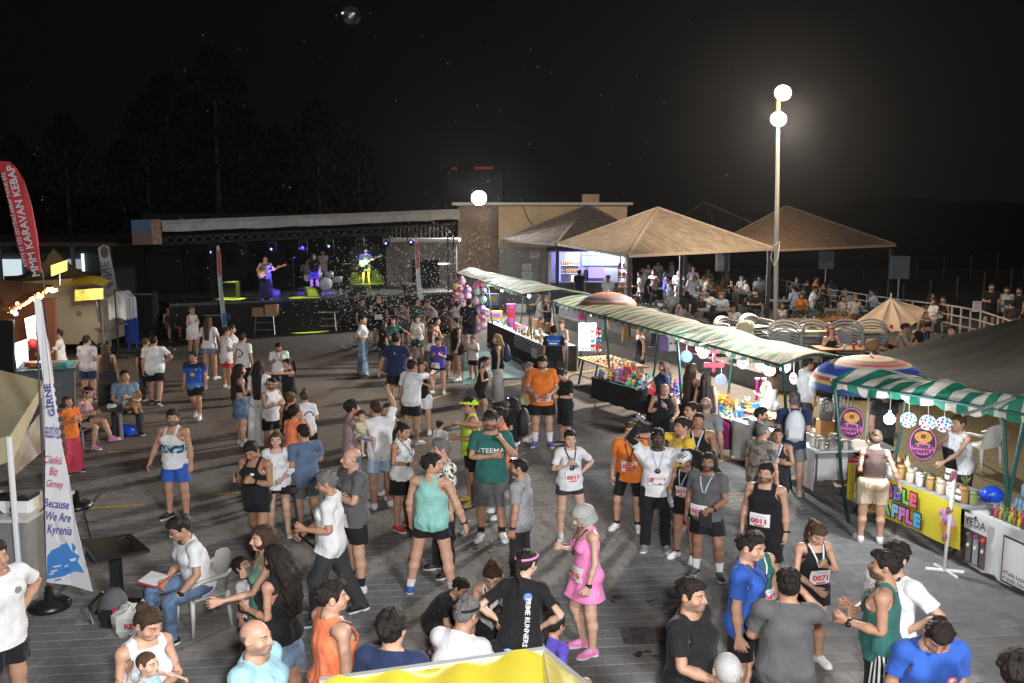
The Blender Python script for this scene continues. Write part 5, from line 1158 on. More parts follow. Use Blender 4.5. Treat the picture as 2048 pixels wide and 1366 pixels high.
  # ---- shared small goods
def plush_mesh(i,c):
 b=MB();b.ball((0,0,.07),(.075,.06,.075),8,5);b.ball((0,-.01,.17),(.06,.055,.055),8,5)
 for sx in(-1,1):b.ball((sx*.045,0,.22),(.024,.014,.026),6,4);b.ball((sx*.06,-.05,.03),(.03,.045,.028),6,4);b.ball((sx*.075,-.02,.1),(.024,.03,.035),6,4)
 me=b.mesh('plush_toy',mat('plush_%d'%i,c,.9,noise=.25,nscale=30),True);me['cn']=CNM[i];return me
CNM=['white','red','blue','pink','yellow','black','green','violet','orange','turquoise']
TOYC=[(.6,.58,.55),(.55,.05,.07),(.05,.25,.5),(.65,.3,.42),(.6,.4,.06),(.1,.1,.11),(.2,.45,.3),(.35,.12,.45),(.5,.2,.06),(.08,.42,.5)]
PLUSH=[plush_mesh(i,c)for i,c in enumerate(TOYC)]
def simple(name,fn,m,smooth=True,cn=''):
 b=MB();fn(b);me=b.mesh(name,m,smooth);me['cn']=cn;return me
SHN=[mat('shiny_%d'%i,c,.2,.1)for i,c in enumerate(TOYC)]
BOXES=[simple('toy_box',lambda b:b.box((0,0,.07),(.2,.06,.14)),SHN[i],False,CNM[i])for i in range(10)]
BALLS=[simple('toy_ball',lambda b:b.ball((0,0,.05),.05),SHN[i],True,CNM[i])for i in range(10)]
JARS=[simple('jar',lambda b:b.lathe([(.0,0),(.048,.0),(.05,.01),(.05,.12),(.042,.135),(.046,.137),(.046,.165),(0,.167)],n=10),mat('jar_%d'%i,c,.2),True,('pale','dark','brown','green','cream','white')[i])for i,c in enumerate(((.5,.48,.42),(.1,.06,.04),(.35,.2,.08),(.2,.25,.1),(.5,.4,.3),(.55,.53,.5)))]
BOTS=[simple('bottle',lambda b:b.lathe([(.0,0),(.026,.0),(.026,.09),(.011,.12),(.011,.15),(.014,.15),(.014,.165),(0,.166)],n=8),mat('mini_%d'%i,c,.15),True,('dark','amber','green','crimson','yellow','lime','orange')[i])for i,c in enumerate(((.12,.06,.03),(.25,.16,.06),(.1,.2,.08),(.6,.05,.12),(.5,.42,.05),(.3,.4,.08),(.5,.3,.1)))]
def scatter(T,meshes,n,lab,cat,grp,name,u0=.05,u1=None,v0=.06,v1=None,sc=(.8,1.2),h=0.):
 u1=T.L-.08 if u1 is None else u1;v1=T.D-.08 if v1 is None else v1;side=max(1,int(math.sqrt(n*(u1-u0)/max(v1-v0,.05))));rows=max(1,math.ceil(n/side));k=0
 for r in range(rows):
  for c in range(side):
   if k>=n:return
   T.put(random.choice(meshes),u0+(u1-u0)*(c+.5+random.uniform(-.3,.3))/side,v0+(v1-v0)*(r+.5+random.uniform(-.3,.3))/rows,lab,cat,grp,name,random.uniform(*sc),None,h);k+=1
V3=Vector
def stall_A():
 c=[G(913,546,2.45),G(1052,588,2.3),G(1180,588,2.35),G(958,540,2.5)];t=Thing('market_stall','farthest market stall, its faded striped awning reaching toward the stage','stall',(c[0].x,c[0].y,0))
 stall_frame(t,*c);canvas(t,'awning',*c,AWM2,.16,.05,3,seed=2,val=.12)
 T=Table('stall_table','long stall table under the farthest awning, gingham cloth on its near half',(975,643),(1094,694),.95,.85,WHITE,mat('brown_skirt',(.06,.045,.035),.9),.8)
 b=MB();L=T.L;n=20
 for j in range(7):
  for i in range(n):
   if(i+j)%2==0:b.quad(*[T.P(L*(.52+.48*(i+a)/n),-.045,-.02-.055*(j+c2))for a,c2 in((0,1),(1,1),(1,0),(0,0))])
 T.t.part('gingham_squares',b,mat('gingham',(.03,.03,.03),.8),kind='stuff');b=MB();b.quad(T.P(L*.52,-.042,-.42),T.P(L,-.042,-.42),T.P(L,-.042,0),T.P(L*.52,-.042,0));T.t.part('gingham_cloth',b,WHITE)
 b=MB();b.quad(T.P(L*.8,-.05,-.5),T.P(L*.88,-.05,-.5),T.P(L*.88,-.05,-.2),T.P(L*.8,-.05,-.2));T.t.part('paper_notice',b,mat('bib_paper',(.74,.73,.74),.55))
 scatter(T,BOXES+BALLS[:5],20,'small boxed toy among the goods heaped on the farthest stall table','toy','toys on the farthest stall table','boxed_toy',0,L*.4,.2)
 scatter(T,[simple('wooden_trinket',lambda b:(b.box((0,0,.03),(.16,.05,.05)),b.ball((0,0,.08),(.05,.03,.04),6,4)),mat('wood_brown',(.25,.13,.06),.6,noise=.3)),JARS[0],JARS[2]],26,'small wooden trinket laid out on the gingham half of the farthest stall table','trinket','trinkets on the farthest stall table','trinket',L*.42,L*.98)
 for i,(px,py,w,h,d,c2,lab)in enumerate(((1022,640,.34,.75,.3,(.6,.12,.35),'tall stack of pink toy tubs on the farthest stall'),(985,602,.55,.5,.25,(.12,.25,.5),'blue picture box on the farthest stall'),(993,632,.45,.35,.3,(.55,.42,.05),'yellow toy box at the far end of the stall table'),(1040,617,.5,.35,.06,(.5,.48,.42),'open pale display case on the farthest stall table'))):
  p=G(px,py+8,.86);e=Thing('toy_tub' if i==0 else 'toy_box',lab,'toy box',p);b=MB()
  if i==0:
   for k in range(3):b.lathe([(.14,k*.25),(.17,k*.25+.22),(.18,k*.25+.22),(.18,k*.25+.24),(.12,k*.25+.245)],p,12)
  else:b.box(p+V3((0,0,h/2)),(w,d,h),bev=.01)
  e.part('box_body',b,mat('toy_%d'%i,c2,.35));b=MB();b.box(p+V3((0,-d/2-.01,h*.55)),(w*.7,.01,h*.45));e.part('box_label',b,SHN[(i*3+1)%10])
 for i in range(5):
  p=G(1060+i*12,652+i*4,.86);e=Thing('leather_bag','brown leather bag standing in a row at the near half of the farthest stall table','bag',p,'brown bags on the farthest stall table');b=MB();b.box(p+V3((0,0,.16)),(.16,.1,.32),bev=.03);e.part('bag_body',b,mat('leather',(.22,.1,.04),.5,noise=.2))
 bulb(1004,580,2.1,'far bulb hanging under the farthest awning',150);bulb(1058,592,2.05,'near bulb hanging under the farthest awning',150)
 Z1=[(255,730,3),(205,772,4),(240,797,1),(302,802,7),(208,840,1),(247,857,3),(302,852,3),(205,897,1),(200,960,8),(262,905,0),(375,812,6),(420,808,5),(370,890,3),(420,880,6),(415,955,7),(370,975,3),(455,985,0),(375,1050,3),(420,1025,1),(425,1090,3),(380,1118,7)]
 def ballmesh(i):
  b=MB();b.ball((0,0,0),.155,14,9);m,n,bs=nodes_of('print_ball_%d'%i);k=NB(n);c=TOYC[i];nz=k.noise(k.tc('Object'),9,3);n.links.new(k.mix(k.sm(nz,.48,.53),c,(.6,.55,.58)if i!=0 else(.6,.1,.2)),bs.inputs['Base Color']);bs.inputs['Roughness'].default_value=.15;return b.mesh('hanging_ball',m,True)
 BM={i:ballmesh(i)for i in{q[2]for q in Z1}}
 for zx,zy,c2 in Z1:
  tag(link('hanging_ball',BM[c2],None,Dp(860+zx/4.018,380+zy/4.018,33.5 if zx<320 else 32.5)),'shiny %s printed ball in the hanging %s bunch at the far end of the stalls'%(CNM[c2],'left' if zx<320 else 'right'),'ball','printed balls in the %s hanging bunch'%('left' if zx<320 else 'right'))
 for px,Yd,y0,y1,c2,lab in((918,33.5,553,585,(.6,.03,.03),'red ribbon tying the left bunch of balls'),(955,32.5,560,585,(.75,.1,.4),'pink ribbon tying the right bunch of balls')):
  b=MB();p,q=Dp(px,y0,Yd),Dp(px,y1,Yd)
  for dx in(-.2,0,.2):b.tube([p,p.lerp(q,.5)+V3((dx*.8,0,0)),q+V3((dx,0,0))],[.02,.05,.03],5)
  b.build('ribbon',mat('ribbon_%.2f'%c2[1],c2,.4),None,True,label=lab,cat='ribbon')
def umbrella(name,lab,base,top_z,rad,h,mats,ribs=8,val=.12,tilt=(0,0)):
 t=Thing(name,lab,'umbrella',base);C=Vector(base);M=Matrix.Rotation(R(tilt[0]),3,'X')@Matrix.Rotation(R(tilt[1]),3,'Y');A=V3((C.x,C.y,top_z));n=ribs*4;rows=8;V=[];Fc=[];rr=[]
 for j in range(rows+1):
  f=j/rows
  for i in range(n):
   a=2*math.pi*i/n;k=1-.05*f*(1-abs(math.cos(a*ribs/2)));V.append(A+M@V3((math.cos(a)*rad*math.sin(f*1.35)/math.sin(1.35)*k,math.sin(a)*rad*math.sin(f*1.35)/math.sin(1.35)*k,-h*(1-math.cos(f*1.35))/(1-math.cos(1.35))*1)))
   rr.append((f,a,0))
 for i in range(n):p=V[rows*n+i];V.append(p+M@V3((0,0,-val)));rr.append((1.12,0,0))
 Fc=[(j*n+i,j*n+(i+1)%n,(j+1)*n+(i+1)%n,(j+1)*n+i)for j in range(rows+1)for i in range(n)]
 link('canopy',mesh_np('canopy',np.array([v-t.b for v in V]),[f[::-1]for f in Fc],mats,True,np.array(rr)),t.e)
 b=MB();b.bar(C,A,.02);t.part('pole',b,mat('pale_steel',(.5,.47,.42),.5));b=MB();b.ball(A+V3((0,0,.03)),.03,6,4);t.part('finial',b,mat('white_plastic',(.7,.7,.7),.4));return t
def ring_mat(name,cols):
 m,n,b=nodes_of(name);k=NB(n);X,Y,Z=k.xyz(k.attr('rest'));r=n.nodes.new('ShaderNodeValToRGB');r.color_ramp.interpolation='CONSTANT';e=r.color_ramp.elements
 for i,(p,c)in enumerate(cols):
  q=e[i]if i<2 else e.new(p);q.position=p;q.color=(*c,1)
 n.links.new(k.m('DIVIDE',X,1.15),r.inputs[0]);n.links.new(r.outputs[0],b.inputs['Base Color']);b.inputs['Roughness'].default_value=.7;MATS[name]=m;return m
def stall_B():
 c=[G(1103,602,2.3),G(1564,729,2.25),G(1690,714,2.25),G(1215,596,2.35)];t=Thing('market_stall','long toy stall with green and cream striped awning through the middle','stall',(c[0].x,c[0].y,0));stall_frame(t,*c,4);canvas(t,'awning',*c,AWM2b,.14,.06,3,60,seed=5,val=.09)
 b=MB();p,q=G(1397,690,2.36),G(1478,674,2.3);b.bar(p,q,.02);t.part('roof_brace',b,mat('pale_steel',(.5,.47,.42),.5))
 wood=mat('stall_wood',(.3,.2,.09),.7,noise=.25,nscale=5);grey=mat('grey_top',(.3,.3,.3),.5)
 T=Table('trestle_table','trestle table with orange runner at the far end of the toy stall',(1153,714),(1225,738),1.1,.78,wood,None,None,False)
 for u in(.12,T.L-.12):
  for v in(.05,1.05):b=MB();b.bar(T.P(u,v*.75+.13,-.04),T.P(u-.06,v,-.78),.03);T.t.part('leg',b,mat('dark_timber',(.022,.02,.018),.6))
 b=MB();b.slab([T.P(.25,.12,.006),T.P(T.L-.1,.12,.006),T.P(T.L-.1,.5,.006),T.P(.25,.5,.006)],.008);T.t.part('runner',b,mat('orange_cloth',(.6,.16,.03),.8))
 scatter(T,BALLS+[BOXES[0]],30,'small bright trinket on the trestle table with orange runner','trinket','trinkets on the orange runner table','trinket',.3,None,.15,None,(.35,.8))
 p=G(1174,702,.8);e=Thing('display_board','white pegboard of hanging bracelets on the trestle table','display board',p);b=MB();b.box(p+V3((0,0,.42)),(.52,.04,.84));e.part('board',b,mat('bib_paper',(.74,.73,.74),.55))
 for i in range(6):
  for j in range(3):b=MB();b.tube([p+V3((-.19+i*.075,-.03,.75-j*.25)),p+V3((-.2+i*.075,-.04,.62-j*.25)),p+V3((-.17+i*.075,-.03,.55-j*.25))],.012,4);e.part('bracelet',b,SHN[(i*3+j*5)%10])
 p=G(1192,708,.8);e=Thing('carousel_rack','red spinning rack of key rings on the trestle table','rack',p);b=MB();b.bar(p,p+V3((0,0,.75)),.02);e.part('spindle',b,mat('rack_red',(.5,.04,.04),.5))
 for k in range(5):
  for i in range(7):a=6.28*i/7+k;b=MB();b.ball(p+V3((math.cos(a)*.13,math.sin(a)*.13,.1+k*.14)),(.03,.03,.045),6,4);e.part('key_ring',b,SHN[(i*3+k)%3])
 T2=Table('toy_table','black-skirted table heaped with plush toys in front of the toy stall',(1182,754),(1285,783),.95,.75,BLACKC,BLACKC,.52)
 scatter(T2,PLUSH,84,'small plush toy heaped on the black-skirted table','plush toy','plush toys heaped on the black-skirted table','plush_toy',.1,None,.08,None,(.5,.95));scatter(T2,PLUSH,18,'small plush toy heaped on the black-skirted table','plush toy','plush toys heaped on the black-skirted table','plush_toy',.3,T2.L-.3,.3,.8,(.7,1.),.12)
 T3=Table('goods_table','dark table crowded with balloons and glossy toys under the toy stall awning',(1292,787),(1462,840),1.0,.78,grey,BLACKC,.6)
 scatter(T3,SHINY,130,'small glossy toy crowded on the dark table under the awning','toy','glossy toys on the dark table','glossy_toy',.05,None,.05,None,(.45,1.05));scatter(T3,PLUSH+BOXES,34,'small stuffed or boxed toy at the back of the dark table','toy','toys at the back of the dark table','boxed_toy',.05,None,.5,None,(.7,1.1),.1)
 b=MB()
 for i in range(26):u=T3.L-.75+.03*i;b.box(T3.P(u,-.06,-.3+.02*math.sin(i)),(.024,.012,.5+.05*math.sin(i*2)))
 b.build('tinsel_fringe',mat('magenta_foil',(.45,.04,.2),.25,.5),label='magenta foil fringe hanging from the near end of the dark toy table',cat='foil fringe')
 x=T3.P(T3.L-.25,-.12,-.55);b=MB();b.bar(x,x-V3((0,0,.45)),.006,4);e=Thing('light_wand','thin stick of purple and green fairy lights below the foil fringe','light wand',x);e.part('stick',b,mat('clear_plastic',(.75,.82,.88),.12,trans=.75))
 for i in range(9):b=MB();b.ball(x-V3((0,0,.05*i)),.011,6,4);e.part('led',b,glow('led_%d'%(i%3),((.5,.1,1),(.2,1,.4),(.6,.2,1))[i%3],8))
 hang=[(1322,688,.34,.46,'tote',(.62,.6,.56),'white tote bag with grey cat-face print hanging under the awning'),(1304,690,.25,.4,'cloth',(.2,.13,.36),'purple cloth bag hanging beside the white tote bag'),(1216,640,.24,.5,'cloth',(.2,.2,.26),'grey scarf hanging near the far bulb of the toy stall'),(1228,665,.2,.6,'cloth',(.3,.22,.1),'tan fringed scarf hanging in the toy stall'),(1358,690,.5,.5,'cloth',(.25,.08,.1),'dark red patterned mat hanging at the back of the toy stall'),(1145,630,.28,.38,'cloth',(.6,.06,.25),'magenta cloth hanging between the two stalls'),(1298,672,.12,.35,'cloth',(.6,.55,.58),'white tassel hanging left of the tote bag'),(1196,648,.06,.35,'cloth',(.65,.6,.1),'thin yellow strap hanging beside the lamp')]
 for px,py,w,h,kd,c2,lab in hang:
  p=G(px,py,1.55)+V3((.35,.3,0));e=Thing('tote_bag' if kd=='tote' else 'hanging_cloth',lab,'bag' if kd=='tote' else 'cloth',p);m=mat('hang_%.2f_%.2f_%.2f'%c2,c2,.85,noise=.15,nscale=12)
  b=MB();b.grid(lambda u,v:(p.x+(u-.5)*w*(.85+.15*v),p.y+.03*math.sin(u*9+v*3),p.z+h/2-v*h),9,5);b.grid(lambda u,v:(p.x+(.5-u)*w*(.85+.15*v),p.y+.05+.03*math.sin(u*9+v*3),p.z+h/2-v*h),9,5);e.part('cloth',b,m,True)
  if kd=='tote':
   for sx in(-.07,.07):b=MB();b.tube([p+V3((sx,0,h/2)),p+V3((sx*.7,0,h/2+.2)),p+V3((sx*.3,0,h/2+.28))],.016,5);e.part('handle',b,m)
   for sx in(-.06,.06):b=MB();b.ball(p+V3((sx,-.05,-.02)),(.045,.008,.03),8,4);e.part('printed_eye',b,mat('print_grey',(.12,.12,.12),.7))
 p=G(1428,722,1.75);e=Thing('toy_airplane','red toy airplane hanging under the toy stall awning','toy airplane',p);red=mat('foam_red',(.6,.03,.08),.5);b=MB();b.box(p,(.06,.05,.46),bev=.01);e.part('fuselage',b,red);b=MB();b.box(p-V3((0,.02,.08)),(.42,.04,.1));e.part('wing',b,red);b=MB();b.box(p+V3((0,-.02,.2)),(.22,.04,.07));e.part('tail',b,red)
 for px,py,z,r,c2,lab in((1373,713,1.7,.13,(.1,.16,.45),'blue toy disc hung under the awning'),(1406,706,1.75,.13,(.6,.2,.35),'pink toy disc hung beside the bright bulb'),(1442,760,1.3,.13,(.16,.2,.26),'clear toy hoop beside the women in black'),(1486,726,1.75,.125,(.66,.68,.7),'white round tag with lettering, left of the brightest bulb'),(1539,740,1.7,.125,(.66,.68,.7),'white round tag with lettering, right of the brightest bulb'),(1570,734,1.75,.12,(.6,.6,.6),'white round tag under the near corner of the awning'),(1587,757,1.55,.12,(.6,.62,.66),'narrow white tag turned edge-on below the near awning corner')):
  p=G(px,py,z);e=Thing('round_tag',lab,'tag',p);d=V3((-.5,-1,0))if px!=1587 else V3((-1,-.35,0));q=d.to_track_quat('Z','Y').to_matrix();b=MB();b.lathe([(r,-.01),(r,.01)],p,18,q);e.part('disc',b,mat('disc_%.2f_%.2f'%c2[:2],c2,.4),label=None);b=MB();b.bar(p+V3((0,0,r)),p+V3((0,0,r+.3)),.006,4);e.part('string',b,mat('white_cable',(.6,.58,.52),.6))
  if c2[0]>.55 and c2[1]>.5:
   xd=V3((.9,-.45,0))if px!=1587 else V3((.35,-.95,0));b=MB();f0=p+d.normalized()*.016
   for k in range(4):b.box(f0+xd*(-.055+.035*k)+V3((0,0,.012*(k%2))),(.022,.008,.03));b.box(f0+xd*(-.05+.033*k)+V3((0,0,-.05)),(.024,.008,.008))
   e.part('tag_scribble',b,mat('print_dark',(.03,.04,.08),.7),kind='stuff')
 for i,px in enumerate((1513,1526)):
  p=G(px,800,.85);e=Thing('party_horn','tall pink party horn standing upright, %s of two'%('left' if i==0 else 'right'),'party horn',p);b=MB();b.lathe([(.03,0),(.028,.42),(.05,.46)],p,10);e.part('tube',b,mat('hot_pink',(.75,.03,.3),.3),True);b=MB();b.lathe([(.05,.46),(.055,.48),(.02,.482)],p,10);e.part('rim',b,mat('white_plastic',(.7,.7,.7),.4))
 T4=Table('food_table','white-clothed food table with trays of bread rings at the near end of the toy stall',(1466,840),(1572,872),.9,.8,WHITE,WHITE,.72)
 p=T4.P(.55,.45,.02);e=Thing('bread_tray','wooden tray of golden bread rings on the white food table','tray',p);b=MB();b.slab([T4.P(.05,.2,.14),T4.P(1.15,.2,.14),T4.P(1.15,.62,.14),T4.P(.05,.62,.14)],.03);e.part('board',b,wood);b=MB();b.box(T4.P(.6,.4,.06),(.8,.3,.11));e.part('stand',b,WHITE)
 bread=simple('bread_ring',lambda b:b.grid(lambda u,v:((.055+.026*math.cos(v*6.2832))*math.cos(u*6.2832),(.055+.026*math.cos(v*6.2832))*math.sin(u*6.2832),.028+.024*math.sin(v*6.2832)),10,7,True),mat('bread_crust',(.45,.22,.06),.6,noise=.25,nscale=25))
 scatter(T4,[bread],22,'golden bread ring piled on the wooden tray','bread','bread rings on the wooden tray','bread_ring',.08,1.1,.22,.6,(.9,1.1),.16)
 scatter(T4,[JARS[5],BOTS[3],BOTS[6]],10,'small sauce bottle at the back of the white food table','bottle','sauce bottles on the food table','sauce_bottle',.9,None,.55,None,(1,1.4))
 bulb(1185,627,2.0,'bulb under the far end of the toy stall awning',170,.08);bulb(1399,697,1.98,'bulb under the middle of the toy stall awning',190,.08);bulb(1523,730,1.95,'brightest bulb, under the near end of the toy stall awning',230,.10)
 ua=Dp(1216,584,25);umbrella('umbrella','faded orange and purple striped umbrella behind the toy stall',(ua.x,ua.y,DZ if ua.x>7 else 0),ua.z,.82,.36,ring_mat('orange_rings',[(0,(.4,.22,.18)),(.25,(.45,.14,.05)),(.42,(.22,.2,.35)),(.58,(.5,.42,.3)),(.68,(.45,.12,.05)),(.82,(.25,.22,.35)),(.93,(.5,.2,.08))]))
AWM2b=AWM2;SHINY=BALLS+BOXES[:6]+JARS[:2]+BOTS[2:6]
stall_A();stall_B()
# ---------------------------------------------------------------- juice stand, waffle stall, drinks table
def letters(t,txt,cols,size,c,xd,up,line,bold=.012,out=.03,nm='banner_letter'):
 xd=V3(xd).normalized();up=V3(up).normalized();x=0;W=[]
 for ch in txt:
  V,F=text_mesh(ch,size,bold=bold);w=(V[:,0].max()-V[:,0].min())if len(V)else size*.3;W.append((ch,x+w/2,w));x+=w+size*.06
 for i,(ch,cx,w)in enumerate(W):
  p=V3(c)+xd*(cx-x/2)
  if line:t.text(nm+'_outline',ch,size,p,xd,up,line,bold=out,off=.004+.0006*i)
  t.text(nm,ch,size,p,xd,up,mat('letter_%.2f_%.2f_%.2f'%cols[i%len(cols)],cols[i%len(cols)],.5),bold=bold,off=.011+.0006*i)
def oval_sign(p,lab,w=.2,h=.27):
 t=Thing('oval_sign',lab,'sign',p);n=V3((-.42,-.9,.06)).normalized();xd=V3((.9,-.42,0)).normalized();up=xd.cross(-n)if False else V3((0,0,1));blk=mat('print_black',(.015,.012,.015),.5);pk=mat('sign_pink',(.5,.1,.32),.5)
 def disc(nm,ww,hh,o,m,c=(0,0)):
  b=MB();k=26;P=[p+xd*(c[0]+ww*math.cos(6.2832*i/k))+up*(c[1]+hh*math.sin(6.2832*i/k))+n*o for i in range(k)];b.slab(P,.006,n);t.part(nm,b,m)
 disc('board',w,h,0,blk);disc('rim',w*.95,h*.95,.005,pk);disc('inner_board',w*.86,h*.88,.010,blk);disc('waffle_top',w*.6,h*.33,.016,mat('waffle_gold',(.5,.22,.04),.6,noise=.4,nscale=30),(0,h*.38));disc('waffle_dip',w*.2,h*.14,.021,mat('print_brown',(.12,.04,.02),.6),(0,h*.42))
 disc('lower_band',w*.8,h*.36,.016,pk,(0,-h*.3))
 for z,s in(('BUBBLE',-.17),('WAFFLE',-.47)):
  t.text('sign_lettering',z,w*.42,p+up*(h*s)+n*.022,xd,up,blk,bold=.004)
 b=MB();b.bar(p+up*h,p+up*(h+.35),.008,4);t.part('string',b,mat('dark_cable',(.05,.045,.04),.7))
def stall_C():
 c=[G(1664,760,2.25),G(2048,826,2.25),G(2048,800,2.4),G(1826,750,2.4)];c[1]=c[0].lerp(c[1],1.35);c[2]=c[3].lerp(c[2],1.6);t=Thing('market_stall','right-hand waffle stall under a fresh green and white striped awning','stall',(c[0].x,c[0].y,0))
 stall_frame(t,*c,3,(0,.66,1));canvas(t,'awning',*c,AWM,.16,.10,3,60,seed=9,val=.12)
 b=MB();p,q=G(1925,830,2.26),G(2048,790,2.45);b.bar(p,q,.022);t.part('roof_brace',b,mat('bright_steel',(.6,.6,.6),.3,.8))
 T=Table('juice_table','white-clothed juice table with drink dispensers beside the waffle stall',(1596,884),(1630,903),1.5,.8,WHITE,None)
 def drape(P0,P1,drop,nm):
  b=MB();o=V3((-.3,-1,0)).normalized()*.02;b.grid(lambda u,v:P0.lerp(P1,u)+o*(1+1.2*math.sin(u*14)*v)+V3((0,0,.004-drop*v)),16,5);T.t.part(nm,b,WHITE,True)
 drape(T.P(0,.95),T.P(0,0),.72,'table_cloth');drape(T.P(0,0),T.P(T.L,0),.7,'table_cloth')
 b=MB()
 for i in range(12):b.quad(*[T.P(-.03,.04+.075*i+a,-.60-c2)for a,c2 in((0,.1),(.03,.1),(.05,0),(.02,0))])
 T.t.part('embroidery',b,mat('bib_red',(.55,.03,.06),.6),kind='stuff')
 for px,py,z,c2,lab,wd in((1655,850,.83,(.6,.08,.05),'drink dispenser with red juice on the juice table',0),(1675,862,.83,(.7,.5,.02),'drink dispenser with yellow juice on a wooden stand',1),(1650,872,.83,(.5,.42,.05),'drink dispenser with pale yellow juice nearest the stall post',1),(1615,855,.83,(.55,.05,.05),'small jug of red juice on the juice table',2)):
  p=G(px,py,z);k=.8 if wd==2 else 1;e=Thing('drink_dispenser' if wd<2 else 'jug',lab,'drink dispenser' if wd<2 else 'jug',p);z0=.3 if wd==1 else .0
  if wd==1:b=MB();b.box(p+V3((0,0,.15)),(.26,.26,.3));e.part('wooden_stand',b,mat('plywood',(.42,.2,.06),.5,noise=.2,nscale=8))
  b=MB();b.lathe([(.0,z0),(.11*k,z0),(.115*k,z0+.02),(.115*k,z0+.16*k),(0,z0+.161*k)],p,14);e.part('juice',b,mat('juice_%.2f_%.2f'%c2[:2],c2,.15),True);b=MB();b.lathe([(.12*k,z0),(.12*k,z0+.30*k),(.1*k,z0+.34*k)],p,14);e.part('glass_jar',b,mat('clear_plastic',(.75,.82,.88),.12,trans=.75),True);b=MB();b.lathe([(.11*k,z0+.34*k),(.11*k,z0+.37*k),(.03,z0+.4*k)],p,12);e.part('lid',b,mat('bright_steel',(.6,.6,.6),.3,.8),True)
 silver=simple('silver_cup',lambda b:b.ball((0,0,.05),(.055,.055,.05),8,5),mat('bright_steel',(.6,.6,.6),.3,.8))
 scatter(T,[silver,JARS[0]],20,'foil-topped cup massed on the juice table','cup','foil-topped cups on the juice table','cup',.06,T.L*.9,.12,.62,(.9,1.2))
 p=G(1628,985);p.y+=.9;p.x+=.35;e=Thing('cooler_box','orange cooler box with grey lid under the juice table','cooler box',p);b=MB();b.box(p+V3((0,0,.15)),(.46,.34,.3),bev=.02);e.part('body',b,mat('cooler_orange',(.65,.17,.02),.4));b=MB();b.box(p+V3((0,0,.36)),(.48,.36,.1),bev=.02);e.part('lid',b,mat('cooler_grey',(.45,.45,.45),.4));b=MB();b.tube([p+V3((-.24,-.02,.3)),p+V3((-.2,-.2,.24)),p+V3((.2,-.2,.24)),p+V3((.24,-.02,.3))],.014,5);e.part('handle',b,mat('white_plastic',(.7,.7,.7),.4))
 p=p+V3((.62,.35,0));e=Thing('plastic_crate','red slatted plastic crate behind the orange cooler','crate',p);red=mat('crate_red',(.5,.03,.04),.45)
 for k in range(4):
  b=MB();z=.05+k*.075
  for dx,dy,w,d in((0,-.2,.5,.02),(0,.2,.5,.02),(-.25,0,.02,.4),(.25,0,.02,.4)):b.box(p+V3((dx,dy,z)),(w,d,.05))
  e.part('slat_ring',b,red)
 b=MB();b.box(p+V3((0,0,.01)),(.5,.4,.02));e.part('base',b,red);b=MB();b.ball(p+V3((0,0,.33)),(.2,.16,.09),10,6,jag=.2);b.build('clear_bag',mat('clear_plastic',(.75,.82,.88),.12,trans=.75),label='crumpled clear plastic bag in the red crate',cat='bag')
 p=G(1688,960)+V3((.5,1.0,0));e=Thing('gas_burner','round pan on a dark gas burner under the juice table','burner',p);b=MB();b.box(p+V3((0,0,.2)),(.3,.3,.4));e.part('stand',b,mat('black_metal',(.03,.03,.032),.45,.6));b=MB();b.lathe([(.16,.42),(.22,.47),(.2,.475),(.15,.44)],p,16);e.part('pan',b,mat('bright_steel',(.6,.6,.6),.3,.8),True)
 T=Table('waffle_counter','waffle counter with bright yellow lettered banner and rows of toppings',(1703,926),(1931,1014),.8,.85,grey_top(),None,None,False)
 for u in(.15,T.L-.15):
  b=MB();b.bar(T.P(u,.7,-.05),T.P(u-.15,.05,-.85),.028);b.bar(T.P(u,.1,-.05),T.P(u+.15,.75,-.85),.028);T.t.part('trestle_leg',b,mat('dark_timber',(.022,.02,.018),.6))
 Yb=mat('banner_yellow',(.52,.43,.03),.5,noise=.06,nscale=3);b=MB();b.grid(lambda u,v:T.P(T.L*(.14+.86*u),-.05+.02*math.sin(u*11+v*2),.01-.62*v),18,4);bn=T.t.part('banner',b,Yb,True);b=MB();b.grid(lambda u,v:T.P(-.0+T.L*.09*u,-.06+.03*math.sin(u*5),.01-.6*v),4,4);T.t.part('banner_flap',b,Yb,True)
 cols=[(.6,.25,.05),(.25,.5,.6),(.6,.12,.4),(.28,.3,.65),(.2,.5,.15),(.6,.1,.15)];cols2=[(.6,.12,.12),(.2,.5,.18),(.2,.45,.6),(.5,.2,.5),(.6,.12,.4),(.08,.4,.6)]
 blk=mat('print_black',(.015,.012,.015),.5)
 letters(T.t,'BUBBLE',cols,.265,T.P(T.L*.44,-.075,-.17),T.u,(0,0,1),blk,.016,.034);letters(T.t,'WAFFLE',cols2,.265,T.P(T.L*.45,-.075,-.445),T.u,(0,0,1),blk,.016,.034)
 b=MB();q=T.P(T.L*.91,-.09,-.36)
 b.slab([q-T.u*.13+V3((0,0,.05)),q+T.u*.13+V3((0,0,.05)),q+T.u*.02+V3((0,0,-.24)),q-T.u*.02+V3((0,0,-.24))],.012,T.v);T.t.part('printed_cone',b,mat('waffle_gold',(.5,.22,.04),.6,noise=.4,nscale=30))
 b=MB()
 for i in range(7):b.ball(q+T.u*random.uniform(-.1,.1)+V3((0,0,random.uniform(.06,.2))),(.055,.012,.05),8,4)
 T.t.part('printed_cream',b,mat('print_lilac',(.5,.25,.5),.6))
 labs='topping jar standing along the front of the waffle counter'
 for i in range(16):T.put(JARS[i%6],.75+.1*i,.12+.07*(i%2),labs,'jar','topping jars along the waffle counter','topping_jar',random.uniform(1.,1.35),h=.0)
 for i in range(9):T.put(JARS[(i*2+1)%6],.8+.11*i,.30,labs,'jar','topping jars along the waffle counter','topping_jar',random.uniform(.8,1.1),h=.0)
 sq={}
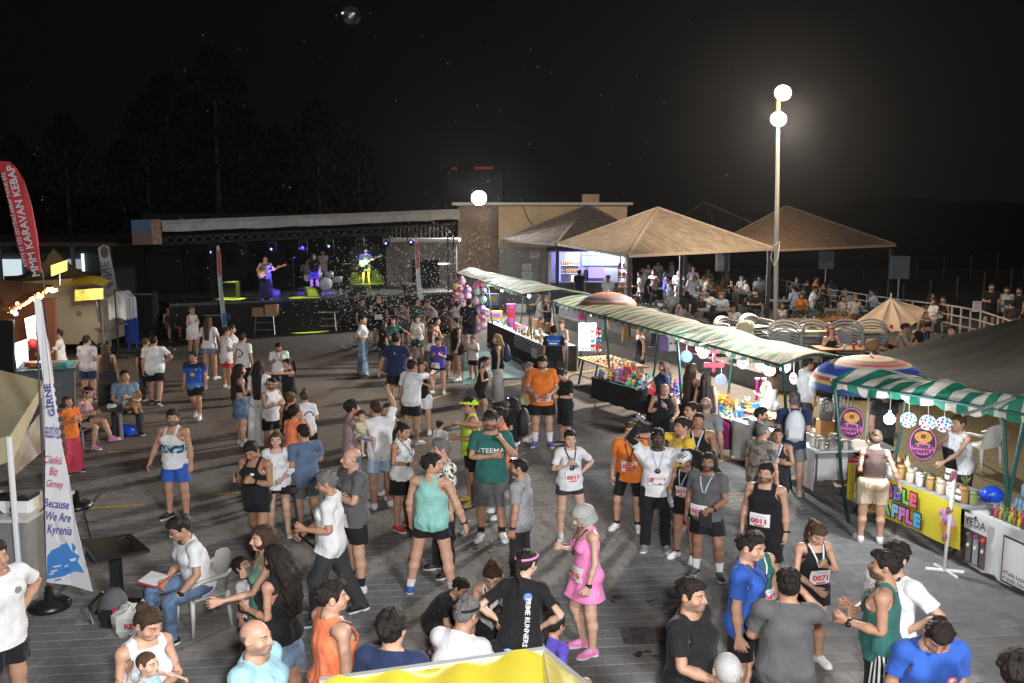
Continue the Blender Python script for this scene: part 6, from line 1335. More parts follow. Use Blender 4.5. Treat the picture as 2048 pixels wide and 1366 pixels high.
 for i,(c2,nm)in enumerate((((.65,.05,.03),'red'),((.6,.2,.03),'orange'),((.08,.04,.02),'brown'),((.65,.5,.3),'cream'))):
  me=simple('sauce_bottle',lambda b:b.lathe([(0,0),(.04,0),(.04,.2),(.015,.235),(.006,.29),(0,.291)],n=10),mat('sauce_%d'%i,c2,.35))
  o=T.put(me,.62+.1*i,.3-.04*(i%2),'%s squeeze bottle among the sauces at the left of the waffle counter'%nm,'bottle',None,'sauce_bottle',1.15)
 p=T.P(.35,.42);e=Thing('waffle_iron','round silver waffle iron at the left end of the waffle counter','waffle iron',p);st=mat('bright_steel',(.6,.6,.6),.3,.8)
 b=MB();b.lathe([(.13,0),(.16,.03),(.16,.09),(.14,.1)],p,16);e.part('base',b,st,True);b=MB();b.lathe([(.14,.11),(.16,.12),(.16,.18),(.1,.2)],p,16);e.part('lid',b,st,True);b=MB();b.bar(p+V3((-.1,-.1,.1)),p+V3((-.2,-.24,.02)),.016);e.part('handle',b,mat('white_plastic',(.7,.7,.7),.4))
 b=MB();p=T.P(1.5,.5);b.lathe([(.2,.0),(.21,.02),(0,.022)],p,16);b.build('wooden_board',mat('plywood',(.42,.2,.06),.5,noise=.2,nscale=8),label='round wooden board lying behind the topping jars',cat='board')
 p=T.P(T.L-.32,.3);e=Thing('pineapple','whole pineapple at the right end of the waffle counter','pineapple',p);b=MB();b.ball(p+V3((0,0,.1)),(.065,.065,.1),10,8,jag=.08);e.part('fruit',b,mat('pineapple_skin',(.35,.18,.04),.7,noise=.5,nscale=40))
 b=MB()
 for i in range(12):a=i*.9;b.bar(p+V3((0,0,.19)),p+V3((math.cos(a)*.07,math.sin(a)*.07,.3+.03*(i%3))),.014,4,.002)
 e.part('leaf_crown',b,mat('pineapple_leaf',(.12,.16,.05),.6))
 for i,(u,v,h)in enumerate(((T.L-.55,.2,0),(T.L-.52,.22,.19),(T.L-.2,.1,0))):
  p=T.P(u,v,h);e=Thing('spread_jar',('white tub of spread at the foot of the right-hand jar stack','dark spread jar standing on the white tub','spread jar in front of the pineapple')[i],'jar',p);b=MB();b.lathe([(.065,0),(.068,.02),(.068,.12),(.06,.13)],p,12);e.part('jar_body',b,mat('spread_white' if i==0 else 'spread_brown',(.6,.6,.58)if i==0 else(.07,.03,.015),.3),True);b=MB();b.lathe([(.062,.13),(.062,.17),(0,.172)],p,12);e.part('lid',b,mat('white_plastic',(.7,.7,.7),.4),True)
  b=MB();b.lathe([(.0695,.03),(.0695,.1)],p,12);e.part('jar_label',b,mat('bib_paper',(.74,.73,.74),.55),True)
 b=MB();p=T.P(T.L-.1,.55);b.ball(p+V3((0,0,.09)),(.16,.13,.12),12,8);b.build('blue_bowl',mat('bowl_blue',(.01,.06,.5),.35),smooth=True,label='blue plastic tub beside the pineapple',cat='tub')
 oval_sign(G(1703,847,1.45),'oval bubble waffle sign hanging at the left end of the waffle stall');oval_sign(G(1846,887,1.32),'oval bubble waffle sign hanging over the middle of the waffle counter')
 bulb(1779,838,1.95,'bare round bulb hanging under the waffle stall awning',140,.075)
 for i,(px,py)in enumerate(((1817,840),(1855,845),(1888,849))):
  p=G(px,py,1.75);e=Thing('party_disc','%s of three printed balloon discs hanging over the waffle counter'%('leftmost','middle','rightmost')[i],'hanging disc',p);q=V3((-.4,-1,.1)).to_track_quat('Z','Y').to_matrix();b=MB();b.lathe([(.115,-.005),(.115,.005)],p,20,q);e.part('disc',b,mat('disc_grey',(.5,.5,.5),.5))
  b=MB()
  for k in range(14):a=k*2.4;rr=.022+.085*math.sqrt(k/14);b.m=k%3;b.ball(p+q@V3((rr*math.cos(a),rr*math.sin(a),.008)),(.02,.02,.02),6,4)
  e.part('printed_balloons',b,[SHN[2],SHN[1],SHN[9]]);b=MB();b.bar(p+V3((0,0,.115)),p+V3((0,0,.45)),.004,4);e.part('string',b,mat('white_cable',(.6,.58,.52),.6))
 UA=Dp(1742,712,15.6);UB=(UA.x,UA.y,0)
 umbrella('umbrella','large umbrella of blue, red and yellow stripes beside the waffle stall',UB,UA.z,1.02,.42,ring_mat('blue_rings',[(0,(.45,.08,.05)),(.16,(.5,.4,.06)),(.24,(.06,.05,.05)),(.3,(.5,.07,.05)),(.4,(.5,.4,.3)),(.46,(.02,.06,.35)),(.68,(.5,.45,.4)),(.74,(.45,.06,.05)),(.82,(.5,.42,.12)),(.88,(.05,.1,.3)),(1.0,(.55,.45,.35))]),8,.14)
 T=Table('drinks_table','white-clothed drinks table with rows of little bottles at the right edge',(1935,1018),(2120,1098),.95,.8,WHITE,WHITE,.74)
 def panel(nm,u0,u1,z0,z1,m,off=-.055,lean=.0):
  b=MB();b.grid(lambda u,v:T.P(u0+(u1-u0)*u,off-lean*v,z0+(z1-z0)*v),5,4);return T.t.part(nm,b,m,True)
 panel('name_panel',.02,.46,-.02,-.24,mat('panel_pale',(.55,.54,.5),.6));T.t.text('panel_lettering','YEDA',.15,T.P(.24,-.07,-.12),T.u,(0,0,1),mat('print_dark',(.03,.04,.08),.7),bold=.002)
 b=MB();b.ball(T.P(.24,-.075,-.04),(.02,.006,.025),6,4);T.t.part('printed_crest',b,mat('print_dark',(.03,.04,.08),.7));panel('photo_panel',.02,.44,-.24,-.7,mat('panel_brown',(.05,.045,.04),.5),-.055,.0)
 for i,c2 in enumerate(((.14,.12,.1),(.3,.3,.32),(.12,.08,.07))):
  b=MB();x=.09+.13*i;b.grid(lambda u,v:T.P(x+.1*u,-.068,-.32-.36*v),3,3);T.t.part('printed_bottle',b,mat('pbottle_%d'%i,c2,.4));b=MB();b.ball(T.P(x+.05,-.072,-.3),(.045,.008,.035),8,4);T.t.part('printed_cap',b,mat('pcap_%d'%i,((.1,.08,.08),(.2,.05,.12),(.55,.03,.04))[i],.5));b=MB();b.ball(T.P(x+.05,-.072,-.45),(.03,.008,.03),8,4);T.t.part('printed_tag',b,mat('panel_pale',(.55,.54,.5),.6))
 panel('notice_border',.72,T.L-.02,-.10,-.72,mat('print_dark',(.03,.04,.08),.7));panel('notice',.745,T.L,-.125,-.695,mat('bib_paper',(.74,.73,.74),.55),-.063)
 for txt,s,u,z in(('S',.2,1.16,-.32),('Yeda Liqueur',.075,1.02,-.57),('/yeda_liqueur',.07,1.02,-.645)):
  T.t.text('notice_lettering',txt,s,T.P(u,-.072,z),T.u,(0,0,1),mat('print_dark',(.03,.04,.08),.7),bold=.001)
 for z in(-.57,-.645):b=MB();b.ball(T.P(.79,-.073,z),(.018,.005,.018),8,4);T.t.part('printed_icon',b,mat('print_grey',(.12,.12,.12),.7))
 for r in range(4):
  for i in range(20):T.put(BOTS[(i*3+r*2)%7],.3+.078*i+.02*r,.12+.085*r,'small liqueur bottle in the rows on the drinks table','bottle','little bottles on the drinks table','small_bottle',random.uniform(.85,1.05))
 wb=MB();wb.lathe([(.0,0),(.032,0),(.034,.02),(.034,.13),(.024,.17),(.013,.185),(.013,.2),(0,.2)],n=8);WBm=wb.mesh('water_bottle',[mat('water_blue',(.3,.5,.75),.12,trans=.5)],True)
 for r in range(4):
  for i in range(6):
   for l in range(2 if r>0 else 1):T.put(WBm,.28+.075*i+(.035 if l else 0),.52+.075*r,'clear blue-tinted water bottle in the shrink-wrapped pile on the drinks table','bottle','water bottles piled on the drinks table','water_bottle',1.05,h=.215*l)
 p=G(1887,1143);e=Thing('pole_stand','thin white pole on a cross-shaped foot in front of the waffle counter','pole stand',p);w=mat('white_plastic',(.7,.7,.7),.4);tp=V3((p.x+.06,p.y,1.38))
 b=MB();b.bar(p,tp,.024,8);e.part('pole',b,w,True)
 for a,bq in((V3((-.22,.06,.02)),V3((.24,-.07,.02))),(V3((-.03,.2,.02)),V3((.06,-.24,.02)))):b=MB();b.bar(p+a,p+bq,.024,6);e.part('foot',b,w)
 for k in(.35,.62,.95):b=MB();q=p.lerp(tp,k)-V3((.02,.0,0));b.ball(q,(.05,.03,.06),6,4,jag=.25);e.part('tape_scrap',b,mat('red_tape',(.3,.1,.12),.6))
 b=MB();q=tp-V3((.02,.02,.03));b.box(q,(.07,.03,.1));e.part('tape_scrap',b,mat('red_tape',(.3,.1,.12),.6))
def grey_top():return mat('counter_grey',(.28,.29,.31),.5)
stall_C()
def shade():
 t=Thing('shade_cloth','large dark grey shade cloth stretched behind the waffle stall on the right','shade cloth',(11,14,0));c=[Dp(1675,716,18.2),Dp(2075,790,11.2),Dp(2300,560,17),Dp(2075,632,21)];V=[];n=26
 A,B,C,D=Dp(1705,718,17.2),Dp(2110,812,11.6),Dp(2260,560,18.),Dp(2080,628,20.5)
 for j in range(n):
  for i in range(n):
   u,v=i/(n-1),j/(n-1);p=A.lerp(B,u).lerp(D.lerp(C,u),v);sag=-.55*math.sin(math.pi*u)*math.sin(math.pi*v);V.append(tuple(p+V3((0,0,sag+.02*math.sin(v*40+u*12)*(1-v)+.012*math.sin(u*50)))))
 b=MB();b.add(V,[(j*n+i,j*n+i+1,(j+1)*n+i+1,(j+1)*n+i)for j in range(n-1)for i in range(n-1)]);t.part('cloth',b,mat('shade_grey',(.016,.019,.017),.95,noise=.12,nscale=2,spec=.08),True)
 for p in(B,C,D):b=MB();b.bar((p.x,p.y,0),p,.03);t.part('pole',b,mat('dark_timber',(.022,.02,.018),.6))
shade()
# ---------------------------------------------------------------- terrace furniture
def chair_parts(col,nm,high=True):
 m=mat('chair_%.2f'%col[0],col,.45);r={}
 s=MB();s.grid(lambda u,v:(-.22+.44*u,-.22+.44*v,.44-.02*math.sin(math.pi*u)*math.sin(math.pi*v)),5,5);s.slab([(-.22,-.22,.425),(.22,-.22,.425),(.22,.22,.425),(-.22,.22,.425)],.02);r['seat']=s.mesh('seat',m,True)
 b=MB()
 def bk(u,v,o=0):a=2*u-1;return(a*(.235-.03*v),.235+.10*v-.05*a*a+o,.44+(.46*v)*(1-.16*a*a*v))
 b.grid(bk,9,6);b.grid(lambda u,v:bk(1-u,v,.022),9,6);r['backrest']=b.mesh('backrest',m,True)
 for i,(x,y)in enumerate(((-.23,-.22),(.23,-.22),(-.23,.23),(.23,.23))):b=MB();b.bar((x*.93,y*.95,.44),(x*1.08,y*1.08,0),.032,6,.02);r['leg%d'%i]=b.mesh('leg',m,True)
 for i,x in enumerate((-.25,.25)):b=MB();b.tube([(x,-.2,.43),(x,-.22,.62),(x,-.1,.66),(x,.2,.67),(x*.92,.27,.72)],[.024,.024,.03,.03,.025],6);r['arm%d'%i]=b.mesh('armrest',m,True)
 return r
CHR={}
def chair(loc,face,lab,col=(.55,.54,.5),grp=None,sc=1.):
 if col not in CHR:CHR[col]=chair_parts(col,'x')
 e=empty('plastic_chair',loc,R(face),lab,'chair',grp);e.scale=(sc,sc,sc)
 for k,me in CHR[col].items():link(k.rstrip('0123456789').replace('arm','armrest'),me,e)
 return e
def terrace():
 wm=mat('chair_pale',(.52,.52,.51),.5);b=MB()
 def backp(u,v):a=-1+2*u;h=.46*math.sqrt(max(0,1-a*a*.95));return(a*.28,.22+.07*v-.07*(a*a),.40+h-.079+.079*v)
 b.grid(backp,11,5);b.slab([(-.25,-.24,.43),(.25,-.24,.43),(.25,.24,.43),(-.25,.24,.43)],.03);b.grid(lambda u,v:(backp(u,v)[0],backp(u,v)[1]+.018,backp(u,v)[2]),11,5)
 for x in(-.25,.25):
  b.bar((x*.95,-.22,.43),(x*1.05,-.25,0),.02,4);b.bar((x*.95,.22,.43),(x*1.05,.25,0),.02,4);b.tube([(x,-.22,.44),(x,-.2,.62),(x,.22,.66)],.025,4)
 cm=b.mesh('stacked_chair',wm,True);sp=[(1512,700,27.2,30,8,0),(1572,706,25.4,155,9,0),(1622,706,26.4,165,8,0),(1690,706,25.6,165,9,0),(1738,706,26.4,168,8,0),(1460,690,28.2,40,6,0)]
 nm=('leftmost stack, seen half hidden','second stack, broad curved backs','stack left of the red-haired woman','stack right of the red-haired woman','rightmost stack','low stack at the far left')
 for(px,py,Y,f,n,z0),l in zip(sp,nm):
  p=Dp(px,py,Y)
  for k in range(n):
   o=link('stacked_chair',cm,None,(p.x+.004*k,p.y+.022*k,DZ+.088*k),R(f));o.scale=(1.75,1.3,.85);tag(o,'white plastic chair, %s from the bottom in the %s'%(ORD[k],l),'chair','white chairs in the '+l)
 for i,(px,py,w,d,lab)in enumerate(((1600,668,2.0,.9,'cream tabletop lying flat across the chair stacks'),(1680,662,2.3,.8,'yellowed tabletop lying on the right-hand chair stacks'))):
  p=Dp(px,py,26);b=MB();b.slab([(p.x-w/2,p.y-d/2,p.z),(p.x+w/2,p.y-d/2,p.z+.02),(p.x+w/2,p.y+d/2,p.z+.03),(p.x-w/2,p.y+d/2,p.z)],.06);b.build('loose_tabletop',mat('cream_top_%d'%i,((.5,.46,.36),(.46,.42,.26))[i],.55),label=lab,cat='tabletop')
 b=MB();p=Dp(1492,655,27);b.ball(p,(.3,.2,.22),10,7,jag=.2);b.build('folded_cover',mat('cream_cloth',(.5,.45,.3),.8),smooth=True,label='bundled cream cover on the left chair stack',cat='cover')
 a=Dp(1782,595,28.5);t=Thing('tarpaulin_tent','collapsed pale tarpaulin tent beyond the chair stacks','tent',(a.x,a.y,DZ));ft=[Dp(1690,658,27),Dp(1750,670,26),Dp(1806,660,26.2),Dp(1838,642,27.5),Dp(1852,618,29),Dp(1790,640,31),Dp(1700,650,30)];V=[a];nseg=8;N=len(ft)
 b=MB()
 def tent(u,v):
  k=u*N;i=int(k)%N;f=k-int(k);q=ft[i].lerp(ft[(i+1)%N],f);s=a.lerp(q,v);w=.12*math.sin(u*41)*v*(1-v*.6)+.07*math.sin(u*83+v*6)*v;return s+V3((w*.6,w,w*.3-.12*math.sin(math.pi*v)*abs(math.sin(u*N*math.pi))))
 b.grid(tent,84,10,True);t.part('cover',b,mat('beige_tarp',(.5,.40,.33),.75,noise=.1,nscale=3),True);b=MB();b.ball(a.lerp(ft[1].lerp(ft[2],.55),.84)+V3((0,-.06,0)),(.06,.03,.06),8,5);t.part('red_logo',b,mat('bib_red',(.55,.03,.06),.6));b=MB();b.bar(a,a+V3((0,0,.14)),.02);t.part('tip',b,mat('white_plastic',(.7,.7,.7),.4))
 for i,(A,B,lab)in enumerate((((1415,660),(1500,646),'terracotta planter of low shrubs between the stall awning and the lamp post'),((1560,648),(1650,630),'terracotta planter of green plants just right of the lamp post'),((1655,640),(1712,622),'terracotta planter farther right behind the tabletops'))):
  p,q=Dp(*A,31-i*.4),Dp(*B,32-i*.3);t=Thing('planter',lab,'planter',(p.x,p.y,DZ));u=(q-p);u.z=0;L=u.length;u.normalize();v=V3((-u.y,u.x,0));z=(p.z+q.z)/2-.12;b=MB();P=[V3((p.x,p.y,0)),V3((p.x,p.y,0))+u*L,V3((p.x,p.y,0))+u*L+v*.55,V3((p.x,p.y,0))+v*.55]
  h=z-DZ;b.slab([w+V3((0,0,DZ+h/2))for w in P],h);t.part('trough',b,mat('terracotta',(.32,.11,.06),.7,noise=.15));b=MB();rs=random.Random(i)
  for k in range(int(L*70)):
   c=P[0]+u*rs.uniform(.05,L-.05)+v*rs.uniform(.05,.5)+V3((0,0,z+rs.uniform(0,.26)));a1=rs.uniform(0,6.28);s1=rs.uniform(.03,.075);d1=V3((math.cos(a1),math.sin(a1),rs.uniform(-.2,.9)))*s1;d2=V3((-math.sin(a1),math.cos(a1),rs.uniform(-.3,.3)))*s1*.45;b.m=k%2;b.quad(c-d1,c+d2,c+d1,c-d2)
  t.part('foliage',b,[mat('leaf_green',(.07,.1,.025),.6),mat('leaf_olive',(.16,.13,.04),.6)],kind='stuff')
 rail=mat('rail_pale',(.36,.36,.35),.5);pts=[Dp(1450,538,58),Dp(1545,556,50),Dp(1640,576,44),Dp(1790,598,37),Dp(1905,612,32.5),Dp(1962,622,30.5),Dp(2075,660,27)];t=Thing('railing','pale metal railing along the far edge of the terrace on the right','railing',(pts[3].x,pts[3].y,DZ))
 for k,(p,q)in enumerate(zip(pts[:-1],pts[1:])):
  n=3
  for j in range(n):b=MB();s=p.lerp(q,j/n);b.bar((s.x,s.y,DZ),s,.035,6);t.part('post',b,rail)
  for h in(1,.7,.4):b=MB();b.bar((p.x,p.y,DZ+(p.z-DZ)*h),(q.x,q.y,DZ+(q.z-DZ)*h),.03,6);t.part('rail',b,rail)
 p=Dp(1954,613,30.6);e=Thing('paper_notice','white paper notice with red lettering tied to the railing','sign',p);b=MB();b.box(p,(.3,.01,.36));e.part('sheet',b,mat('bib_paper',(.74,.73,.74),.55))
 b=MB()
 for k in range(4):b.box(p+V3((0,-.007,.12-.07*k)),(.22-.04*(k%2),.004,.02 if k else .03))
 e.part('printed_lines',b,mat('bib_red',(.55,.03,.06),.6),kind='stuff')
 for px,py,Y,w,lab in((1445,525,50,.8,'dim square board on a pole beyond the railing, left one'),(1653,520,46,.75,'dim square board on a pole beyond the railing under the right pavilion'),(1800,535,38,.8,'dim square board on a pole right of the pavilions')):
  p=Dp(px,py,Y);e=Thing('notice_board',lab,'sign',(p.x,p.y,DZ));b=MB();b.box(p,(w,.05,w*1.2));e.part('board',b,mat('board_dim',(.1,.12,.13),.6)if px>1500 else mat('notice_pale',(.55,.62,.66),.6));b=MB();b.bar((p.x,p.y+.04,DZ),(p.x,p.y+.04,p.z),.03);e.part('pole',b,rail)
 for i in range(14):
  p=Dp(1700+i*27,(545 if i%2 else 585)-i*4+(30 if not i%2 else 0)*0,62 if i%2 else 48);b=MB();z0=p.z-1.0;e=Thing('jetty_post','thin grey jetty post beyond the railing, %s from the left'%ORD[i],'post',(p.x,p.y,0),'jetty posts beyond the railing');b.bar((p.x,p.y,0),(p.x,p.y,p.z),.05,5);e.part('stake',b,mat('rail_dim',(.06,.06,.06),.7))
 tops=[(1280,612,36),(1345,603,40),(1480,585,41),(1395,640,33.5),(1430,618,36.5),(1578,600,36),(1500,640,32.5),(1440,580,46),(1340,575,46),(1625,640,33),(1690,618,38)]
 gt=mat('table_grey',(.24,.23,.22),.5);metal=mat('black_metal',(.03,.03,.032),.45,.6);b=MB();b.slab([(-.75,-.42,.73),(.75,-.42,.73),(.75,.42,.73),(-.75,.42,.73)],.05);tm=b.mesh('table_top',gt);b=MB();b.bar((0,0,0),(0,0,.71),.05);b.box((0,0,.02),(.7,.5,.04));pm=b.mesh('pedestal',metal)
 for i,(px,py,Y)in enumerate(tops):
  p=G(px,py,DZ+.75);e=empty('cafe_table',(p.x,p.y,DZ),random.uniform(-.3,.3),'grey cafe table, %s one set out under the pavilions counting from the bar side'%ORD[sorted(tops).index((px,py,Y))],'table','grey cafe tables under the pavilions');link('table_top',tm,e);link('pedestal',pm,e)
  for k in range(2):
   b=MB();b.lathe([(.035,0),(.04,.12),(.0,.121)],(0,0,0),8);tag(link('glass',GLS,None,(p.x+random.uniform(-.5,.5),p.y+random.uniform(-.3,.3),DZ+.756)),'drinking glass on a grey cafe table under the pavilions','glass','glasses on the cafe tables')
 wd=mat('table_wood',(.3,.12,.04),.5,noise=.25,nscale=6)
 for px,py,w,d,lab in((1700,695,1.9,.8,'brown wooden table in front of the red-haired woman'),(1860,690,2.0,1.0,'brown wooden table with three young people at the right')):
  p=G(px,py,DZ+.75);e=Thing('wooden_table',lab,'table',(p.x,p.y,DZ))
  for k in range(5):b=MB();b.box((p.x,p.y-d/2+d/5*(k+.5),DZ+.735),(w,d/5-.012,.04));e.part('plank',b,wd)
  for sx in(-1,1):b=MB();b.bar((p.x+sx*w*.35,p.y-d*.4,DZ),(p.x+sx*w*.35,p.y+d*.1,DZ+.71),.04,4);b.bar((p.x+sx*w*.35,p.y+d*.4,DZ),(p.x+sx*w*.35,p.y-d*.1,DZ+.71),.04,4);e.part('trestle',b,wd)
 for px,py,lab,c2 in((1689,700,'paper cup on the wooden table in front of the red-haired woman',(.55,.53,.5)),(1707,697,'red drink can on the wooden table',(.5,.05,.05)),(1718,692,'white paper tub on the wooden table',(.6,.6,.58))):
  p=G(px,py,DZ+.76);b=MB();b.lathe([(.035,0),(.045,.14),(0,.141)],p,10);b.build('cup',mat('cup_%.2f'%c2[1],c2,.4),smooth=True,label=lab,cat='cup')
 p=G(1743,700,DZ+.76);e=Thing('brown_bag','slumped brown bag on the right end of the wooden table','bag',p);b=MB();b.ball(p+V3((0,0,.14)),(.2,.13,.17),10,7,jag=.12);e.part('bag_body',b,mat('bag_tan',(.28,.16,.07),.8),True);b=MB();b.tube([p+V3((.1,0,.1)),p+V3((.3,-.05,.03)),p+V3((.42,-.02,.02))],.035,5);e.part('strap',b,mat('bag_tan',(.28,.16,.07),.8),True)
 chair(G(1840,655,DZ)+V3((-.3,.8,0)),150,'empty pale chair behind the tarpaulin tent')
 for i,(px,py,f)in enumerate(((1402,625,160),(1465,620,60),(1640,618,180),(1350,610,20))):chair(G(px,py,DZ),f,'pale grey chair among the seated crowd under the pavilions',(.3,.3,.3),'pale grey chairs under the pavilions')
 chair(G(1985,985,0)+V3((.6,1.6,0)),200,'pale chair behind the waffle seller');chair(G(1700,800,0)+V3((1.2,2.2,0)),170,'pale chair on the worn turf behind the juice table')
 p=G(1640,860,0)+V3((.6,1.6,0));e=Thing('white_table','white plastic table behind the juice stand','table',p);b=MB();b.slab([p+V3((-.6,-.4,.72)),p+V3((.6,-.4,.72)),p+V3((.6,.4,.72)),p+V3((-.6,.4,.72))],.05);e.part('table_top',b,mat('chair_white',(.55,.54,.52),.5))
 for sx in(-.5,.5):
  for sy in(-.3,.3):b=MB();b.bar(p+V3((sx,sy,0)),p+V3((sx,sy,.7)),.03);e.part('leg',b,mat('chair_white',(.55,.54,.52),.5))
_b=MB();_b.lathe([(.035,0),(.04,.12),(.0,.121)],(0,0,0),8);GLS=_b.mesh('glass',mat('glass_pale',(.5,.52,.5),.1,trans=.4),True)
terrace()
# ---------------------------------------------------------------- food corner on the left, flags, small furniture, bubbles
def feather(lab,Y,poly,m,base,pole_from=0,grp=None):
 P=[Dp(x,y,Y)for x,y in poly];t=Thing('feather_flag',lab,'flag',base);b=MB();n=len(P);b.slab([p+V3((0,.03*math.sin(i*1.7),0))for i,p in enumerate(P)],.012,(0,1,0));t.part('cloth',b,m);pole=mat('dark_pole',(.05,.05,.055),.4)
 b=MB();b.tube([V3(base),P[pole_from]+V3((0,.03,0)),P[0]+V3((0,.03,0))],[.022,.016,.01],6);t.part('pole',b,pole);b=MB();b.lathe([(.24,0),(.25,.04),(.2,.09),(.06,.12),(.04,.28)],base,16);t.part('base',b,mat('black_rubber',(.012,.012,.012),.35),True);return t,P
def left():
 wh=mat('banner_white',(.6,.6,.62),.65,noise=.06,nscale=4,bump=.2);redm=mat('flag_red',(.55,.05,.06),.6,noise=.1,nscale=3)
 t,P=feather('tall red feather flag with mirrored white lettering at the left edge',20,[(-2,322),(18,323),(34,337),(49,361),(61,404),(74,472),(84,546),(58,540),(46,527),(34,490),(18,401),(0,340)],redm,Dp(100,700,20)*1-V3((0,0,Dp(100,700,20).z)),6)
 up=Dp(20,355,20)-Dp(62,530,20);ink=mat('bib_paper',(.74,.73,.74),.55)
 t.text('flag_lettering','MMM KARAVAN KEBAP',.235,Dp(47,443,19.92),-up,up.cross(V3((0,1,0))),ink,True,.006);t.text('flag_lettering','KÖFTE ET ŞİŞ ZEYTİNLİ KEBAP TAVUK ŞİŞ',.105,Dp(29,440,19.92),-up,up.cross(V3((0,1,0))),ink,True,.002)
 Y=10.5;t,P=feather('white feather flag with blue wave and Kyrenia lettering by the black table',Y,[(68,588),(80,604),(93,680),(106,780),(120,880),(136,960),(152,1040),(187,1182),(140,1172),(93,1165),(93,1000),(92,880),(84,760),(74,660)],wh,G(100,1215),9)
 blue=mat('wave_blue',(.05,.2,.5),.6);ink2=mat('ink_navy',(.06,.06,.3),.6);inkr=mat('ink_red',(.55,.08,.16),.6);gry=mat('ink_grey',(.1,.1,.11),.6)
 b=MB();rs=random.Random(3)
 W=[(95,1112),(104,1100),(118,1094),(128,1084),(146,1086),(153,1096),(148,1104),(160,1112),(156,1122),(170,1146),(150,1142),(128,1152),(94,1158)];b.slab([Dp(x,y,Y-.012)for x,y in W],.01,(0,1,0));t.part('printed_wave',b,blue)
 for k in range(14):b=MB();x,y=rs.uniform(98,150),rs.uniform(1085,1160);w=rs.uniform(6,18);b.slab([Dp(x,y,Y-.02),Dp(min(x+w,152),y-3,Y-.02),Dp(min(x+w,152),y,Y-.02),Dp(x,y+2.5,Y-.02)],.006,(0,1,0));t.part('printed_brush_stroke',b,wh if k%3 else blue)
 for txt,s,x,y,m,sh in(('Çünkü',.13,107,920,inkr,.3),('Biz',.13,108,943,inkr,.3),('Girney',.12,110,968,inkr,.3),('Because',.15,114,1008,ink2,.3),('We Are',.15,117,1034,ink2,.3),('Kyrenia',.155,120,1060,ink2,.3)):
  t.text('flag_script',txt,s*.62,Dp(x,y,Y-.05),(1,0,-.1),(.06,0,1),m,False,.001,sh,yscale=1.7)
 t.text('flag_lettering','BELEDİYESİ',.036,Dp(106,866,Y-.05),(1,0,-.08),(.05,0,1),ink2,False,.0006,yscale=5)
 t.text('flag_lettering','GİRNE',.13,Dp(100,800,Y-.05),(-.1,0,1),(-1,0,-.1),ink2,False,.003,yscale=.8)
 t,P=feather('white feather flag with dark stripes half hidden behind the Kyrenia flag',14.3,[(84,640),(96,690),(104,740),(113,800),(125,900),(137,960),(128,962),(112,900),(90,760)],wh,G(155,1015),6)
 for k in range(9):y=768+k*17;x=100+(y-740)*.115;b=MB();b.slab([Dp(x,y,14.25),Dp(x+15,y-4,14.25),Dp(x+16,y+5,14.25),Dp(x+1,y+9,14.25)],.008,(0,1,0));t.part('printed_stripe',b,gry)
 t.text('flag_lettering','GÖNYELİ',.2,Dp(91,715,14.2),(-.1,0,1),(-1,0,-.1),gry,False,.002,yscale=.7)
 t,P=feather('white feather flag with mirrored lettering far left beside the clothes rack',31,[(196,496),(206,489),(217,492),(228,540),(236,590),(208,590)],mat('flag_dim',(.3,.3,.31),.7),Dp(232,630,31)-V3((0,0,Dp(232,630,31).z)),4);t.text('flag_lettering','AINE',.42,Dp(214,550,30.9),(.2,0,-1),(1,0,.2),gry,True,.004)
 b=MB();b.ball(Dp(209,505,30.95),(.14,.02,.2),10,6);t.part('round_emblem',b,mat('emblem_brown',(.08,.05,.05),.7))
 for x0,y0,x1,y1,Yy,lab in((437,490,448,655,34.5,'slender red-topped feather flag left of the stage'),(833,475,840,600,38,'slender red-topped feather flag right of the stage')):
  t,P=feather(lab,Yy,[(x0-4,y0+4),(x0,y0),(x0+5,y0+18),(x0+8,y0+80),(x1+6,y1),(x1-4,y1),(x0-1,y0+70)],wh,Dp(x1,y1+14,Yy)-V3((0,0,Dp(x1,y1+14,Yy).z)),5)
  b=MB();b.slab([Dp(x0-3,y0+8,Yy-.02),Dp(x0+4,y0+14,Yy-.02),Dp(x0+6,y0+60,Yy-.02),Dp(x0,y0+64,Yy-.02)],.01,(0,1,0));t.part('printed_red_top',b,mat('flag_rose',(.5,.12,.12),.7))
  if x0<500:b=MB();b.slab([Dp(x1-3,y1-28,Yy-.02),Dp(x1+4,y1-30,Yy-.02),Dp(x1+5,y1-6,Yy-.02),Dp(x1-3,y1-2,Yy-.02)],.01,(0,1,0));t.part('printed_wave',b,blue)
 Y=43;x0,x1=Dp(-260,490,Y).x,Dp(402,490,Y).x;t=Thing('shelter','long dim shelter with brown roof at the far left of the plaza','shelter',((x0+x1)/2,Y,0));z=Dp(0,487,Y).z;dm=mat('shelter_brown',(.12,.08,.055),.9,noise=.2);dk=mat('dark_opening',(.01,.01,.01),.9)
 b=MB();b.slab([(x0,Y-.5,z),(x1,Y-.5,z-.05),(x1,Y+4,z+.25),(x0,Y+4,z+.3)],.18);t.part('roof',b,dm);b=MB();b.box(((x0+x1)/2,Y+3.5,z/2),(x1-x0,.2,z));t.part('back_wall',b,mat('shelter_wall',(.10,.1,.1),.9))
 for k in range(9):x=x0+(x1-x0)*(k+.5)/9;b=MB();b.box((x,Y,z/2),(.14,.14,z-.1));t.part('post',b,mat('rail_grey',(.2,.2,.2),.5))
 for px,py,w,h,s in((20,540,1.2,1.1,.8),(150,528,.8,.5,.35),(166,525,.12,.9,1.6)):p=Dp(px,py,Y+3.3);b=MB();b.box(p,(w,.06,h));t.part('lit_panel',b,glow('shelter_lit_%.2f'%s,(.8,.95,1),s))
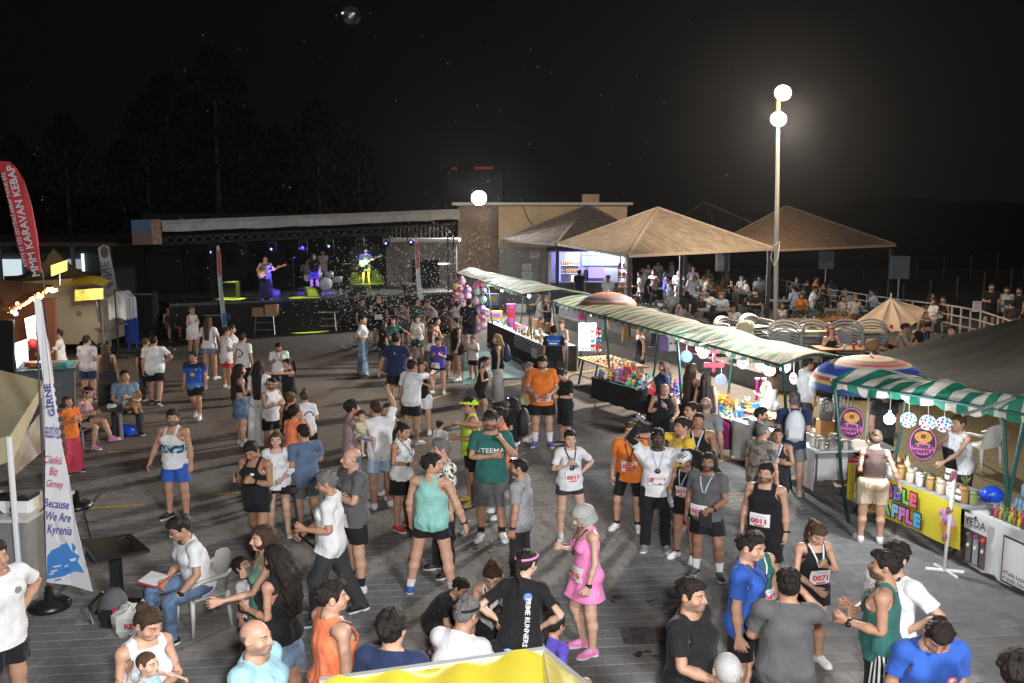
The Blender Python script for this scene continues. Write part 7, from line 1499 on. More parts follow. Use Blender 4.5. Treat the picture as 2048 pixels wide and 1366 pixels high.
 Y=30;t=Thing('peaked_tent','brown peaked tent behind the food trailer carrying a lit yellow sign','tent',(Dp(110,560,Y).x,Y,0));a=Dp(107,497,Y+1.5);c=[Dp(5,566,Y-.5),Dp(200,553,Y),Dp(205,545,Y+3.5),Dp(10,552,Y+3.5)];tb=mat('tent_brown',(.27,.17,.08),.7,noise=.15);b=MB()
 def tent(u,v):k=u*4;i=int(k)%4;f=k-int(k);q=c[i].lerp(c[(i+1)%4],f);s=q.lerp(a,v);return s-V3((0,0,.55*math.sin(math.pi*v)*.6))
 b.grid(tent,24,6,True);t.part('roof',b,tb,True)
 for i in range(4):b=MB();b.bar((c[i].x,c[i].y,0),c[i],.04);t.part('post',b,mat('rail_grey',(.2,.2,.2),.5));b=MB();q,r=c[i],c[(i+1)%4];b.quad(q-V3((0,0,.3)),r-V3((0,0,.3)),r,q);t.part('valance',b,tb)
 q=[Dp(103,531,27.5),Dp(133,521,27.9),Dp(133,541,27.9),Dp(104,552,27.5)];t2=Thing('lit_sign','tilted glowing yellow sign in front of the peaked tent','sign',q[0]);b=MB();b.slab(q,.08,(0,1,0));t2.part('light_box',b,glow('sign_yellow',(1,.78,.12),2.6));b=MB();b.bar(q[3].lerp(q[2],.5),Dp(118,570,28),.04);t2.part('stand',b,mat('rail_grey',(.2,.2,.2),.5))
 p=G(115,725);p.y+=1.2;t=Thing('food_trailer','rounded cream food trailer with chrome trim under a yellow awning','trailer',p);cr=mat('trailer_cream',(.5,.4,.27),.35,noise=.05);chm=mat('bright_steel',(.6,.6,.6),.3,.8);b=MB();n=14;prof=[(-1.0,.45),(-1.0,2.0)]+[(-1.0+1.9*(1-math.cos(math.pi/2*i/n)),2.0+.75*math.sin(math.pi*.5*(1-(i/n)**2)))for i in range(n+1)][1:]+[(.98,1.2),(.8,.45)]
 V=[p+V3((x,y,z))for y in(-.1,2.2)for x,z in prof];m=len(prof);b.add(V,[tuple(range(m)),tuple(range(2*m-1,m-1,-1))]+[(i,m+i,m+(i+1)%m,(i+1)%m)for i in range(m)]);t.part('body',b,cr);b=MB();b.tube([p+V3((x*1.01,-.13,z+.01))for x,z in prof[1:-1]],.05,6);t.part('chrome_trim',b,chm,True)
 b=MB();b.box(p+V3((1.12,.5,1.0)),(.5,1.6,.05));t.part('counter',b,chm);b=MB();b.ball(p+V3((.3,-.13,1.5)),(.1,.02,.1),10,5);t.part('red_emblem',b,mat('emblem_red',(.4,.12,.1),.6))
 for sx in(-.6,.5):b=MB();b.bar(p+V3((sx,-.12,.32)),p+V3((sx,.1,.32)),.32,16);t.part('wheel',b,mat('black_rubber',(.012,.012,.012),.35),True)
 q=[Dp(116,577,27.0),Dp(205,572,27.0),Dp(221,562,28.6),Dp(150,556,28.6)];b=MB();b.grid(lambda u,v:q[0].lerp(q[1],u).lerp(q[3].lerp(q[2],u),v)+V3((0,0,.12*math.sin(math.pi*u))),9,5);t.part('yellow_awning',b,mat('awning_yellow',(.62,.42,.02),.6),True);b=MB();b.slab([Dp(150,580,29),Dp(207,576,29),Dp(207,598,29),Dp(150,602,29)],.03,(0,1,0));t.part('food_poster',b,mat('poster_food',(.5,.33,.05),.6,noise=.6,nscale=5))
 lamp_light('POINT',Dp(160,590,28.3),70,(1,.92,.75),.15);lamp_light('POINT',Dp(60,640,21.5),60,(1,.95,.85),.1);lamp_light('POINT',Dp(60,585,21),40,(1,.5,.12),.1)
 Y=22;t=Thing('kebab_van','dark kebab van with glowing menu boards and an orange bulb string at the left edge','van',(Dp(20,700,Y).x,Y,0));br=mat('van_brown',(.16,.055,.02),.6,noise=.15);blk=mat('van_black',(.015,.015,.017),.4);F=lambda px,py,y=Y:Dp(px,py,y)
 for x0,y0,x1,y1,yy,nm,m in((-90,596,112,720,Y+1.6,'back_panel',br),(-80,640,28,800,Y-1.2,'side_panel',blk)):
  a,c2=F(x0,y1,yy),F(x1,y0,yy);b=MB();b.slab([F(x0,y0,yy),F(x1,y0,yy),F(x1,y1,yy),F(x0,y1,yy)],.08,(0,1,0));t.part(nm,b,m)
 b=MB();b.slab([F(-60,628,Y-1),F(20,622,Y-1),F(110,572,Y+1.5),F(-20,560,Y+1.5)],.06);t.part('canopy',b,mat('canopy_maroon',(.14,.07,.04),.7))
 for x0,y0,x1,y1,c2,s in((50,628,76,690,(1,.97,.92),3),(28,678,54,742,(.95,.97,1),3)):b=MB();b.slab([F(x0,y0+9,Y+.2),F(x1,y0,Y+.6),F(x1+2,y1-12,Y+.6),F(x0+8,y1,Y+.2)],.05,(0,1,0));t.part('menu_board',b,glow('menu_glow_%.2f'%c2[0],c2,s))
 for k in range(26):f=k/25;p=F(16+96*f,625-47*f,Y-.9+2*f)+V3((0,0,random.uniform(-.03,.1)));b=MB();b.ball(p,.045,6,4);t.part('orange_bulb',b,glow('bulb_orange',(1,.42,.08),14))
 for px,py in((31,627),(104,581)):b=MB();b.ball(F(px,py,Y-1),.06,8,5);t.part('violet_bulb',b,glow('bulb_violet',(.3,.2,1),10))
 b=MB();b.slab([F(30,745,Y-2),F(150,738,Y-2),F(158,722,Y-.8),F(46,724,Y-.8)],.05);t.part('counter_top',b,mat('counter_teal',(.04,.12,.13),.25));b=MB();b.slab([F(40,748,Y-1.9),F(150,742,Y-1.9),F(150,840,Y-1.9),F(40,850,Y-1.9)],.06,(0,1,0));t.part('counter_front',b,mat('counter_front',(.14,.14,.17),.5))
 for k in range(7):b=MB();p=F(62+12*k,733,Y-1.5);b.box(p+V3((0,0,.06)),(.14,.3,.1));t.part('food_tray',b,SHN[(k*3+1)%10])
 b=MB();b.ball(F(22,800,Y-3),.06,8,5);t.part('lamp',b,glow('bulb_warm',(1,.8,.4),10));p=F(66,700,Y+.1);b=MB();b.lathe([(.09,0),(.12,.2),(.06,.28)],p,10);t.part('red_pot',b,mat('rack_red',(.5,.04,.04),.5),True)
 p=Dp(246,645,30.5);p.z=0;t=Thing('clothes_rack','black clothes rack of white T-shirts left of the stage','clothes rack',p);zt=Dp(246,578,30.5).z
 b=MB();b.bar(p+V3((0,-.5,0)),p+V3((0,-.5,zt)),.025);b.bar(p+V3((0,.5,0)),p+V3((0,.5,zt)),.025);b.bar(p+V3((0,-.55,zt)),p+V3((0,.55,zt)),.02);b.bar(p+V3((-.3,-.5,.05)),p+V3((.3,-.5,.05)),.025);b.bar(p+V3((-.3,.5,.05)),p+V3((.3,.5,.05)),.025);t.part('frame',b,mat('black_metal',(.03,.03,.032),.45,.6))
 for k in range(6):b=MB();c=p+V3((.03*(k%3),-.42+k*.15,zt-.08));b.grid(lambda u,v:c+V3(((u-.5)*(.25+.32*min(1,v*6)),.03*math.sin(u*14+k),-.85*v-.1*(abs(u-.5)*2)**2)),12,7);b.grid(lambda u,v:c+V3(((.5-u)*(.25+.32*min(1,v*6)),.06+.03*math.sin(u*14+k),-.85*v-.1*(abs(u-.5)*2)**2)),12,7);t.part('hanging_shirt',b,wh,True)
 p=Dp(262,640,32);p.z=0;b=MB();b.box(p+V3((0,0,1.0)),(.45,.1,1.5));b.bar(p+V3((-.15,0,0)),p+V3((-.15,0,.4)),.03);b.bar(p+V3((.15,0,0)),p+V3((.15,0,.4)),.03);b.build('standing_panel',mat('panel_blue',(.01,.06,.4),.5),label='blue standing panel behind the white shirts',cat='panel')  # plain blue panel on short legs
 t=Thing('popup_tent','cream pop-up tent roof cut by the left edge of the picture','tent',(-7.2,11.5,0));a,c2,d2,e2=Dp(-160,700,12.6),Dp(88,762,12.6),Dp(20,870,10.6),Dp(-160,930,10.6);tc=mat('tent_cream',(.42,.36,.22),.7,noise=.08);dv=V3((0,0,.32))
 b=MB();b.grid(lambda u,v:(a.lerp(c2,u)).lerp(e2.lerp(d2,u),v)+V3((0,0,.05*math.sin(math.pi*u)*math.sin(math.pi*v))),8,6);t.part('roof',b,tc,True);b=MB();b.slab([c2,d2,d2-dv,c2-dv*.35],.02,(1,0,0));t.part('valance',b,tc);b=MB();b.slab([d2,e2,e2-dv,d2-dv],.02,(0,1,0));t.part('valance',b,tc)
 for q in(c2,d2):b=MB();b.bar((q.x-.02,q.y,0),q-V3((.02,0,.02)),.035,8);t.part('leg',b,mat('white_plastic',(.7,.7,.7),.4))
 p=G(58,1190);t=Thing('service_counter','grey sheet-metal counter under the cream tent','counter',p);stl=mat('sheet_metal',(.3,.3,.3),.45,.4,noise=.15,nscale=3);zc=Dp(40,1010,11.3).z
 b=MB();b.box((p.x-.5,11.2,zc/2),(1.25,1.1,zc));t.part('cabinet',b,stl);b=MB();b.box((p.x-.48,11.2,zc+.02),(1.35,1.2,.04));t.part('top',b,mat('counter_pale',(.5,.5,.48),.35))
 q=Dp(36,1022,11.0);e=Thing('battery_box','white battery box with dark lid and cables on the metal counter','box',q);b=MB();b.box(q+V3((0,0,.08)),(.42,.26,.2),bev=.015);e.part('case',b,mat('white_plastic',(.7,.7,.7),.4));b=MB();b.box(q+V3((0,0,.2)),(.44,.28,.05));e.part('lid',b,blk);b=MB();b.tube([q+V3((.15,-.05,.22)),q+V3((.05,-.1,.26)),q+V3((-.1,-.05,.24)),q+V3((-.2,0,.23))],.012,5);b.tube([q+V3((-.18,-.14,.08)),q+V3((0,-.2,-.05)),q+V3((.3,-.16,-.03)),q+V3((.36,0,.08))],.009,5);e.part('cable',b,blk)
 b=MB();b.box(q+V3((.02,-.135,.06)),(.1,.01,.06));e.part('socket_plate',b,mat('print_grey',(.12,.12,.12),.7))
 q=Dp(62,890,12.2);t=Thing('food_poster','slanted poster of burgers and wraps under the cream tent','poster',q);pm,n,bb=nodes_of('burger_poster');k=NB(n);nz=k.noise(k.tc('Object'),4.2,5,'Color');n.links.new(k.mix(.75,nz,k.mix(k.sm(k.noise(k.tc('Object'),3,3),.4,.6),(.16,.06,.02),(.3,.26,.2))),bb.inputs['Base Color']);b=MB();b.slab([Dp(22,905,11.6),Dp(85,820,12.6),Dp(88,900,12.6),Dp(30,950,11.6)],.03,(0,1,0));t.part('sheet',b,pm)
 p=G(228,1168);t=Thing('pedestal_table','low square black pedestal table on the plaza at the left','table',p);z=.78;P=[G(164,1082,z),G(262,1070,z),G(300,1102,z),G(190,1122,z)];b=MB();b.slab(P,.035);t.part('table_top',b,mat('table_black',(.012,.012,.013),.35));b=MB();pc=(P[0]+P[1]+P[2]+P[3])/4;pc.z=0;b.box(pc+V3((0,0,z/2)),(.11,.11,z-.03));t.part('pedestal',b,blk);b=MB();b.box(pc+V3((0,0,.02)),(.4,.4,.04));t.part('base',b,blk)
 b=MB();q=G(236,1079,z+.03);b.tube([q,q+V3((.08,.03,.03)),q+V3((.16,.0,.0))],.018,5);b.build('sunglasses',blk,label='dark sunglasses lying on the black pedestal table',cat='sunglasses')
 p=G(228,1250);t=Thing('backpack','grey and black backpack slumped beside the carrier bag on the ground','backpack',p);b=MB();b.ball(p+V3((0,0,.22)),(.17,.13,.25),12,9,Matrix.Rotation(.2,3,'Y'),.05);t.part('pack_body',b,mat('pack_grey',(.09,.09,.1),.75),True);b=MB();b.box(p+V3((.02,-.12,.14)),(.22,.07,.2),bev=.03);t.part('front_pocket',b,blk);b=MB();b.tube([p+V3((-.12,.02,.4)),p+V3((-.26,-.02,.25)),p+V3((-.22,-.05,.05))],.02,5);t.part('strap',b,blk);b=MB();b.box(p+V3((.1,-.15,.24)),(.07,.02,.05));t.part('red_tag',b,mat('rack_red',(.5,.04,.04),.5))
 p=G(262,1268);t=Thing('carrier_bag','crumpled white carrier bag with red print beside the backpack','bag',p);b=MB();b.ball(p+V3((0,0,.17)),(.2,.15,.2),12,8,None,.16);t.part('bag_body',b,mat('carrier_white',(.5,.5,.47),.5,noise=.15,nscale=8));b=MB();b.tube([p+V3((.1,0,.34)),p+V3((.16,0,.42)),p+V3((.2,0,.33))],.012,5);t.part('handle',b,mat('carrier_white',(.5,.5,.47),.5));t.text('bag_lettering','KE',.09,p+V3((.06,-.17,.17)),(1,0,0),(0,0,1),mat('bib_red',(.55,.03,.06),.6),bold=.003)
 p=G(243,880);t=Thing('bistro_table','small dark table between the seated woman and the man with the dog','table',p);b=MB();b.lathe([(.42,.70),(.43,.72),(0,.721)],p,20);t.part('table_top',b,blk);b=MB();b.bar(p,p+V3((0,0,.7)),.04);t.part('leg',b,mat('rail_grey',(.2,.2,.2),.5))
 e=empty('water_bottle',p+V3((.12,-.05,.82)),0,'clear water bottle on the small dark table','bottle');small_bottle(e);e=Thing('paper_cup','white crumpled paper cups on the small dark table','cup',p+V3((-.12,-.1,.72)));b=MB();b.ball(p+V3((-.12,-.1,.76)),(.12,.08,.05),9,5,None,.25);e.part('paper',b,wh)
 p=G(255,872);b=MB();b.ball(p+V3((0,0,.12)),(.2,.14,.14),10,6,None,.15);b.build('blue_bag',mat('bowl_blue',(.01,.06,.5),.35),label='bright blue bag on the ground under the small dark table',cat='bag')
 t=Thing('yellow_canopy','glossy yellow canopy roof below the camera at the bottom edge','canopy',(0,3.4,0));a=G(1086,1300,2.72);bq=G(640,1362,2.62);c2=G(1190,1385,2.3);ym=mat('yellow_vinyl',(.40,.335,.03),.25,noise=.08,nscale=4,bump=.35,spec=.6);d2=bq+V3((-.1,-2.3,-.4));e2=a+V3((.1,-2.6,.1));f2=c2+V3((.1,-2.2,-.1));b=MB()
 b.grid(lambda u,v:bq.lerp(a,u).lerp(d2.lerp(e2,u),v)+V3((0,0,.012*math.sin(u*23)+.01*math.sin(u*9+v*17))),24,8);b.grid(lambda u,v:a.lerp(c2,u).lerp(e2.lerp(f2,u),v)+V3((0,0,.012*math.sin(u*13+v*6))),10,8);t.part('sheet',b,ym,True);b=MB();b.bar(bq,a,.018);b.bar(a,c2,.018);t.part('frame',b,chm)
 for q in(bq,c2):b=MB();b.bar((q.x,q.y-.02,0),q-V3((0,.02,.03)),.025);t.part('pole',b,chm)
 p=Dp(703,31,6);t=Thing('soap_bubble','large soap bubble floating in the black sky at the top','bubble',p);m,n,bs=nodes_of('bubble_film');gl_=n.nodes.new('ShaderNodeBsdfGlossy');gl_.inputs['Roughness'].default_value=.06;tp_=n.nodes.new('ShaderNodeBsdfTransparent');mx=n.nodes.new('ShaderNodeMixShader');mx.inputs[0].default_value=.07;n.links.new(tp_.outputs[0],mx.inputs[1]);n.links.new(gl_.outputs[0],mx.inputs[2]);n.links.new(mx.outputs[0],n.nodes['Material Output'].inputs[0]);b=MB();b.ball(p,.06,28,18);t.part('film',b,m,True)
 rs=random.Random(21);b=MB();bm=mat('foam_white',(.8,.8,.82),.3)
 for i in range(2600):
  cx,cyy=rs.choice(((690,570,0),(740,600,0),(860,590,0),(820,640,0),(880,545,0),(930,500,1)))[:2];px,py=rs.gauss(cx,55),rs.gauss(cyy,48)
  if i>2450:px,py=rs.uniform(300,1250),rs.uniform(430,760)
  if i>2550:px,py=rs.uniform(20,1500),rs.uniform(20,430)
  Yy=rs.uniform(24,33);r=rs.choice((.008,.01,.012,.016));c=Dp(px,py,Yy);o=[c+V3(v)*r for v in((1,0,0),(-1,0,0),(0,1,0),(0,-1,0),(0,0,1),(0,0,-1))];b.add(o,[(0,2,4),(2,1,4),(1,3,4),(3,0,4),(2,0,5),(1,2,5),(3,1,5),(0,3,5)])
 b.build('soap_bubbles',bm,kind='stuff',label='spray of tiny soap bubbles drifting in front of the stage',cat='bubbles')
 Y=140;a=Dp(900,338,Y);c2=Dp(990,338,Y);t=Thing('far_building','unlit far building with broken orange neon strips on its roof edge','building',((a.x+c2.x)/2,Y+4,0));b=MB();b.box(((a.x+c2.x)/2,Y+4,a.z/2),(c2.x-a.x+2,7.5,a.z));t.part('wall',b,mat('far_wall',(.04,.04,.04),.9))
 for x0,x1,y in((903,914,337),(948,986,336),(897,899,346)):p,q=Dp(x0,y,Y-.1),Dp(x1,y,Y-.1);b=MB();b.bar(p,q,.25,4);t.part('neon_strip',b,glow('neon_orange',(1,.16,.03),.14))
 lb=MB();rs=random.Random(8)
 for i in range(900):z=rs.uniform(.15,1);w=.28*math.sin(math.pi*min(1,z*.93+.05))**.7;a1=rs.uniform(0,6.28);r1=w*math.sqrt(rs.random());c=V3((r1*math.cos(a1),r1*math.sin(a1),z));d1=V3((rs.uniform(-1,1),rs.uniform(-1,1),rs.uniform(-1,1)))*.03;e1=V3((rs.uniform(-1,1),rs.uniform(-1,1),rs.uniform(-1,1)))*.016;lb.quad(c-d1,c+e1,c+d1,c-e1)
 cm=lb.mesh('crown',mat('night_leaf',(.006,.007,.004),.9));tb2=MB();tb2.bar((0,0,0),(0,0,.8),.022,6,.008);tm=tb2.mesh('trunk',mat('bark',(.06,.05,.04),.9))
 for i,(px,h)in enumerate(((300,12),(345,14),(395,13),(440,15),(485,12),(560,11),(640,12),(720,10),(250,10),(140,11),(40,10))):
  p=Dp(px,450,58+3*(i%3));e=empty('tree',(p.x,p.y,0),i,'tall dark tree hardly visible in the night, %s from the left behind the stage'%ORD[sorted((300,345,395,440,485,560,640,720,250,140,40)).index(px)],'tree','dark trees behind the stage');e.scale=(h*.8,h*.8,h);link('crown',cm,e);link('trunk',tm,e)
left()
p=G(1288,1272);t=Thing('drain_cover','worn square drain cover set in the paving right of the pink dress','drain cover',p);dm=mat('drain_iron',(.11,.105,.10),.7,.3,noise=.3,nscale=12);b=MB();b.box(p+V3((0,0,.004)),(.5,.42,.012));t.part('frame',b,dm)
for k in range(6):b=MB();b.box(p+V3((-.18+.072*k,0,.013)),(.045,.34,.008));t.part('bar',b,dm)
rs=random.Random(6);sm_=mat('wet_stain',(.022,.021,.02),.35)
for px,py,n in((1215,1195,7),(1320,1205,12),(1345,1225,8),(1300,1310,10),(960,1090,4),(640,1150,4),(1480,880,5),(420,1120,4)):
 b=MB();c=G(px,py)
 for i in range(n):
  q=c+V3((rs.gauss(0,.13),rs.gauss(0,.09),.0062+.0001*i));r=rs.uniform(.015,.06);b.quad(*[q+V3((math.cos(6.28*j/9)*r*rs.uniform(.6,1.3),math.sin(6.28*j/9)*r*rs.uniform(.5,1),0))for j in range(9)])
 b.build('spill_stain',sm_,kind='structure')
cb=mat('dark_cable',(.05,.045,.04),.7)
for lab,pts in(('dark power cable snaking on the paving under the trestle table',((1110,775),(1150,748),(1185,760),(1215,742),(1250,762),(1262,790))),('dark power cable lying beside the metal counter at the left',((108,1205),(150,1150),(185,1090),(170,1030),(205,985)))):
 b=MB();b.tube([G(x,y)+V3((0,0,.014))for x,y in pts],.012,5);b.build('power_cable',cb,smooth=True,label=lab,cat='cable')
rs=random.Random(12)
for i in range(14):
 p=G(rs.uniform(150,1900),rs.uniform(820,1250));b=MB();r=rs.uniform(.02,.045);b.quad(*[p+V3((math.cos(1.57*j+i)*r*rs.uniform(.6,1.2),math.sin(1.57*j+i)*r*rs.uniform(.6,1.2),.007+.006*(j%2)))for j in range(4)])
 b.build('paper_scrap',mat('scrap_pale',(.4,.39,.36),.8),label='small pale paper scrap dropped on the paving',cat='litter',group='paper scraps dropped on the paving')
 # ---------------------------------------------------------------- volume added to imitate the lens glow round the lamps
b=MB();b.box((0,74,8.5),(420,172,19));hz=b.build('added_haze',None,kind='stuff',label='thin volume added over the plaza imitating lamp glow',cat='added_haze');hz.data.materials.clear()
m=bpy.data.materials.new('added_haze');m.use_nodes=True;n=m.node_tree;n.nodes.remove(n.nodes['Principled BSDF']);pv=n.nodes.new('ShaderNodeVolumePrincipled');pv.inputs['Density'].default_value=.00009;pv.inputs['Color'].default_value=(.9,.9,.9,1);pv.inputs['Anisotropy'].default_value=.8;n.links.new(pv.outputs[0],n.nodes['Material Output'].inputs['Volume']);hz.data.materials.append(m)
# ================================================================ PEOPLE
CC=dict(W=(.7,.7,.71),I=(.66,.64,.58),K=(.012,.012,.014),C=(.035,.035,.038),N=(.02,.03,.08),G=(.1,.1,.105),g=(.2,.2,.2),L=(.42,.42,.43),B=(.03,.1,.42),R=(.5,.03,.04),O=(.75,.19,.03),o=(.85,.22,.1),Y=(.62,.42,.03),n=(.5,.75,.05),M=(.25,.52,.46),T=(.028,.125,.108),S=(.12,.25,.2),d=(.1,.15,.24),D=(.17,.25,.36),P=(.8,.24,.5),p=(.36,.25,.26),k=(.45,.36,.25),t=(.3,.3,.31),e=(.28,.24,.19),V=(.1,.07,.4),c=(.33,.55,.62),b=(.07,.04,.035),y=(.6,.57,.36),A=(.35,.45,.6),s=(.1,.16,.26),q=(.04,.09,.055),r=(.55,.06,.1))
def gp(s,dflt=None):
 if not s:return None
 f=s.split('.');r=[f[0].replace('_',':'),CC[f[1]]]
 if len(f)>2:r.append(f[2])
 if len(f)>3:r.append(CC[f[3]])
 return tuple(r)
def q(label,x,yt,yf,face,sx,tone,hr,top,bot,sh='W',**k):
 lod=k.pop('lod',0 if yt>838 else 1);h=hr.split('.');k.setdefault('fat',.14 if sx=='m' else .12);k.setdefault('hd',1.01);so=k.pop('so',None)
 if so:so=(CC[so[0]],so[1])
 dr=k.pop('dress',None)
 for key in('extra',):
  if key in k:k[key]=tuple(gp(z)for z in k[key])
 if 'cap' in k:k['cap']=CC[k['cap']]
 shoe_c=None if not sh else(CC[sh[0]],CC[sh[1]]if len(sh)>1 else(.62,.62,.62))
 return person(label,x,yt,yf,face,sx,lod,tone,(h[0]if h[0]!='none' else None,h[1]if len(h)>1 else 'k'),gp(top),gp(bot),shoe_c,so,dress=gp(dr),**k)
RW=(.95,.95,.95);wh=(.7,.7,.7);bk=(.015,.015,.015)
B_=lambda sd,l:('bottle',sd,l)
# ---- bottom edge
q('person in white tee at the left edge, hand on hip, face cut off',-14,1082,None,60,'m','b','short.k','tee.W','shorts.K',aL='hip',aR='down',prints=(('disc',.07,1.33,.03,(.2,.2,.22),0),),h=1.04)
mum=q('woman in sleeveless white top with a dark bun holding a baby',300,1216,None,45,'f','a','bun.b','tank.W','shorts.C',hp=22,hy=20,aL='hold',aR='carry',fat=.35,h=1.0)
q('bald man with grey stubble in a pale blue tee with dark collar',508,1238,None,75,'m','a','bald.g','tee.c','shorts.C',beard='g',fat=.4,prints=(('text','TEAM',.09,-.09,1.25,(.1,.14,.3),1,0),),h=1.04)
q('man in bright orange running vest with white ribbon at his neck',660,1163,None,128,'m','a','quiff.k','tank.o','brief.K',lan=(.6,.6,.65),bib='0042',hy=-15,h=1.04)
q('man seen from behind in navy tee with yellow lettering',782,1226,None,165,'m','a','curly.k','tee.N','shorts.K',prints=(('text','AMERICA',.085,-.02,1.17,(.6,.4,.03),1,0),),h=1.04)
q('curly-haired woman in black tank top and denim skirt',552,1088,None,-115,'f','b','curlylong.k','jerk.K','skirt.D.denim','W',hp=6,aL='carry',aR='carry',fat=.25,h=1.0)
q('woman in sage green dress looking to the left',528,1050,None,-62,'f','a','mid.b','','','K',dress='dress.S',aL='fwd',aR='chest',h=1.0)
q('boy in white tee looking up beside the woman in green',476,1116,None,75,'m','b','short.k','tee.W','shorts.N','K',h=.66,hd=1.25,hp=-32,lan=(.5,.55,.7),med=1)
q('seated man in glasses and white tee writing on a clipboard',352,1036,None,-48,'m','b','short.k','tee.W','jeans.s.denim','K',legs='sit',lean=16,hp=14,aL='knee',aR='lap',gl=1,watch='L',fat=.25,h=1.02,prints=(('disc',.07,1.33,.025,(.2,.2,.22),0),))
q('runner in black singlet with one yellow sock, looking at his phone',500,884,1128,-18,'m','c','short.k','singlet.K','brief.K','Kn',so=('Y',.26),legs='astride',hp=28,aL='phone',aR='phone',watch='L',prints=(('patch',.03,.08,1.30,1.33,RW,0),),hold=(('phone','R','phone in the hand of the runner with the yellow sock'),))
q('fair-haired woman in open white blouse over black shorts',552,864,1078,8,'f','p','wave.n','shirt.W','brief.K','k',aL='lap',aR='phone')
q('man in slate blue tee turned away, holding a cup',606,850,1062,-140,'m','b','short.k','tee.d','shorts.G','k',aL='carry',aR='chest',hp=8)
cam_man=q('grey-bearded man in white tee and dark trousers holding a camera on a stick',650,944,1243,-88,'m','b','short.g','tee.W','pants.C','K',beard='g',aL='carry',aR=((.1,-.3,-.95),(-.1,-.8,-.6)),legs='astride',prints=(('disc',.06,1.33,.03,(.3,.3,.32),0),('visor',)),hp=12)
q('bald man in charcoal tee with arms crossed',704,894,1185,-55,'m','a','bald.g','tee.G','shorts.K','W',so=('K',.2),aL='cross',aR='cross',bib=('',.02,.93),hy=-12,prints=(('patch',.04,.06,1.33,1.36,(.5,.7,.9),0),))
q('man in mint running vest seen from behind',862,908,1178,168,'m','a','short.k','singlet.M','brief.K','B',so=('W',.2),legs='wide',aR='out',aL='down2',hy=-70,lan=(.4,.5,.65),fat=.2,watch='R',hold=(B_('R','water bottle in the right hand of the man in mint'),))
q('man in black tee and glasses crouching over the person on the ground',925,1158,1308,62,'m','b','short.k','tee.K','shorts.K','K',legs='squat',lean=38,aL='reach',aR='reach',gl=1,hfree=1,hp=10,fat=.8,h=1.1)
q('grey-haired man in white tee crouching, seen from behind',935,1196,None,150,'m','b','short.g','tee.W','shorts.g','K',legs='squat',lean=22,aL='reach',aR='reach',hp=10,lan=1,h=1.1,prints=(('headband',CC['K']),))
q('woman in white scoop top with a bun, squatting and looking down',985,1128,None,-8,'f','a','topbun.b','singlet.I','shorts.K','W',legs='squat',lean=24,hp=16,aL='reach',aR='reach',lan=(.1,.1,.12),med=1,h=1.05)
q('dark-haired person in black tee kneeling low with their back turned',1006,1214,None,-150,'m','b','curly.k','tee.K','shorts.K','K',legs='squat',lean=26,hp=14,aL='reach',aR='chest',h=.95)
q('woman in black running-club tee with braid and pink headband, hands on hips',1054,1098,None,165,'f','p','braid.k','tee_mid.K','brief.A','W',lean=14,aL='hip',aR='hip',hy=-20,hp=12,prints=(('headband',CC['P']),('text','PRIME RUNNERS',.055,-.075,1.15,wh,1,1),('disc',-.07,1.36,.035,(.1,.2,.6),1)),h=.98)
q('child in purple top crouching behind the club-tee woman',1112,1226,None,140,'f','b','pony.k','tee.V','shorts.K','W',legs='squat',lean=20,h=.8,hd=1.1)
q('silver-bobbed woman in pink running dress looking down',1160,1010,1308,-72,'f','p','bob.w','','','PW',dress='dress.P',hp=24,lan=1,med=1,bib=('0010',.04,.98),watch='L',legs='pose',aR='phone',aL='down2')
q('young runner in white tee with bib 0017 drinking water',1140,861,1083,8,'f','p','short.k','tee.W','brief.C','L',lan=1,med=1,bib=('0017',.02,1.06),aR='chest',aL='hip',legs='relax2',h=.97,hold=(B_('R','water bottle at the chest of runner 0017'),))
q('man in olive grey tee with sunglasses pushed up, looking left',1040,916,1172,-105,'m','b','buzz.k','tee.t','pants.C','K',beard='k',fat=.45,watch='L',prints=(('visor',),),h=1.02)
q('tall man in green tee and dark cap stroking his chin',982,822,1087,0,'m','b','short.k','tee.T','bermuda.G','W',cap='C',beard='k',aR='cross',aL='face',prints=(('text','NSTEEMAN',.09,.0,1.27,wh,0,0),),so=('K',.18),hy=-12)
q('runner in neon yellow vest and neon cap facing left',942,796,1008,-75,'m','b','short.k','singlet.n','bike.K','Y',cap='n',gl='dark',aL='carry',aR='down')
q('man in orange tee behind the green tee, pointing left',1000,816,None,-80,'m','b','short.k','tee.o','shorts.K',aR='point',aL='down')
q('woman in black tee carrying a black backpack',1026,795,912,-105,'f','a','mid.k','tee.K','brief.W','c',aL='carry',aR='carry',prints=(('visor',),),h=.98)
q('grey-haired man half hidden behind the mint vest, glancing left',884,878,1150,-60,'m','a','short.g','tee.I.print.K','pants.K','K',hy=-20)
q('woman in white sleeveless top and black skirt in red shoes',808,846,1060,62,'f','b','bun.k','jerk.W','skirt.K','R',lan=1,aR='carry',aL='down',watch='R',hp=14)
q('woman in black sleeveless top close behind the white top',783,832,990,150,'f','b','pony.k','jerk.K','skirt.K','W')
q('woman in white tee with dark back print turned away',880,841,960,140,'f','a','bun.k','tee.W','shorts.g','W',prints=(('ring',-.04,1.22,.1,(.06,.06,.08),1),),h=.9,hfree=1)
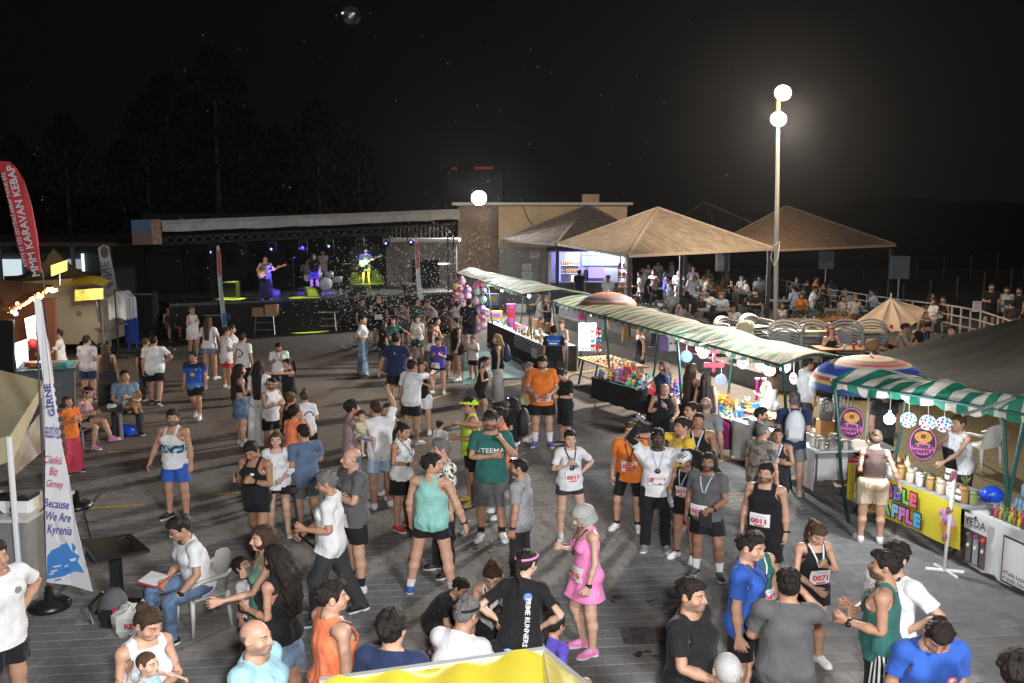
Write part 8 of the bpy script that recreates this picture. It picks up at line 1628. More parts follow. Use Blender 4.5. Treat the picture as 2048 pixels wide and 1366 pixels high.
# ---- left and centre
q('man in white vest with palm-print band and blue shorts',345,820,1043,-8,'m','b','short.k','singlet.W.band.c','shorts.B','K',aR='out',aL='down',fat=.15,hy=22,beard='k',hold=(('phone','R','phone held low by the man in the palm-print vest'),))
q('man in pale cap and white sleeveless shirt, arms folded',543,757,915,58,'m','b','short.k','jerk.W','shorts.K',cap='k',beard='k',aL='cross',aR='cross',hp=12)
q('woman with a bun in black top looking at her phone, back turned',580,784,965,170,'f','b','bun.n','singlet.K','skirt.K','W',aL='phone',aR='phone')
q('youngster in coral orange top with a yellow belt, back turned',588,812,990,150,'f','b','curly.k','tee.o','bike.K','K',h=.9,aR='face',hfree=1,prints=(('patch',-.13,.13,.93,.97,CC['n'],1),))
q('woman with bun in white tee with ring print on the back',608,782,940,-150,'f','b','topbun.n','tee.W','shorts.K','W',prints=(('ring',-.03,1.24,.1,(.06,.06,.08),1),('disc',.05,1.17,.02,CC['r'],1)),lean=8,aL='swf',aR='chest')
q('woman with waist-long dark hair in a denim skirt',478,728,888,120,'f','a','vlong.k','bra.K','skirt.s.denim','L',aR='chest',aL='chest')
q('tall woman in white with long black hair, back turned',517,722,890,172,'f','b','vlong.k','longtee.W','wide.W','W',aL='carry',aR='down')
q('man in white tee with a lanyard looking down at his hands',557,686,805,15,'m','b','short.k','tee.W','shorts.N',lan=1,hp=24,aL='phone',aR='phone',beard='k')
q('woman in black tank top holding a plate',574,717,860,-50,'f','a','pony.k','singlet.K','bike.K','K',aL='shoulder',aR='chest',hp=8)
q('man in white tee and red shorts facing away',450,655,775,130,'m','b','short.k','tee_long.W','shorts.R',prints=(('ring',0,1.26,.09,(.4,.2,.25),1),),aR='carry')
q('man in white tee with black crescent on his back',484,667,792,160,'m','b','short.k','tee.W','pants.K','K',lan=1,prints=(('ring',.02,1.24,.12,(.04,.04,.05),1),))
q('man in white tee just behind the red shorts',462,650,765,120,'m','b','short.k','tee.W','shorts.k')
q('woman in white top and pale denim shorts with long auburn hair',416,634,757,172,'f','a','long.n','tee_mid.W','brief.D.denim','W',aL='out',aR='out')
q('older woman with cropped grey hair all in white, hands clasped',383,614,714,60,'f','a','short.g','jerk.W','shorts.W','K',aL='chest',aR='chest',gl='dark',fat=.4)
q('boy in blue football shirt walking toward the camera',387,703,838,2,'m','b','short.k','tee.B.jersey.N','shorts.K','W',legs='walk',hy=-30,so=('W',.16),h=.93,hfree=1,prints=(('disc',.0,1.2,.05,CC['Y'],0),('disc',.08,1.33,.022,CC['Y'],0)))
q('man in roomy white tee striding away',306,672,812,-165,'m','b','short.k','tee.W','shorts.K','KW',legs='walk',aR='hip',fat=.5)
q('man in dark clothes just left of the striding white tee',290,675,800,170,'m','b','buzz.n','tee.K','pants.C','K')
q('man in grey-green tee and navy shorts seen from behind',172,672,800,170,'m','b','short.k','tee.L','shorts.N','K',aL='carry',aR='carry',fat=.35)
q('woman in long black dress with very long brown hair',211,688,812,-165,'f','b','vlong.n','','','K',dress='dress.C',extra=('wide.C',))
q('seated woman in pink-print top with short dark hair and pink band',178,774,None,78,'f','a','short.k','bra.p.print.P','brief.K','P',legs='sitx',lean=18,aL='phone',aR='phone',prints=(('headband',CC['P']),),hp=14)
q('seated man in light blue tee with a dog on his lap',248,741,None,25,'m','b','short.k','tee.D','pants.C','K',legs='sit',aL='hold',aR='lap',hy=25,hp=-6,lean=-6)
q('person in orange top and magenta skirt behind the flag',134,792,930,60,'f','b','long.n','tee.O','wide.r','K',aL='chest',aR='phone')
q('man in dusty pink tee holding a small child',704,802,1003,118,'m','b','curly.k','tee.p','jeans.D.denim','W',beard='k',aL='carry',aR='hold',fat=.4)
q('toddler in yellow top carried on the arm of the man in pink',722,822,None,40,'f','p','short.n','tee.y','shorts.A','W',h=.45,hd=1.55,base=.98,legs='sit',aL='lap',aR='fwd',hfree=1)
q('person in loose white tee with one arm raised',752,803,None,-150,'m','b','short.b','longtee.W','shorts.A',aL='drink',aR='up',lean=14)
q('woman in black crop top and pale denim shorts laughing',776,806,995,-32,'f','a','mid.b','bra.K','shorts.A.denim','W',aL='lap',aR='chest',lean=8)
q('man in white tee with blue scarf, one arm round the woman beside him',824,720,885,150,'m','c','short.k','tee.W','shorts.K','L',aR='shoulder',aL='down',lean=5,prints=(('headband',CC['N']),)if 0 else())
q('woman in black top and white shorts facing the scarfed man',845,722,870,-12,'f','a','mid.b','strap.K','shorts.W','W',aR='chest',aL='chest')
q('man in navy polo with both arms held away from his sides',792,667,828,172,'m','b','short.k','polo.N','shorts.K','K',aL='out',aR='out',fat=.3,prints=(('patch',-.01,.0,1.32,1.36,RW,1),))
q('girl in royal blue tee typing on a phone',876,674,790,-8,'f','a','short.b','tee.V','brief.K','W',aL='phone',aR='phone',hp=18,legs='relax',bib=('00',-.06,.9))
q('woman in black tank top and black skirt near the ball bunches',914,636,768,-70,'f','b','short.k','jerk.K','brief.K','W',aR='chest',aL='down2',so=('W',.16))
q('boy in white tee and black shorts under the ball bunches',946,672,762,-40,'m','b','short.n','tee.W','shorts.K','K',h=.86,aL='chest',hfree=1)
q('blonde woman with navy backpack and white trousers',995,668,802,-82,'f','p','long.l','singlet.K','wide.L','W',aR='carry')
q('runner all in black hurrying to the right',972,713,842,66,'f','b','pony.k','singlet.K','shorts.K','K',legs='walk2',lean=12,aL='swb',aR='cross',lan=(.5,.5,.52))
q('grey-haired man in pale yellow vest facing right',1056,726,882,72,'m','b','short.g','jerk.y','shorts.K','W',aR='carry',aL='carry',lan=1,fat=.35)
q('big bearded runner in orange tee with bib 0036',1085,712,897,-4,'m','a','short.k','tee.O','shorts.K','Vn',bib=('0036',.02,1.0),beard='k',so=('W',.28),hp=18,aR='lap',aL='lap',fat=.75,hold=(B_('R','crushed bottle in the hand of runner 0036'),))
q('young man all in black looking down beside runner 0036',1120,738,893,-66,'m','a','short.k','tee.K','bermuda.K','K',hp=34,aL='carry',aR='lap',watch='L')
q('security man in black shirt with blue yoke, back turned',1108,652,778,172,'m','b','short.k','tee.K.yoke.B','pants.C','K',fat=.6,prints=(('text','ÖZEL GÜVENLİK',.05,0,1.37,(.5,.6,.8),1,0),('patch',-.09,.09,1.29,1.325,RW,1)))
q('woman in white crop top and wide pale jeans by the stage',724,631,748,88,'f','a','bun.k','tee_crop.W','wide.D.denim','W',aR='back')
q('woman in black tee and grey trousers beside the wide jeans',766,642,745,125,'f','a','mid.k','tee.K','pants.G','K',aL='carry')
q('woman in emerald green tee reaching to her right',786,635,735,5,'f','a','mid.k','tee.T','shorts.q','K',aL='wide',aR='lap')
q('girl in khaki pinafore over a white tee',835,631,728,-5,'f','a','bun.n','tee.W','shorts.q','W',extra=('dress.q',),aL='carry',aR='carry')
q('long-haired woman in dark strap top leaning right',873,634,748,70,'f','a','vlong.k','strap.b','pants.C','K',aL='fwd',aR='fwd',lean=14)
q('man in grey vest bending toward the foam',853,600,695,-60,'m','b','short.n','jerk.L','shorts.K','K',lean=34,aL='reach',aR='reach')
q('runner in black tee with a bib shading his eyes in the foam',757,588,695,2,'m','b','short.n','tee.K','shorts.K','K',aR='face',bib=('003',0,1.02))
q('small child in dark top laughing in the foam',791,617,690,20,'f','b','mid.n','tee.C','shorts.K','K',h=.68,hd=1.2,aL='up',hfree=1)
q('small child in orange top beside the laughing child',815,614,690,-10,'f','b','short.n','tee.b','shorts.O','K',h=.7,hd=1.2,aR='up',hfree=1)
q('man in dark tee half hidden behind the bending man',836,597,690,-20,'m','b','short.k','tee.q','pants.K','K')
q('tall man in black behind the hanging balls',938,598,705,175,'m','b','short.k','tee.K','shorts.C','K')
q('person in white tee beside the left bunch of balls',915,603,700,150,'m','b','short.k','tee.W','pants.D','W')
# ---- more of the crowd before the stage and along the stalls
q('woman in grey top with hair tied up, deep in the crowd before the stage',806,606,702,-20,'f','b','bun.k','tank.G','shorts.K','W',aL='chest')
q('man in dark brown tee at the back of the crowd left of the balls',890,607,700,160,'m','b','short.k','tee.b','shorts.K','K')
q('person in dark jacket beside the stage steps in the foam',722,597,690,60,'m','b','short.n','tee.C','pants.K','K',aL='carry')
q('brown-haired woman in cream top watching the stage, back turned',862,648,748,170,'f','a','long.n','tank.I','pants.G','K',aL='carry',aR='carry')
q('man in khaki tee in the crowd behind the royal blue girl',902,655,755,150,'m','b','short.k','tee.e','shorts.C','K')
# ---- food corner, far left
q('bearded man in sage tee and tan trousers at the food trailer',175,600,694,30,'m','b','short.k','tee.S','pants.e','W',beard='k',aL='swf',aR='down',fat=.45)
q('runner in white tee with bib and white socks near the clothes rack',206,602,694,-2,'m','c','short.k','tee.W','shorts.K','W',so=('W',.25),bib=('0073',0,1.0),lan=1,aL='phone',aR='phone',hp=12)
q('server in white tee working at the van counter',116,659,None,-65,'m','b','short.k','tee.W','pants.C','K',aL='fwd',aR='fwd',base=0,h=1.0)
q('woman seated left of the stage in dark top',335,613,None,50,'f','b','long.k','singlet.b','brief.K','K',legs='sit',aL='lap',aR='knee')
# ---- right group
q('runner 0018 in orange tee and black tight shorts',1262,845,1066,-12,'m','a','quiff.n','tee.O','bike.K','W',so=('K',.15),bib=('0018',.0,1.10),lan=1,med=1,hy=-8,legs='relax',hold=(B_('R','water bottle hanging from the hand of runner 0018'),))
q('dark-skinned runner 0038 in white tee raising a bottle',1316,858,1108,-6,'m','k','short.k','tee.W','pants.K','gW',bib=('0038',.0,1.09),lan=(.35,.42,.55),med=1,aR=((.55,-.25,.75),(-.45,-.2,.9),0,60),aL=((.75,-.6,.25),(.5,-.85,.1)),prints=(('visor',),),extra=('shorts.K','sleeve_8.K'),hold=(B_('R','water bottle raised by runner 0038'),))
q('woman runner in white cap and black crop top with bib 0075',1370,904,1124,-38,'f','b','pony.k','tank_crop.K','brief.K','W',cap='W',bib=('0075',.03,1.15),lan=(.4,.45,.55),so=('K',.13),hp=18,aR='lap',aL='down',hold=(B_('R','blue-capped bottle held by the woman in the white cap'),))
q('runner with shoulder-length locs in grey tee, bib 002',1418,905,1162,-28,'m','d','locs.k','tee.G','shorts.K','C',bib=('0020',-.06,.98),lan=(.4,.45,.55),so=('W',.24),beard='k',watch='L',aL='lap',legs='relax2',hold=(('pouch','L','black drawstring pouch held by the runner with locs'),))
q('man in mustard tee pointing left past runner 0038',1366,836,1062,-72,'m','b','short.k','tee.Y','shorts.G','gO',aR='point',aL='down',lan=(.5,.55,.65),watch='R',fat=.3)
q('runner in black vest with pale medal ribbon behind the mustard tee',1398,824,1050,-20,'m','c','buzz.k','singlet.K','shorts.K','K',lan=(.5,.55,.65),med=1)
q('woman in glasses with dark ponytail behind the black vest',1384,804,1015,-70,'f','a','pony.k','tank.N','shorts.K','W',gl=1,prints=(('headband',CC['B']),)if 0 else())
q('bald man in grey tee turned away toward the toys',1412,794,1000,150,'m','b','bald.g','tee.g','bermuda.e','K')
q('heavy-set older man in black vest holding a bottle',1330,767,935,0,'m','b','bald.g','tank.K','shorts.K','K',fat=.9,hp=22,aL='lap',aR='chest',hold=(B_('R','bottle held by the heavy-set man in the black vest'),))
q('shaven man in camouflage tee and pale trousers striding',1526,846,1068,125,'m','b','buzz.g','longtee.e.camo.G','pants.k','k',legs='walk',fat=.3)
q('runner in black vest with black arm band, arms folded',1556,855,1042,-18,'m','d','buzz.k','singlet.K','shorts.K','K',aL='cross',aR='cross',lan=(.5,.55,.65),hp=-4)
q('runner 0011 in black vest and shorts numbered 19',1534,926,1198,-28,'m','a','short.k','tank.K','bermuda.K','K',bib=('0011',-.02,1.06),beard='k',hy=-10,watch='L',fat=.3,prints=(('text','19',.1,.17,.66,wh,0,0),)if 0 else())
q('man in glasses and dark tee facing the food table',1522,816,1000,72,'m','a','short.k','tee.N','pants.K','K',gl=1,beard='k')
q('grey-haired man with white backpack at the juice table',1590,786,985,168,'m','a','short.g','tee.N','shorts.g','k',aL='carry',aR='carry',gl=1)
q('customer in brown top and beige shorts at the waffle counter',1752,860,1076,168,'f','a','bun.b','tank_crop.b','shorts.k','W',aR='out',aL='carry',fat=.25)
q('waffle seller in white sleeveless top and black apron',1918,830,None,-72,'f','a','bun.n','jerk.W','pants.K','K',aL='reach',aR='reach',fat=.55,lean=8,prints=(('patch',-.1,.1,.9,1.28,bk,0),),h=.98)
q('woman runner in black crop top with bib 0071 looking down',1640,1047,1342,8,'f','a','pony.n','singlet_crop.K','brief.K','W',bib=('0071',.01,1.13),lan=(.6,.6,.65),hp=30,aL='chest',aR='lap',prints=(),legs='relax')
q('man in cobalt blue tee with dark ribbon facing right',1502,1066,None,62,'m','a','quiff.k','tee.B','shorts.K','K',lan=1,prints=(('patch',.09,.105,1.33,1.36,RW,0),),fat=.15,hp=8,h=1.04)
q('runner in teal vest with bib behind the cobalt tee',1512,1064,1330,18,'m','a','short.n','jerk.T','shorts.K','c',bib=('0047',.06,1.04),lan=(.6,.6,.65),med=1)
q('man in charcoal tee drinking, seen from behind',1578,1140,None,168,'m','b','short.k','tee.G','shorts.K','cn',lan=1,aR='drink',aL='lap',hold=(B_('R','shiny bottle at the mouth of the man in charcoal'),('phone','L','blue-lit phone in the hand of the man in charcoal')),h=1.04)
q('grey-stubbled man in black tee at the bottom right of centre',1382,1157,None,52,'m','b','short.k','tee.K','bermuda.g','K',beard='g',fat=.5,aR='lap',aL='down',h=1.04)
q('white-haired man whose head alone shows at the bottom edge',1456,1306,None,178,'m','a','buzz.w','tee.g','pants.C','K',h=1.04)
q('man in teal running vest and striped black shorts',1774,1103,None,-118,'m','b','quiff.k','singlet.T','shorts.K.sidestripe.W','K',lan=1,beard='k',aL='carry',aR='carry',watch='L',h=1.04)
q('man in white tee hidden behind the teal vest',1792,1088,None,-60,'m','a','curly.k','tee.W','shorts.K','W',aL='hip',aR='carry',lan=1,h=1.04)
q('man in royal blue tee with round badge, head bowed',1884,1244,None,0,'m','b','short.k','tee.B','shorts.N','W',hp=38,hy=-14,lean=8,prints=(('disc',.07,1.3,.035,(.6,.1,.15),0),('disc',.07,1.3,.02,wh,0)),h=1.04)
q('curly-haired person at the bottom right corner, back of head only',2036,1308,None,150,'m','a','curly.k','tee.K','shorts.K',h=1.04)
# ---- along the stalls
claw=q('long-haired woman in navy tee reaching with a green grabber',1328,723,872,-80,'f','a','vlong.b','tee.N','shorts.C','W',aR='reach',aL='down',h=.96)
q('woman in black strap dress with long brown hair at the toys',1384,727,892,128,'f','a','vlong.b','','','K',dress='dress.K',aL='carry')
q('woman in black with black hair facing the toy table',1412,745,900,165,'f','b','long.k','jerk.K','wide.K','K',h=.97)
q('young toy seller in black strap top with red hair band, seated',1281,652,None,-72,'f','p','bun.n','strap.K','shorts.C','K',prints=(('headband',CC['R']),))
q('person in white dress at the farthest stall',1080,582,None,-100,'f','b','bun.n','','','W',dress='dress.I',aL='fwd',aR='fwd',base=.1)
q('woman in black vest behind the farthest stall',1095,592,None,-78,'f','a','short.l','tank.K','pants.C','K',aL='carry',aR='carry')
q('woman raising a pink phone beside the security man',1123,641,None,-20,'f','b','bun.n','jerk.G','pants.C','K',aR='up',aL='lap',hold=(('phone','R','pink phone raised beside the security man'),))
q('seller in cream top under the brightest bulb',1541,735,None,-150,'f','p','mid.n','jerk.I','pants.I','K',aL='carry',aR='chest')
q('person in loose white shirt walking behind the juice stand',1616,716,None,100,'m','b','short.k','shirt.L','pants.C','K',base=0)
q('man in dark clothes standing behind the waffle bulb',1772,770,None,20,'m','b','short.k','tee.C','pants.K','K')
# ---- terrace on the right
T=dict(base=DZ)
q('red-haired woman seated with her hands at her face',1663,653,None,-5,'f','p','curlylong.r','strap.K','pants.K','K',legs='sit',aL='face',aR='face',**T)
q('young man in tan shirt resting his cheek on his hand',1811,647,None,75,'m','b','short.k','tee.e','shorts.e','k',legs='sit',aR='face',aL='table',lean=12,**T)
q('young man in black tee with lanyard leaning over the wooden table',1856,645,None,30,'m','b','curly.k','tee.K','pants.C','K',legs='sit',lan=(.35,.4,.5),aL='table',aR='table',lean=24,hp=20,**T)
q('young man in black tee sitting upright at the right end of the table',1905,652,None,-55,'m','a','short.k','tee.K','pants.C','K',legs='sit',**T)
q('woman in white dress in a white plastic chair on the terrace',1869,597,None,-75,'f','b','long.b','tee.W','skirt.W','W',legs='sit',aL='lap',aR='lap',**T)
q('dim seated person behind the woman in white',1864,585,None,20,'f','b','mid.k','tee.C','pants.K','K',legs='sit',**T)
q('man in orange-brown top turned toward the woman in white',1888,592,None,-70,'m','b','short.k','jerk.b','pants.C','K',legs='sit',aR='fwd',**T)
q('tall man in black leaning on the terrace railing',1984,567,668,-10,'m','b','short.k','tee.K','shorts.K','K',aL='carry',aR='carry',beard='k',hfree=1,**T)
q('man in pale printed tee by the railing',2014,574,668,-15,'m','b','short.k','tee.L','shorts.C','K',prints=(('patch',-.1,.1,1.08,1.3,(.03,.03,.035),0),),beard='k',hfree=1,**T)
q('bearded man in black at the right edge by the railing',2040,575,668,-80,'m','b','short.k','tee.K','pants.K','K',beard='k',hfree=1,**T)
q('person with dark hair seated with their back turned, far right',2026,602,None,170,'m','b','short.k','tee.b','pants.K','K',legs='sit',**T)
# ---- band
S_=dict(base=1.4)
gt1=q('guitarist in grey sleeveless top on the left of the stage',530,512,None,22,'m','b','short.k','jerk.G','wide.K','K',aL='gneck',aR='gpick',gl='dark',**S_)
q('singer in dark tee with a microphone in blue light',627,506,None,-10,'m','b','short.k','tee.C','shorts.C','K',aR='mic',aL='down2',**S_)
gt2=q('bearded guitarist in grey tee with a sea-green guitar',731,497,None,15,'m','a','short.k','longtee.G','shorts.G','K',beard='k',aL='gneck',aR='gpick',**S_)
q('drummer in white seated behind the kit',614,518,None,5,'m','b','short.k','tee.L','pants.K','K',legs='sit',aL='drum',aR='drum',base=1.4)
q('keyboard player in white shirt at the back of the stage',645,500,None,-8,'m','b','short.k','tee.L','pants.k','K',aL='fwd',aR='fwd',base=1.4)
# ---- bar and pavilion crowd
bs=lambda lab,x,y,f,sx,hr,top,**k:q(lab,x,y,None,f,sx,random.choice('aabbc'),hr,top,k.pop('bot','pants.C'),'K',lod=2,base=k.pop('base',DZ),**k)
bs('man in black tee leaning on the bar',1122,524,70,'m','short.k','tee.K',aR='carry');bs('man in navy tee at the bar counter, back turned',1159,540,150,'m','short.k','tee.N');bs('woman in dark blue waiting at the bar',1171,538,-160,'f','mid.k','tee.N');bs('woman in black at the right end of the bar',1198,537,-140,'f','bun.k','jerk.K');bs('man in white polo walking from the bar',1216,551,-20,'m','short.k','polo.W')
CR='160,510,0,s,W 200,490,0,s,W 268,468,1,s,A 365,465,1,s,A 490,470,1,s,D 520,510,0,s,p 140,545,1,s,L 165,590,0,t,W 240,530,1,s,p 205,590,2,s,K 325,540,2,s,V 345,592,1,t,A 400,552,2,t,A 265,542,0,t,W 415,530,0,s,W 465,540,1,t,L 520,560,0,s,W 370,670,0,t,W 625,520,1,t,g 630,575,1,t,k 762,520,0,t,W 790,598,2,t,K 860,573,3,t,I 890,592,2,t,I 985,572,1,t,L 770,648,2,t,K 960,668,1,t,K 850,735,1,t,G 715,688,4,t,A 620,672,1,t,W 520,718,2,t,K 572,700,5,t,K 563,640,3,t,W 470,680,2,t,b 437,722,2,t,p 660,780,6,t,K 805,775,6,t,I 1140,758,5,t,L 1230,645,1,t,A 1283,690,5,t,O 1375,645,1,t,W 1390,575,1,t,O 1500,592,2,t,C 1250,582,4,t,G 1575,708,2,t,L 1660,703,4,t,L 1595,660,1,t,L 1780,665,1,t,A 105,708,2,t,O 320,785,1,t,C 430,600,1,t,W 700,600,2,t,O 1040,560,1,t,T 1330,600,1,t,C 1440,620,2,t,K 590,560,1,t,W'
HN=[('none','bald'),('short.k','dark-haired'),('mid.k','long-haired'),('bob.w','white-scarved'),('short.g','grey-haired'),('long.n','brown long-haired'),('vlong.k','black-maned')]
CN=dict(W='white',A='pale blue',D='denim blue',p='dusty pink',L='light grey',K='black',V='violet',g='grey',k='beige',I='cream',G='charcoal',b='brown',O='orange',C='dark',T='green')
seen={}
rs2=random.Random(4)
for it in CR.split():
 x,y,hh,st,c=it.split(',');x=1240+int(x)/3.531;y=390+int(y)/3.531;hn=HN[int(hh)];fem=int(hh)in(2,3,5,6)
 key='front' if y>570 else 'middle' if y>545 else 'back';side='left' if x<1360 else 'centre' if x<1500 else 'right'
 lab='%s guest in %s %s, %s rows %s'%(hn[1],CN[c],'standing' if st=='s' else 'seated',key,side);seen[lab]=seen.get(lab,0)+1
 if seen[lab]>1:lab+=', the next one to the right' if seen[lab]==2 else ', the third from the left'
 f=rs2.choice((20,-40,160,-150,80,-80,10,-20));a=rs2.choice(('table','lap','face','carry','chest'))
 bs(lab,x,y,f,'f' if fem else 'm',hn[0],('tee.' if int(hh)!=2 else 'jerk.')+c,legs='sit' if st=='t' else 'stand',aL=a,aR=rs2.choice(('table','lap','down2','chest')),lean=rs2.choice((0,8,14)),fat=rs2.choice((0,.3,.5)),group='seated and standing guests under the pavilions')
 # ---------------------------------------------------------------- chairs under the seated people
_b=MB();_b.slab([(-.22,-.22,.43),(.22,-.22,.43),(.22,.22,.43),(-.22,.22,.43)],.03);_b.grid(lambda u,v:(-.22+.44*u,.22+.08*v,.44+.42*v*(.8+.2*math.sin(math.pi*u))),7,4);_b.grid(lambda u,v:(.22-.44*u,.24+.08*v,.44+.42*v*(.8+.2*math.sin(math.pi*u))),7,4)
for _x in(-.22,.22):
 for _y in(-.2,.22):_b.bar((_x,_y,.43),(_x*1.1,_y*1.1,0),.022,4)
SEATM=_b.mesh('guest_chair',mat('chair_guest',(.2,.195,.19),.5));CHK={'clipboard':('grey-white plastic chair of the man with the clipboard',(.5,.5,.47)),'pink-print':('grey plastic chair of the woman in the pink top',(.28,.28,.28)),'dog on his':('grey plastic chair of the man with the dog',(.28,.28,.28)),'seated left of the stage':('black chair of the woman seated left of the stage',(.02,.02,.02)),'woman in white dress in':('white plastic chair with the white-dressed woman on the terrace',(.6,.6,.58))}
def seats():
 for r in PEOPLE:
  m=r['M'].get('thL');p=r['M']['pelvis'];c=p[:3,:3]@A3(0,.0,.90)+p[:3,3]-r['org'];w=r['mw']@Vector(c);kz=r['M']['thL'][:3,:3]@A3(0,0,-1);base=r['loc'].z
  if not(abs(kz[2])<.35 and r['sit'])or r['base']>.6 or r['s']<.6:continue
  f=math.degrees(r['o'].rotation_euler.z);k=[v for kk,v in CHK.items()if kk in r['label']];off=Matrix.Rotation(R(f),3,'Z')@Vector((0,.02,0))
  if k:chair((w.x+off.x,w.y+off.y,base),f,k[0][0],k[0][1],None,max(.8,(w.z-base-.09*r['s'])/.44))
  else:
   o=link('guest_chair',SEATM,None,(w.x+off.x,w.y+off.y,base),R(f));z=max(.7,(w.z-base-.09*r['s'])/.445);o.scale=(1,1,z);tag(o,' '.join(('grey chair under the '+r['label'].replace(',','')).split()[:16]),'chair','chairs of the seated guests')
seats()
# ---------------------------------------------------------------- things people carry
def local(rec,p):return rec['mw']@(Vector(p))
def by_label(s):return next(r for r in PEOPLE if s in r['label'])
def chest_pt(rec,x,y,z):
 M=rec['M']['chest'];v=M[:3,:3]@A3(x,y,z)+M[:3,3]-rec['org'];return rec['mw']@Vector(v)
def backpack(rec,lab,col,w=.15,h=.24):
 c=chest_pt(rec,0,.2,1.25);e=empty('backpack',c,rec['o'].rotation_euler.z,lab,'backpack');m=mat('pack_%.2f_%.2f'%col[:2],col,.7,bump=.2,nscale=20);b=MB();b.ball((0,.02,0),(w,.1,h),12,9);b.box((0,.02,-h*.35),(w*1.7,.16,h*.9),bev=.04);b.build('pack_body',m,e,True);b=MB();b.box((0,.11,-h*.35),(w*1.3,.04,h*.6),bev=.02);b.build('front_pocket',m,e)
 for sx in(-1,1):b=MB();b.tube([(sx*.07,-.04,h*.75),(sx*.1,-.17,h*.98),(sx*.12,-.29,h*.6),(sx*.13,-.3,0),(sx*.14,-.1,-h*.6)],.018,5);b.build('strap',m,e,True)
backpack(by_label('white backpack'),'white backpack on the grey-haired man at the juice table',(.5,.52,.54),.17,.28);backpack(by_label('black backpack'),'black backpack on the woman in the black tee',(.015,.015,.017),.17,.27);backpack(by_label('navy backpack'),'navy backpack on the blonde woman',(.02,.035,.09))
def guitar(rec,lab,c):
 a=chest_pt(rec,-.14,-.26,1.06);n=chest_pt(rec,.52,-.36,1.36);d=(n-a);L=d.length;z=d.normalized();f=(chest_pt(rec,0,-1,1.2)-chest_pt(rec,0,0,1.2)).normalized();M=frame_rot(z,z.cross(f));e=empty('guitar',a,0,lab,'guitar');e.rotation_euler=M
 m=mat('guitar_%.2f_%.2f'%c[:2],c,.25);o=[(.0,-.2),(.13,-.17),(.17,-.05),(.115,.05),(.14,.15),(.1,.22),(.04,.16),(-.04,.16),(-.1,.2),(-.13,.12),(-.11,.04),(-.17,-.05),(-.13,-.17)]
 b=MB();b.slab([(x,0,y)for x,y in o],.05,(0,1,0));b.build('guitar_body',m,e);b=MB();b.box((0,-.0,.5),(.05,.03,.72));b.build('neck',mat('maple',(.35,.2,.08),.4),e);b=MB();b.box((0,0,.93),(.08,.025,.17));b.build('headstock',m,e);b=MB();b.box((.02,-.03,.0),(.16,.012,.2));b.build('pickguard',mat('white_plastic',(.7,.7,.7),.4),e)
 for k in range(3):b=MB();b.box((0,-.038,-.06+.07*k),(.08,.014,.025));b.build('pickup',mat('black_frames',(.015,.015,.017),.25),e)
def beam(rec,dz,e,c,ang,dx=0,dy=-2.6,h=3.0):p=rec['loc'];lamp_light('SPOT',(p.x+dx,p.y+dy,p.z+h),e,c,.05,(p.x,p.y,p.z+dz),ang,.35)
sg=by_label('singer in dark tee');YG,BL=(.75,1,.08),(.08,.06,1)
beam(gt2,.3,5200,YG,26,.3);beam(gt2,1.3,1800,(.25,.35,1),16,1.2);beam(sg,.3,9000,BL,26,-.3);gp_=gt1['loc'];lamp_light('SPOT',(gp_.x+1.2,gp_.y+.6,gp_.z+3),4000,YG,.05,(gp_.x+1.3,gp_.y+.9,gp_.z),26,.35);beam(gt1,.3,1200,BL,14,-1.0);beam(gt1,1.1,500,(1,.85,.7),26,.4,-4);beam(gt2,1.2,500,(.9,.9,1),26,-.4,-4)
guitar(gt1,'natural wood guitar of the guitarist on the left',(.4,.18,.04));guitar(gt2,'sea-green guitar of the bearded guitarist',(.1,.5,.35))
p,up,fw=hand_frame(claw,'R');tip=p+(fw*.5+Vector((-.2,0,.35))).normalized()*.5;e=Thing('grabber','green toy grabber in the hand of the long-haired woman','grabber',p);gm=mat('grabber_green',(.05,.4,.3),.4)
for s in(-.03,.03):b=MB();b.bar(p,tip+V3((s*4,0,abs(s))),.007,5);e.part('arm',b,gm);b=MB();b.bar(tip+V3((s*4,0,abs(s))),tip+V3((s*2-.06,0,.1)),.007,5);e.part('jaw',b,gm)
p,up,fw=hand_frame(cam_man,'R');e=Thing('camera_stick','black monopod with a small video camera held by the grey-bearded man','camera',p);tp=p+V3((-.06,-.0,.52));b=MB();b.tube([G(655,1180)+V3((.28,.1,.15)),p,tp],.016,6);e.part('stick',b,mat('black_metal',(.03,.03,.032),.45,.6));b=MB();b.box(tp+V3((-.02,0,.05)),(.14,.08,.09),bev=.01);e.part('camera_body',b,mat('black_frames',(.015,.015,.017),.25));b=MB();b.box(tp+V3((.03,-.06,.06)),(.1,.01,.07));e.part('flip_screen',b,mat('phone_glass',(.03,.032,.04),.1));b=MB();b.bar(tp+V3((-.09,0,.05)),tp+V3((-.14,0,.05)),.03,10);e.part('lens',b,mat('black_frames',(.015,.015,.017),.25))
r=by_label('clipboard');p=hand_frame(r,'R')[0];e=Thing('clipboard','white papers on a clipboard on the seated man\'s knee','clipboard',p);q_=(G(305,1158,.62)-p);c0=G(306,1158,.60)
P=[G(272,1165,.6),G(303,1142,.64),G(342,1152,.64),G(312,1176,.58)];b=MB();b.slab(P,.012);e.part('board',b,mat('rack_red',(.5,.04,.04),.5));b=MB();b.slab([V3(x)+V3((0,0,.012))for x in[P[0].lerp(P[2],.06),P[1].lerp(P[3],.06),P[2].lerp(P[0],.06),P[3].lerp(P[1],.06)]],.006);e.part('paper',b,mat('bib_paper',(.74,.73,.74),.55))
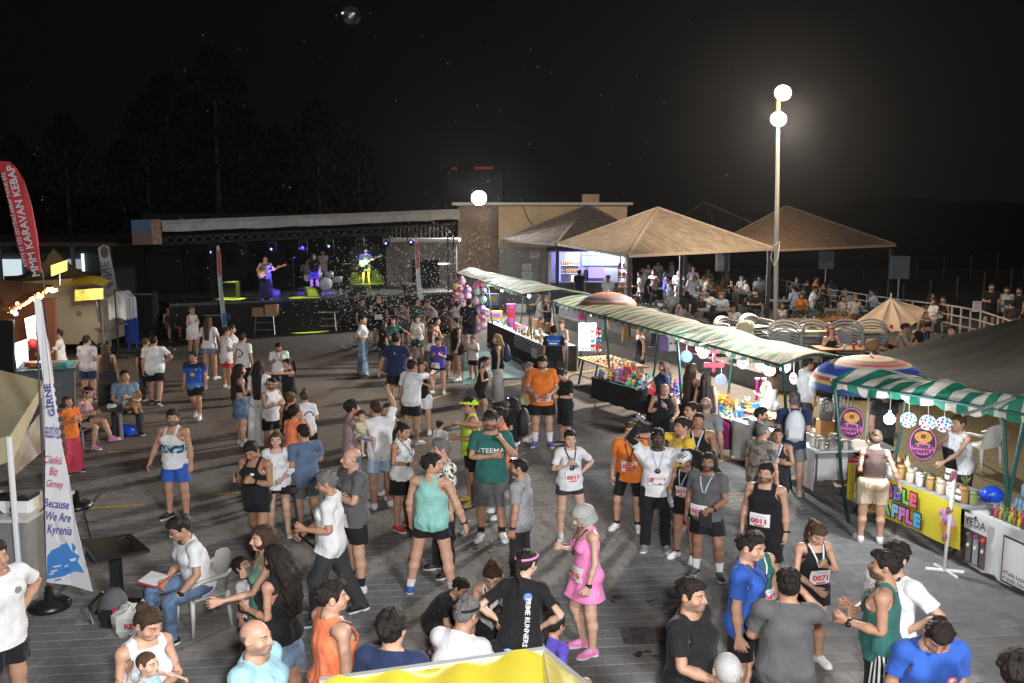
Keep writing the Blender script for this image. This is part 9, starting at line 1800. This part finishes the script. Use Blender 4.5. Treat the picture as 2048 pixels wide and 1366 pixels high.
bb=q('baby in turquoise top held by the woman with the bun',310,1282,None,30,'m','p','buzz.n','jerk.c','shorts.c',None,h=.42,hd=1.75,base=mum['loc'].z+.86*mum['s'],legs='sit',aL='wide',aR='lap',hfree=1)
bb['o'].location=mum['mw']@Vector((.03,-.30,.86));bb['o'].rotation_euler.z=mum['o'].rotation_euler.z+.5
r=by_label('dog on his lap');p=local(r,(.14,-.36,.62));d=Thing('dog','small curly tan dog sitting on the lap of the man in light blue','dog',p);fur=mat('dog_fur',(.36,.19,.09),.9,noise=.35,nscale=18,bump=.8);b=MB()
F=Field(axis((0,.014),(.2,0)),axis((-.32,.014),(.3,0)),axis((-.05,.014),(.6,0)))
F.ell((0,.1,.14),(.1,.15,.13),.04);F.cone((0,.04,.18),(0,-.06,.34),.1,.07,.05);F.ell((0,-.09,.42),(.07,.08,.07),.03);F.cone((0,-.15,.4),(0,-.2,.39),.035,.028,.03);F.cone((.065,-.06,.44),(.085,-.06,.34),.028,.03,.02);F.cone((.06,-.02,.18),(.06,-.09,.02),.04,.028,.03);F.ell((.06,-.1,.015),(.032,.045,.02),.02);F.cone((.09,.16,.1),(.11,.06,.02),.06,.035,.03);F.cone((0,.24,.1),(.02,.3,.22),.03,.018,.03)
V,Q=F.net();N=vnormals(V,Q);V=V+N*(.006*np.sin(V[:,0]*170)*np.sin(V[:,1]*150)*np.sin(V[:,2]*160))[:,None];a=R(35)+r['o'].rotation_euler.z;o=link('dog_body',mesh_np('dog_body',V,Q,fur),d.e);o.rotation_euler=(0,0,a)
b=MB();b.ball((0,-.222,.40),(.014,.012,.011),6,4);b.ball((.03,-.155,.44),.011,6,4);b.ball((-.03,-.155,.44),.011,6,4);b.build('nose_and_eyes',mat('black_frames',(.015,.015,.017),.25),o);b=MB();b.tube([(.085*math.cos(t),-.05+.085*math.sin(t),.30+.02*math.sin(t))for t in np.linspace(0,6.283,13)],.012,5);b.build('collar',mat('print_0.95',(.8,.8,.85),.3),o)
e=empty('water_bottle',G(1198,1200)+V3((0,0,.035)),.6,'crushed empty bottle lying on the paving behind the pink dress','bottle');small_bottle(e);e.rotation_euler=(math.pi/2,0,.9)
print('PEOPLE',len(PEOPLE))
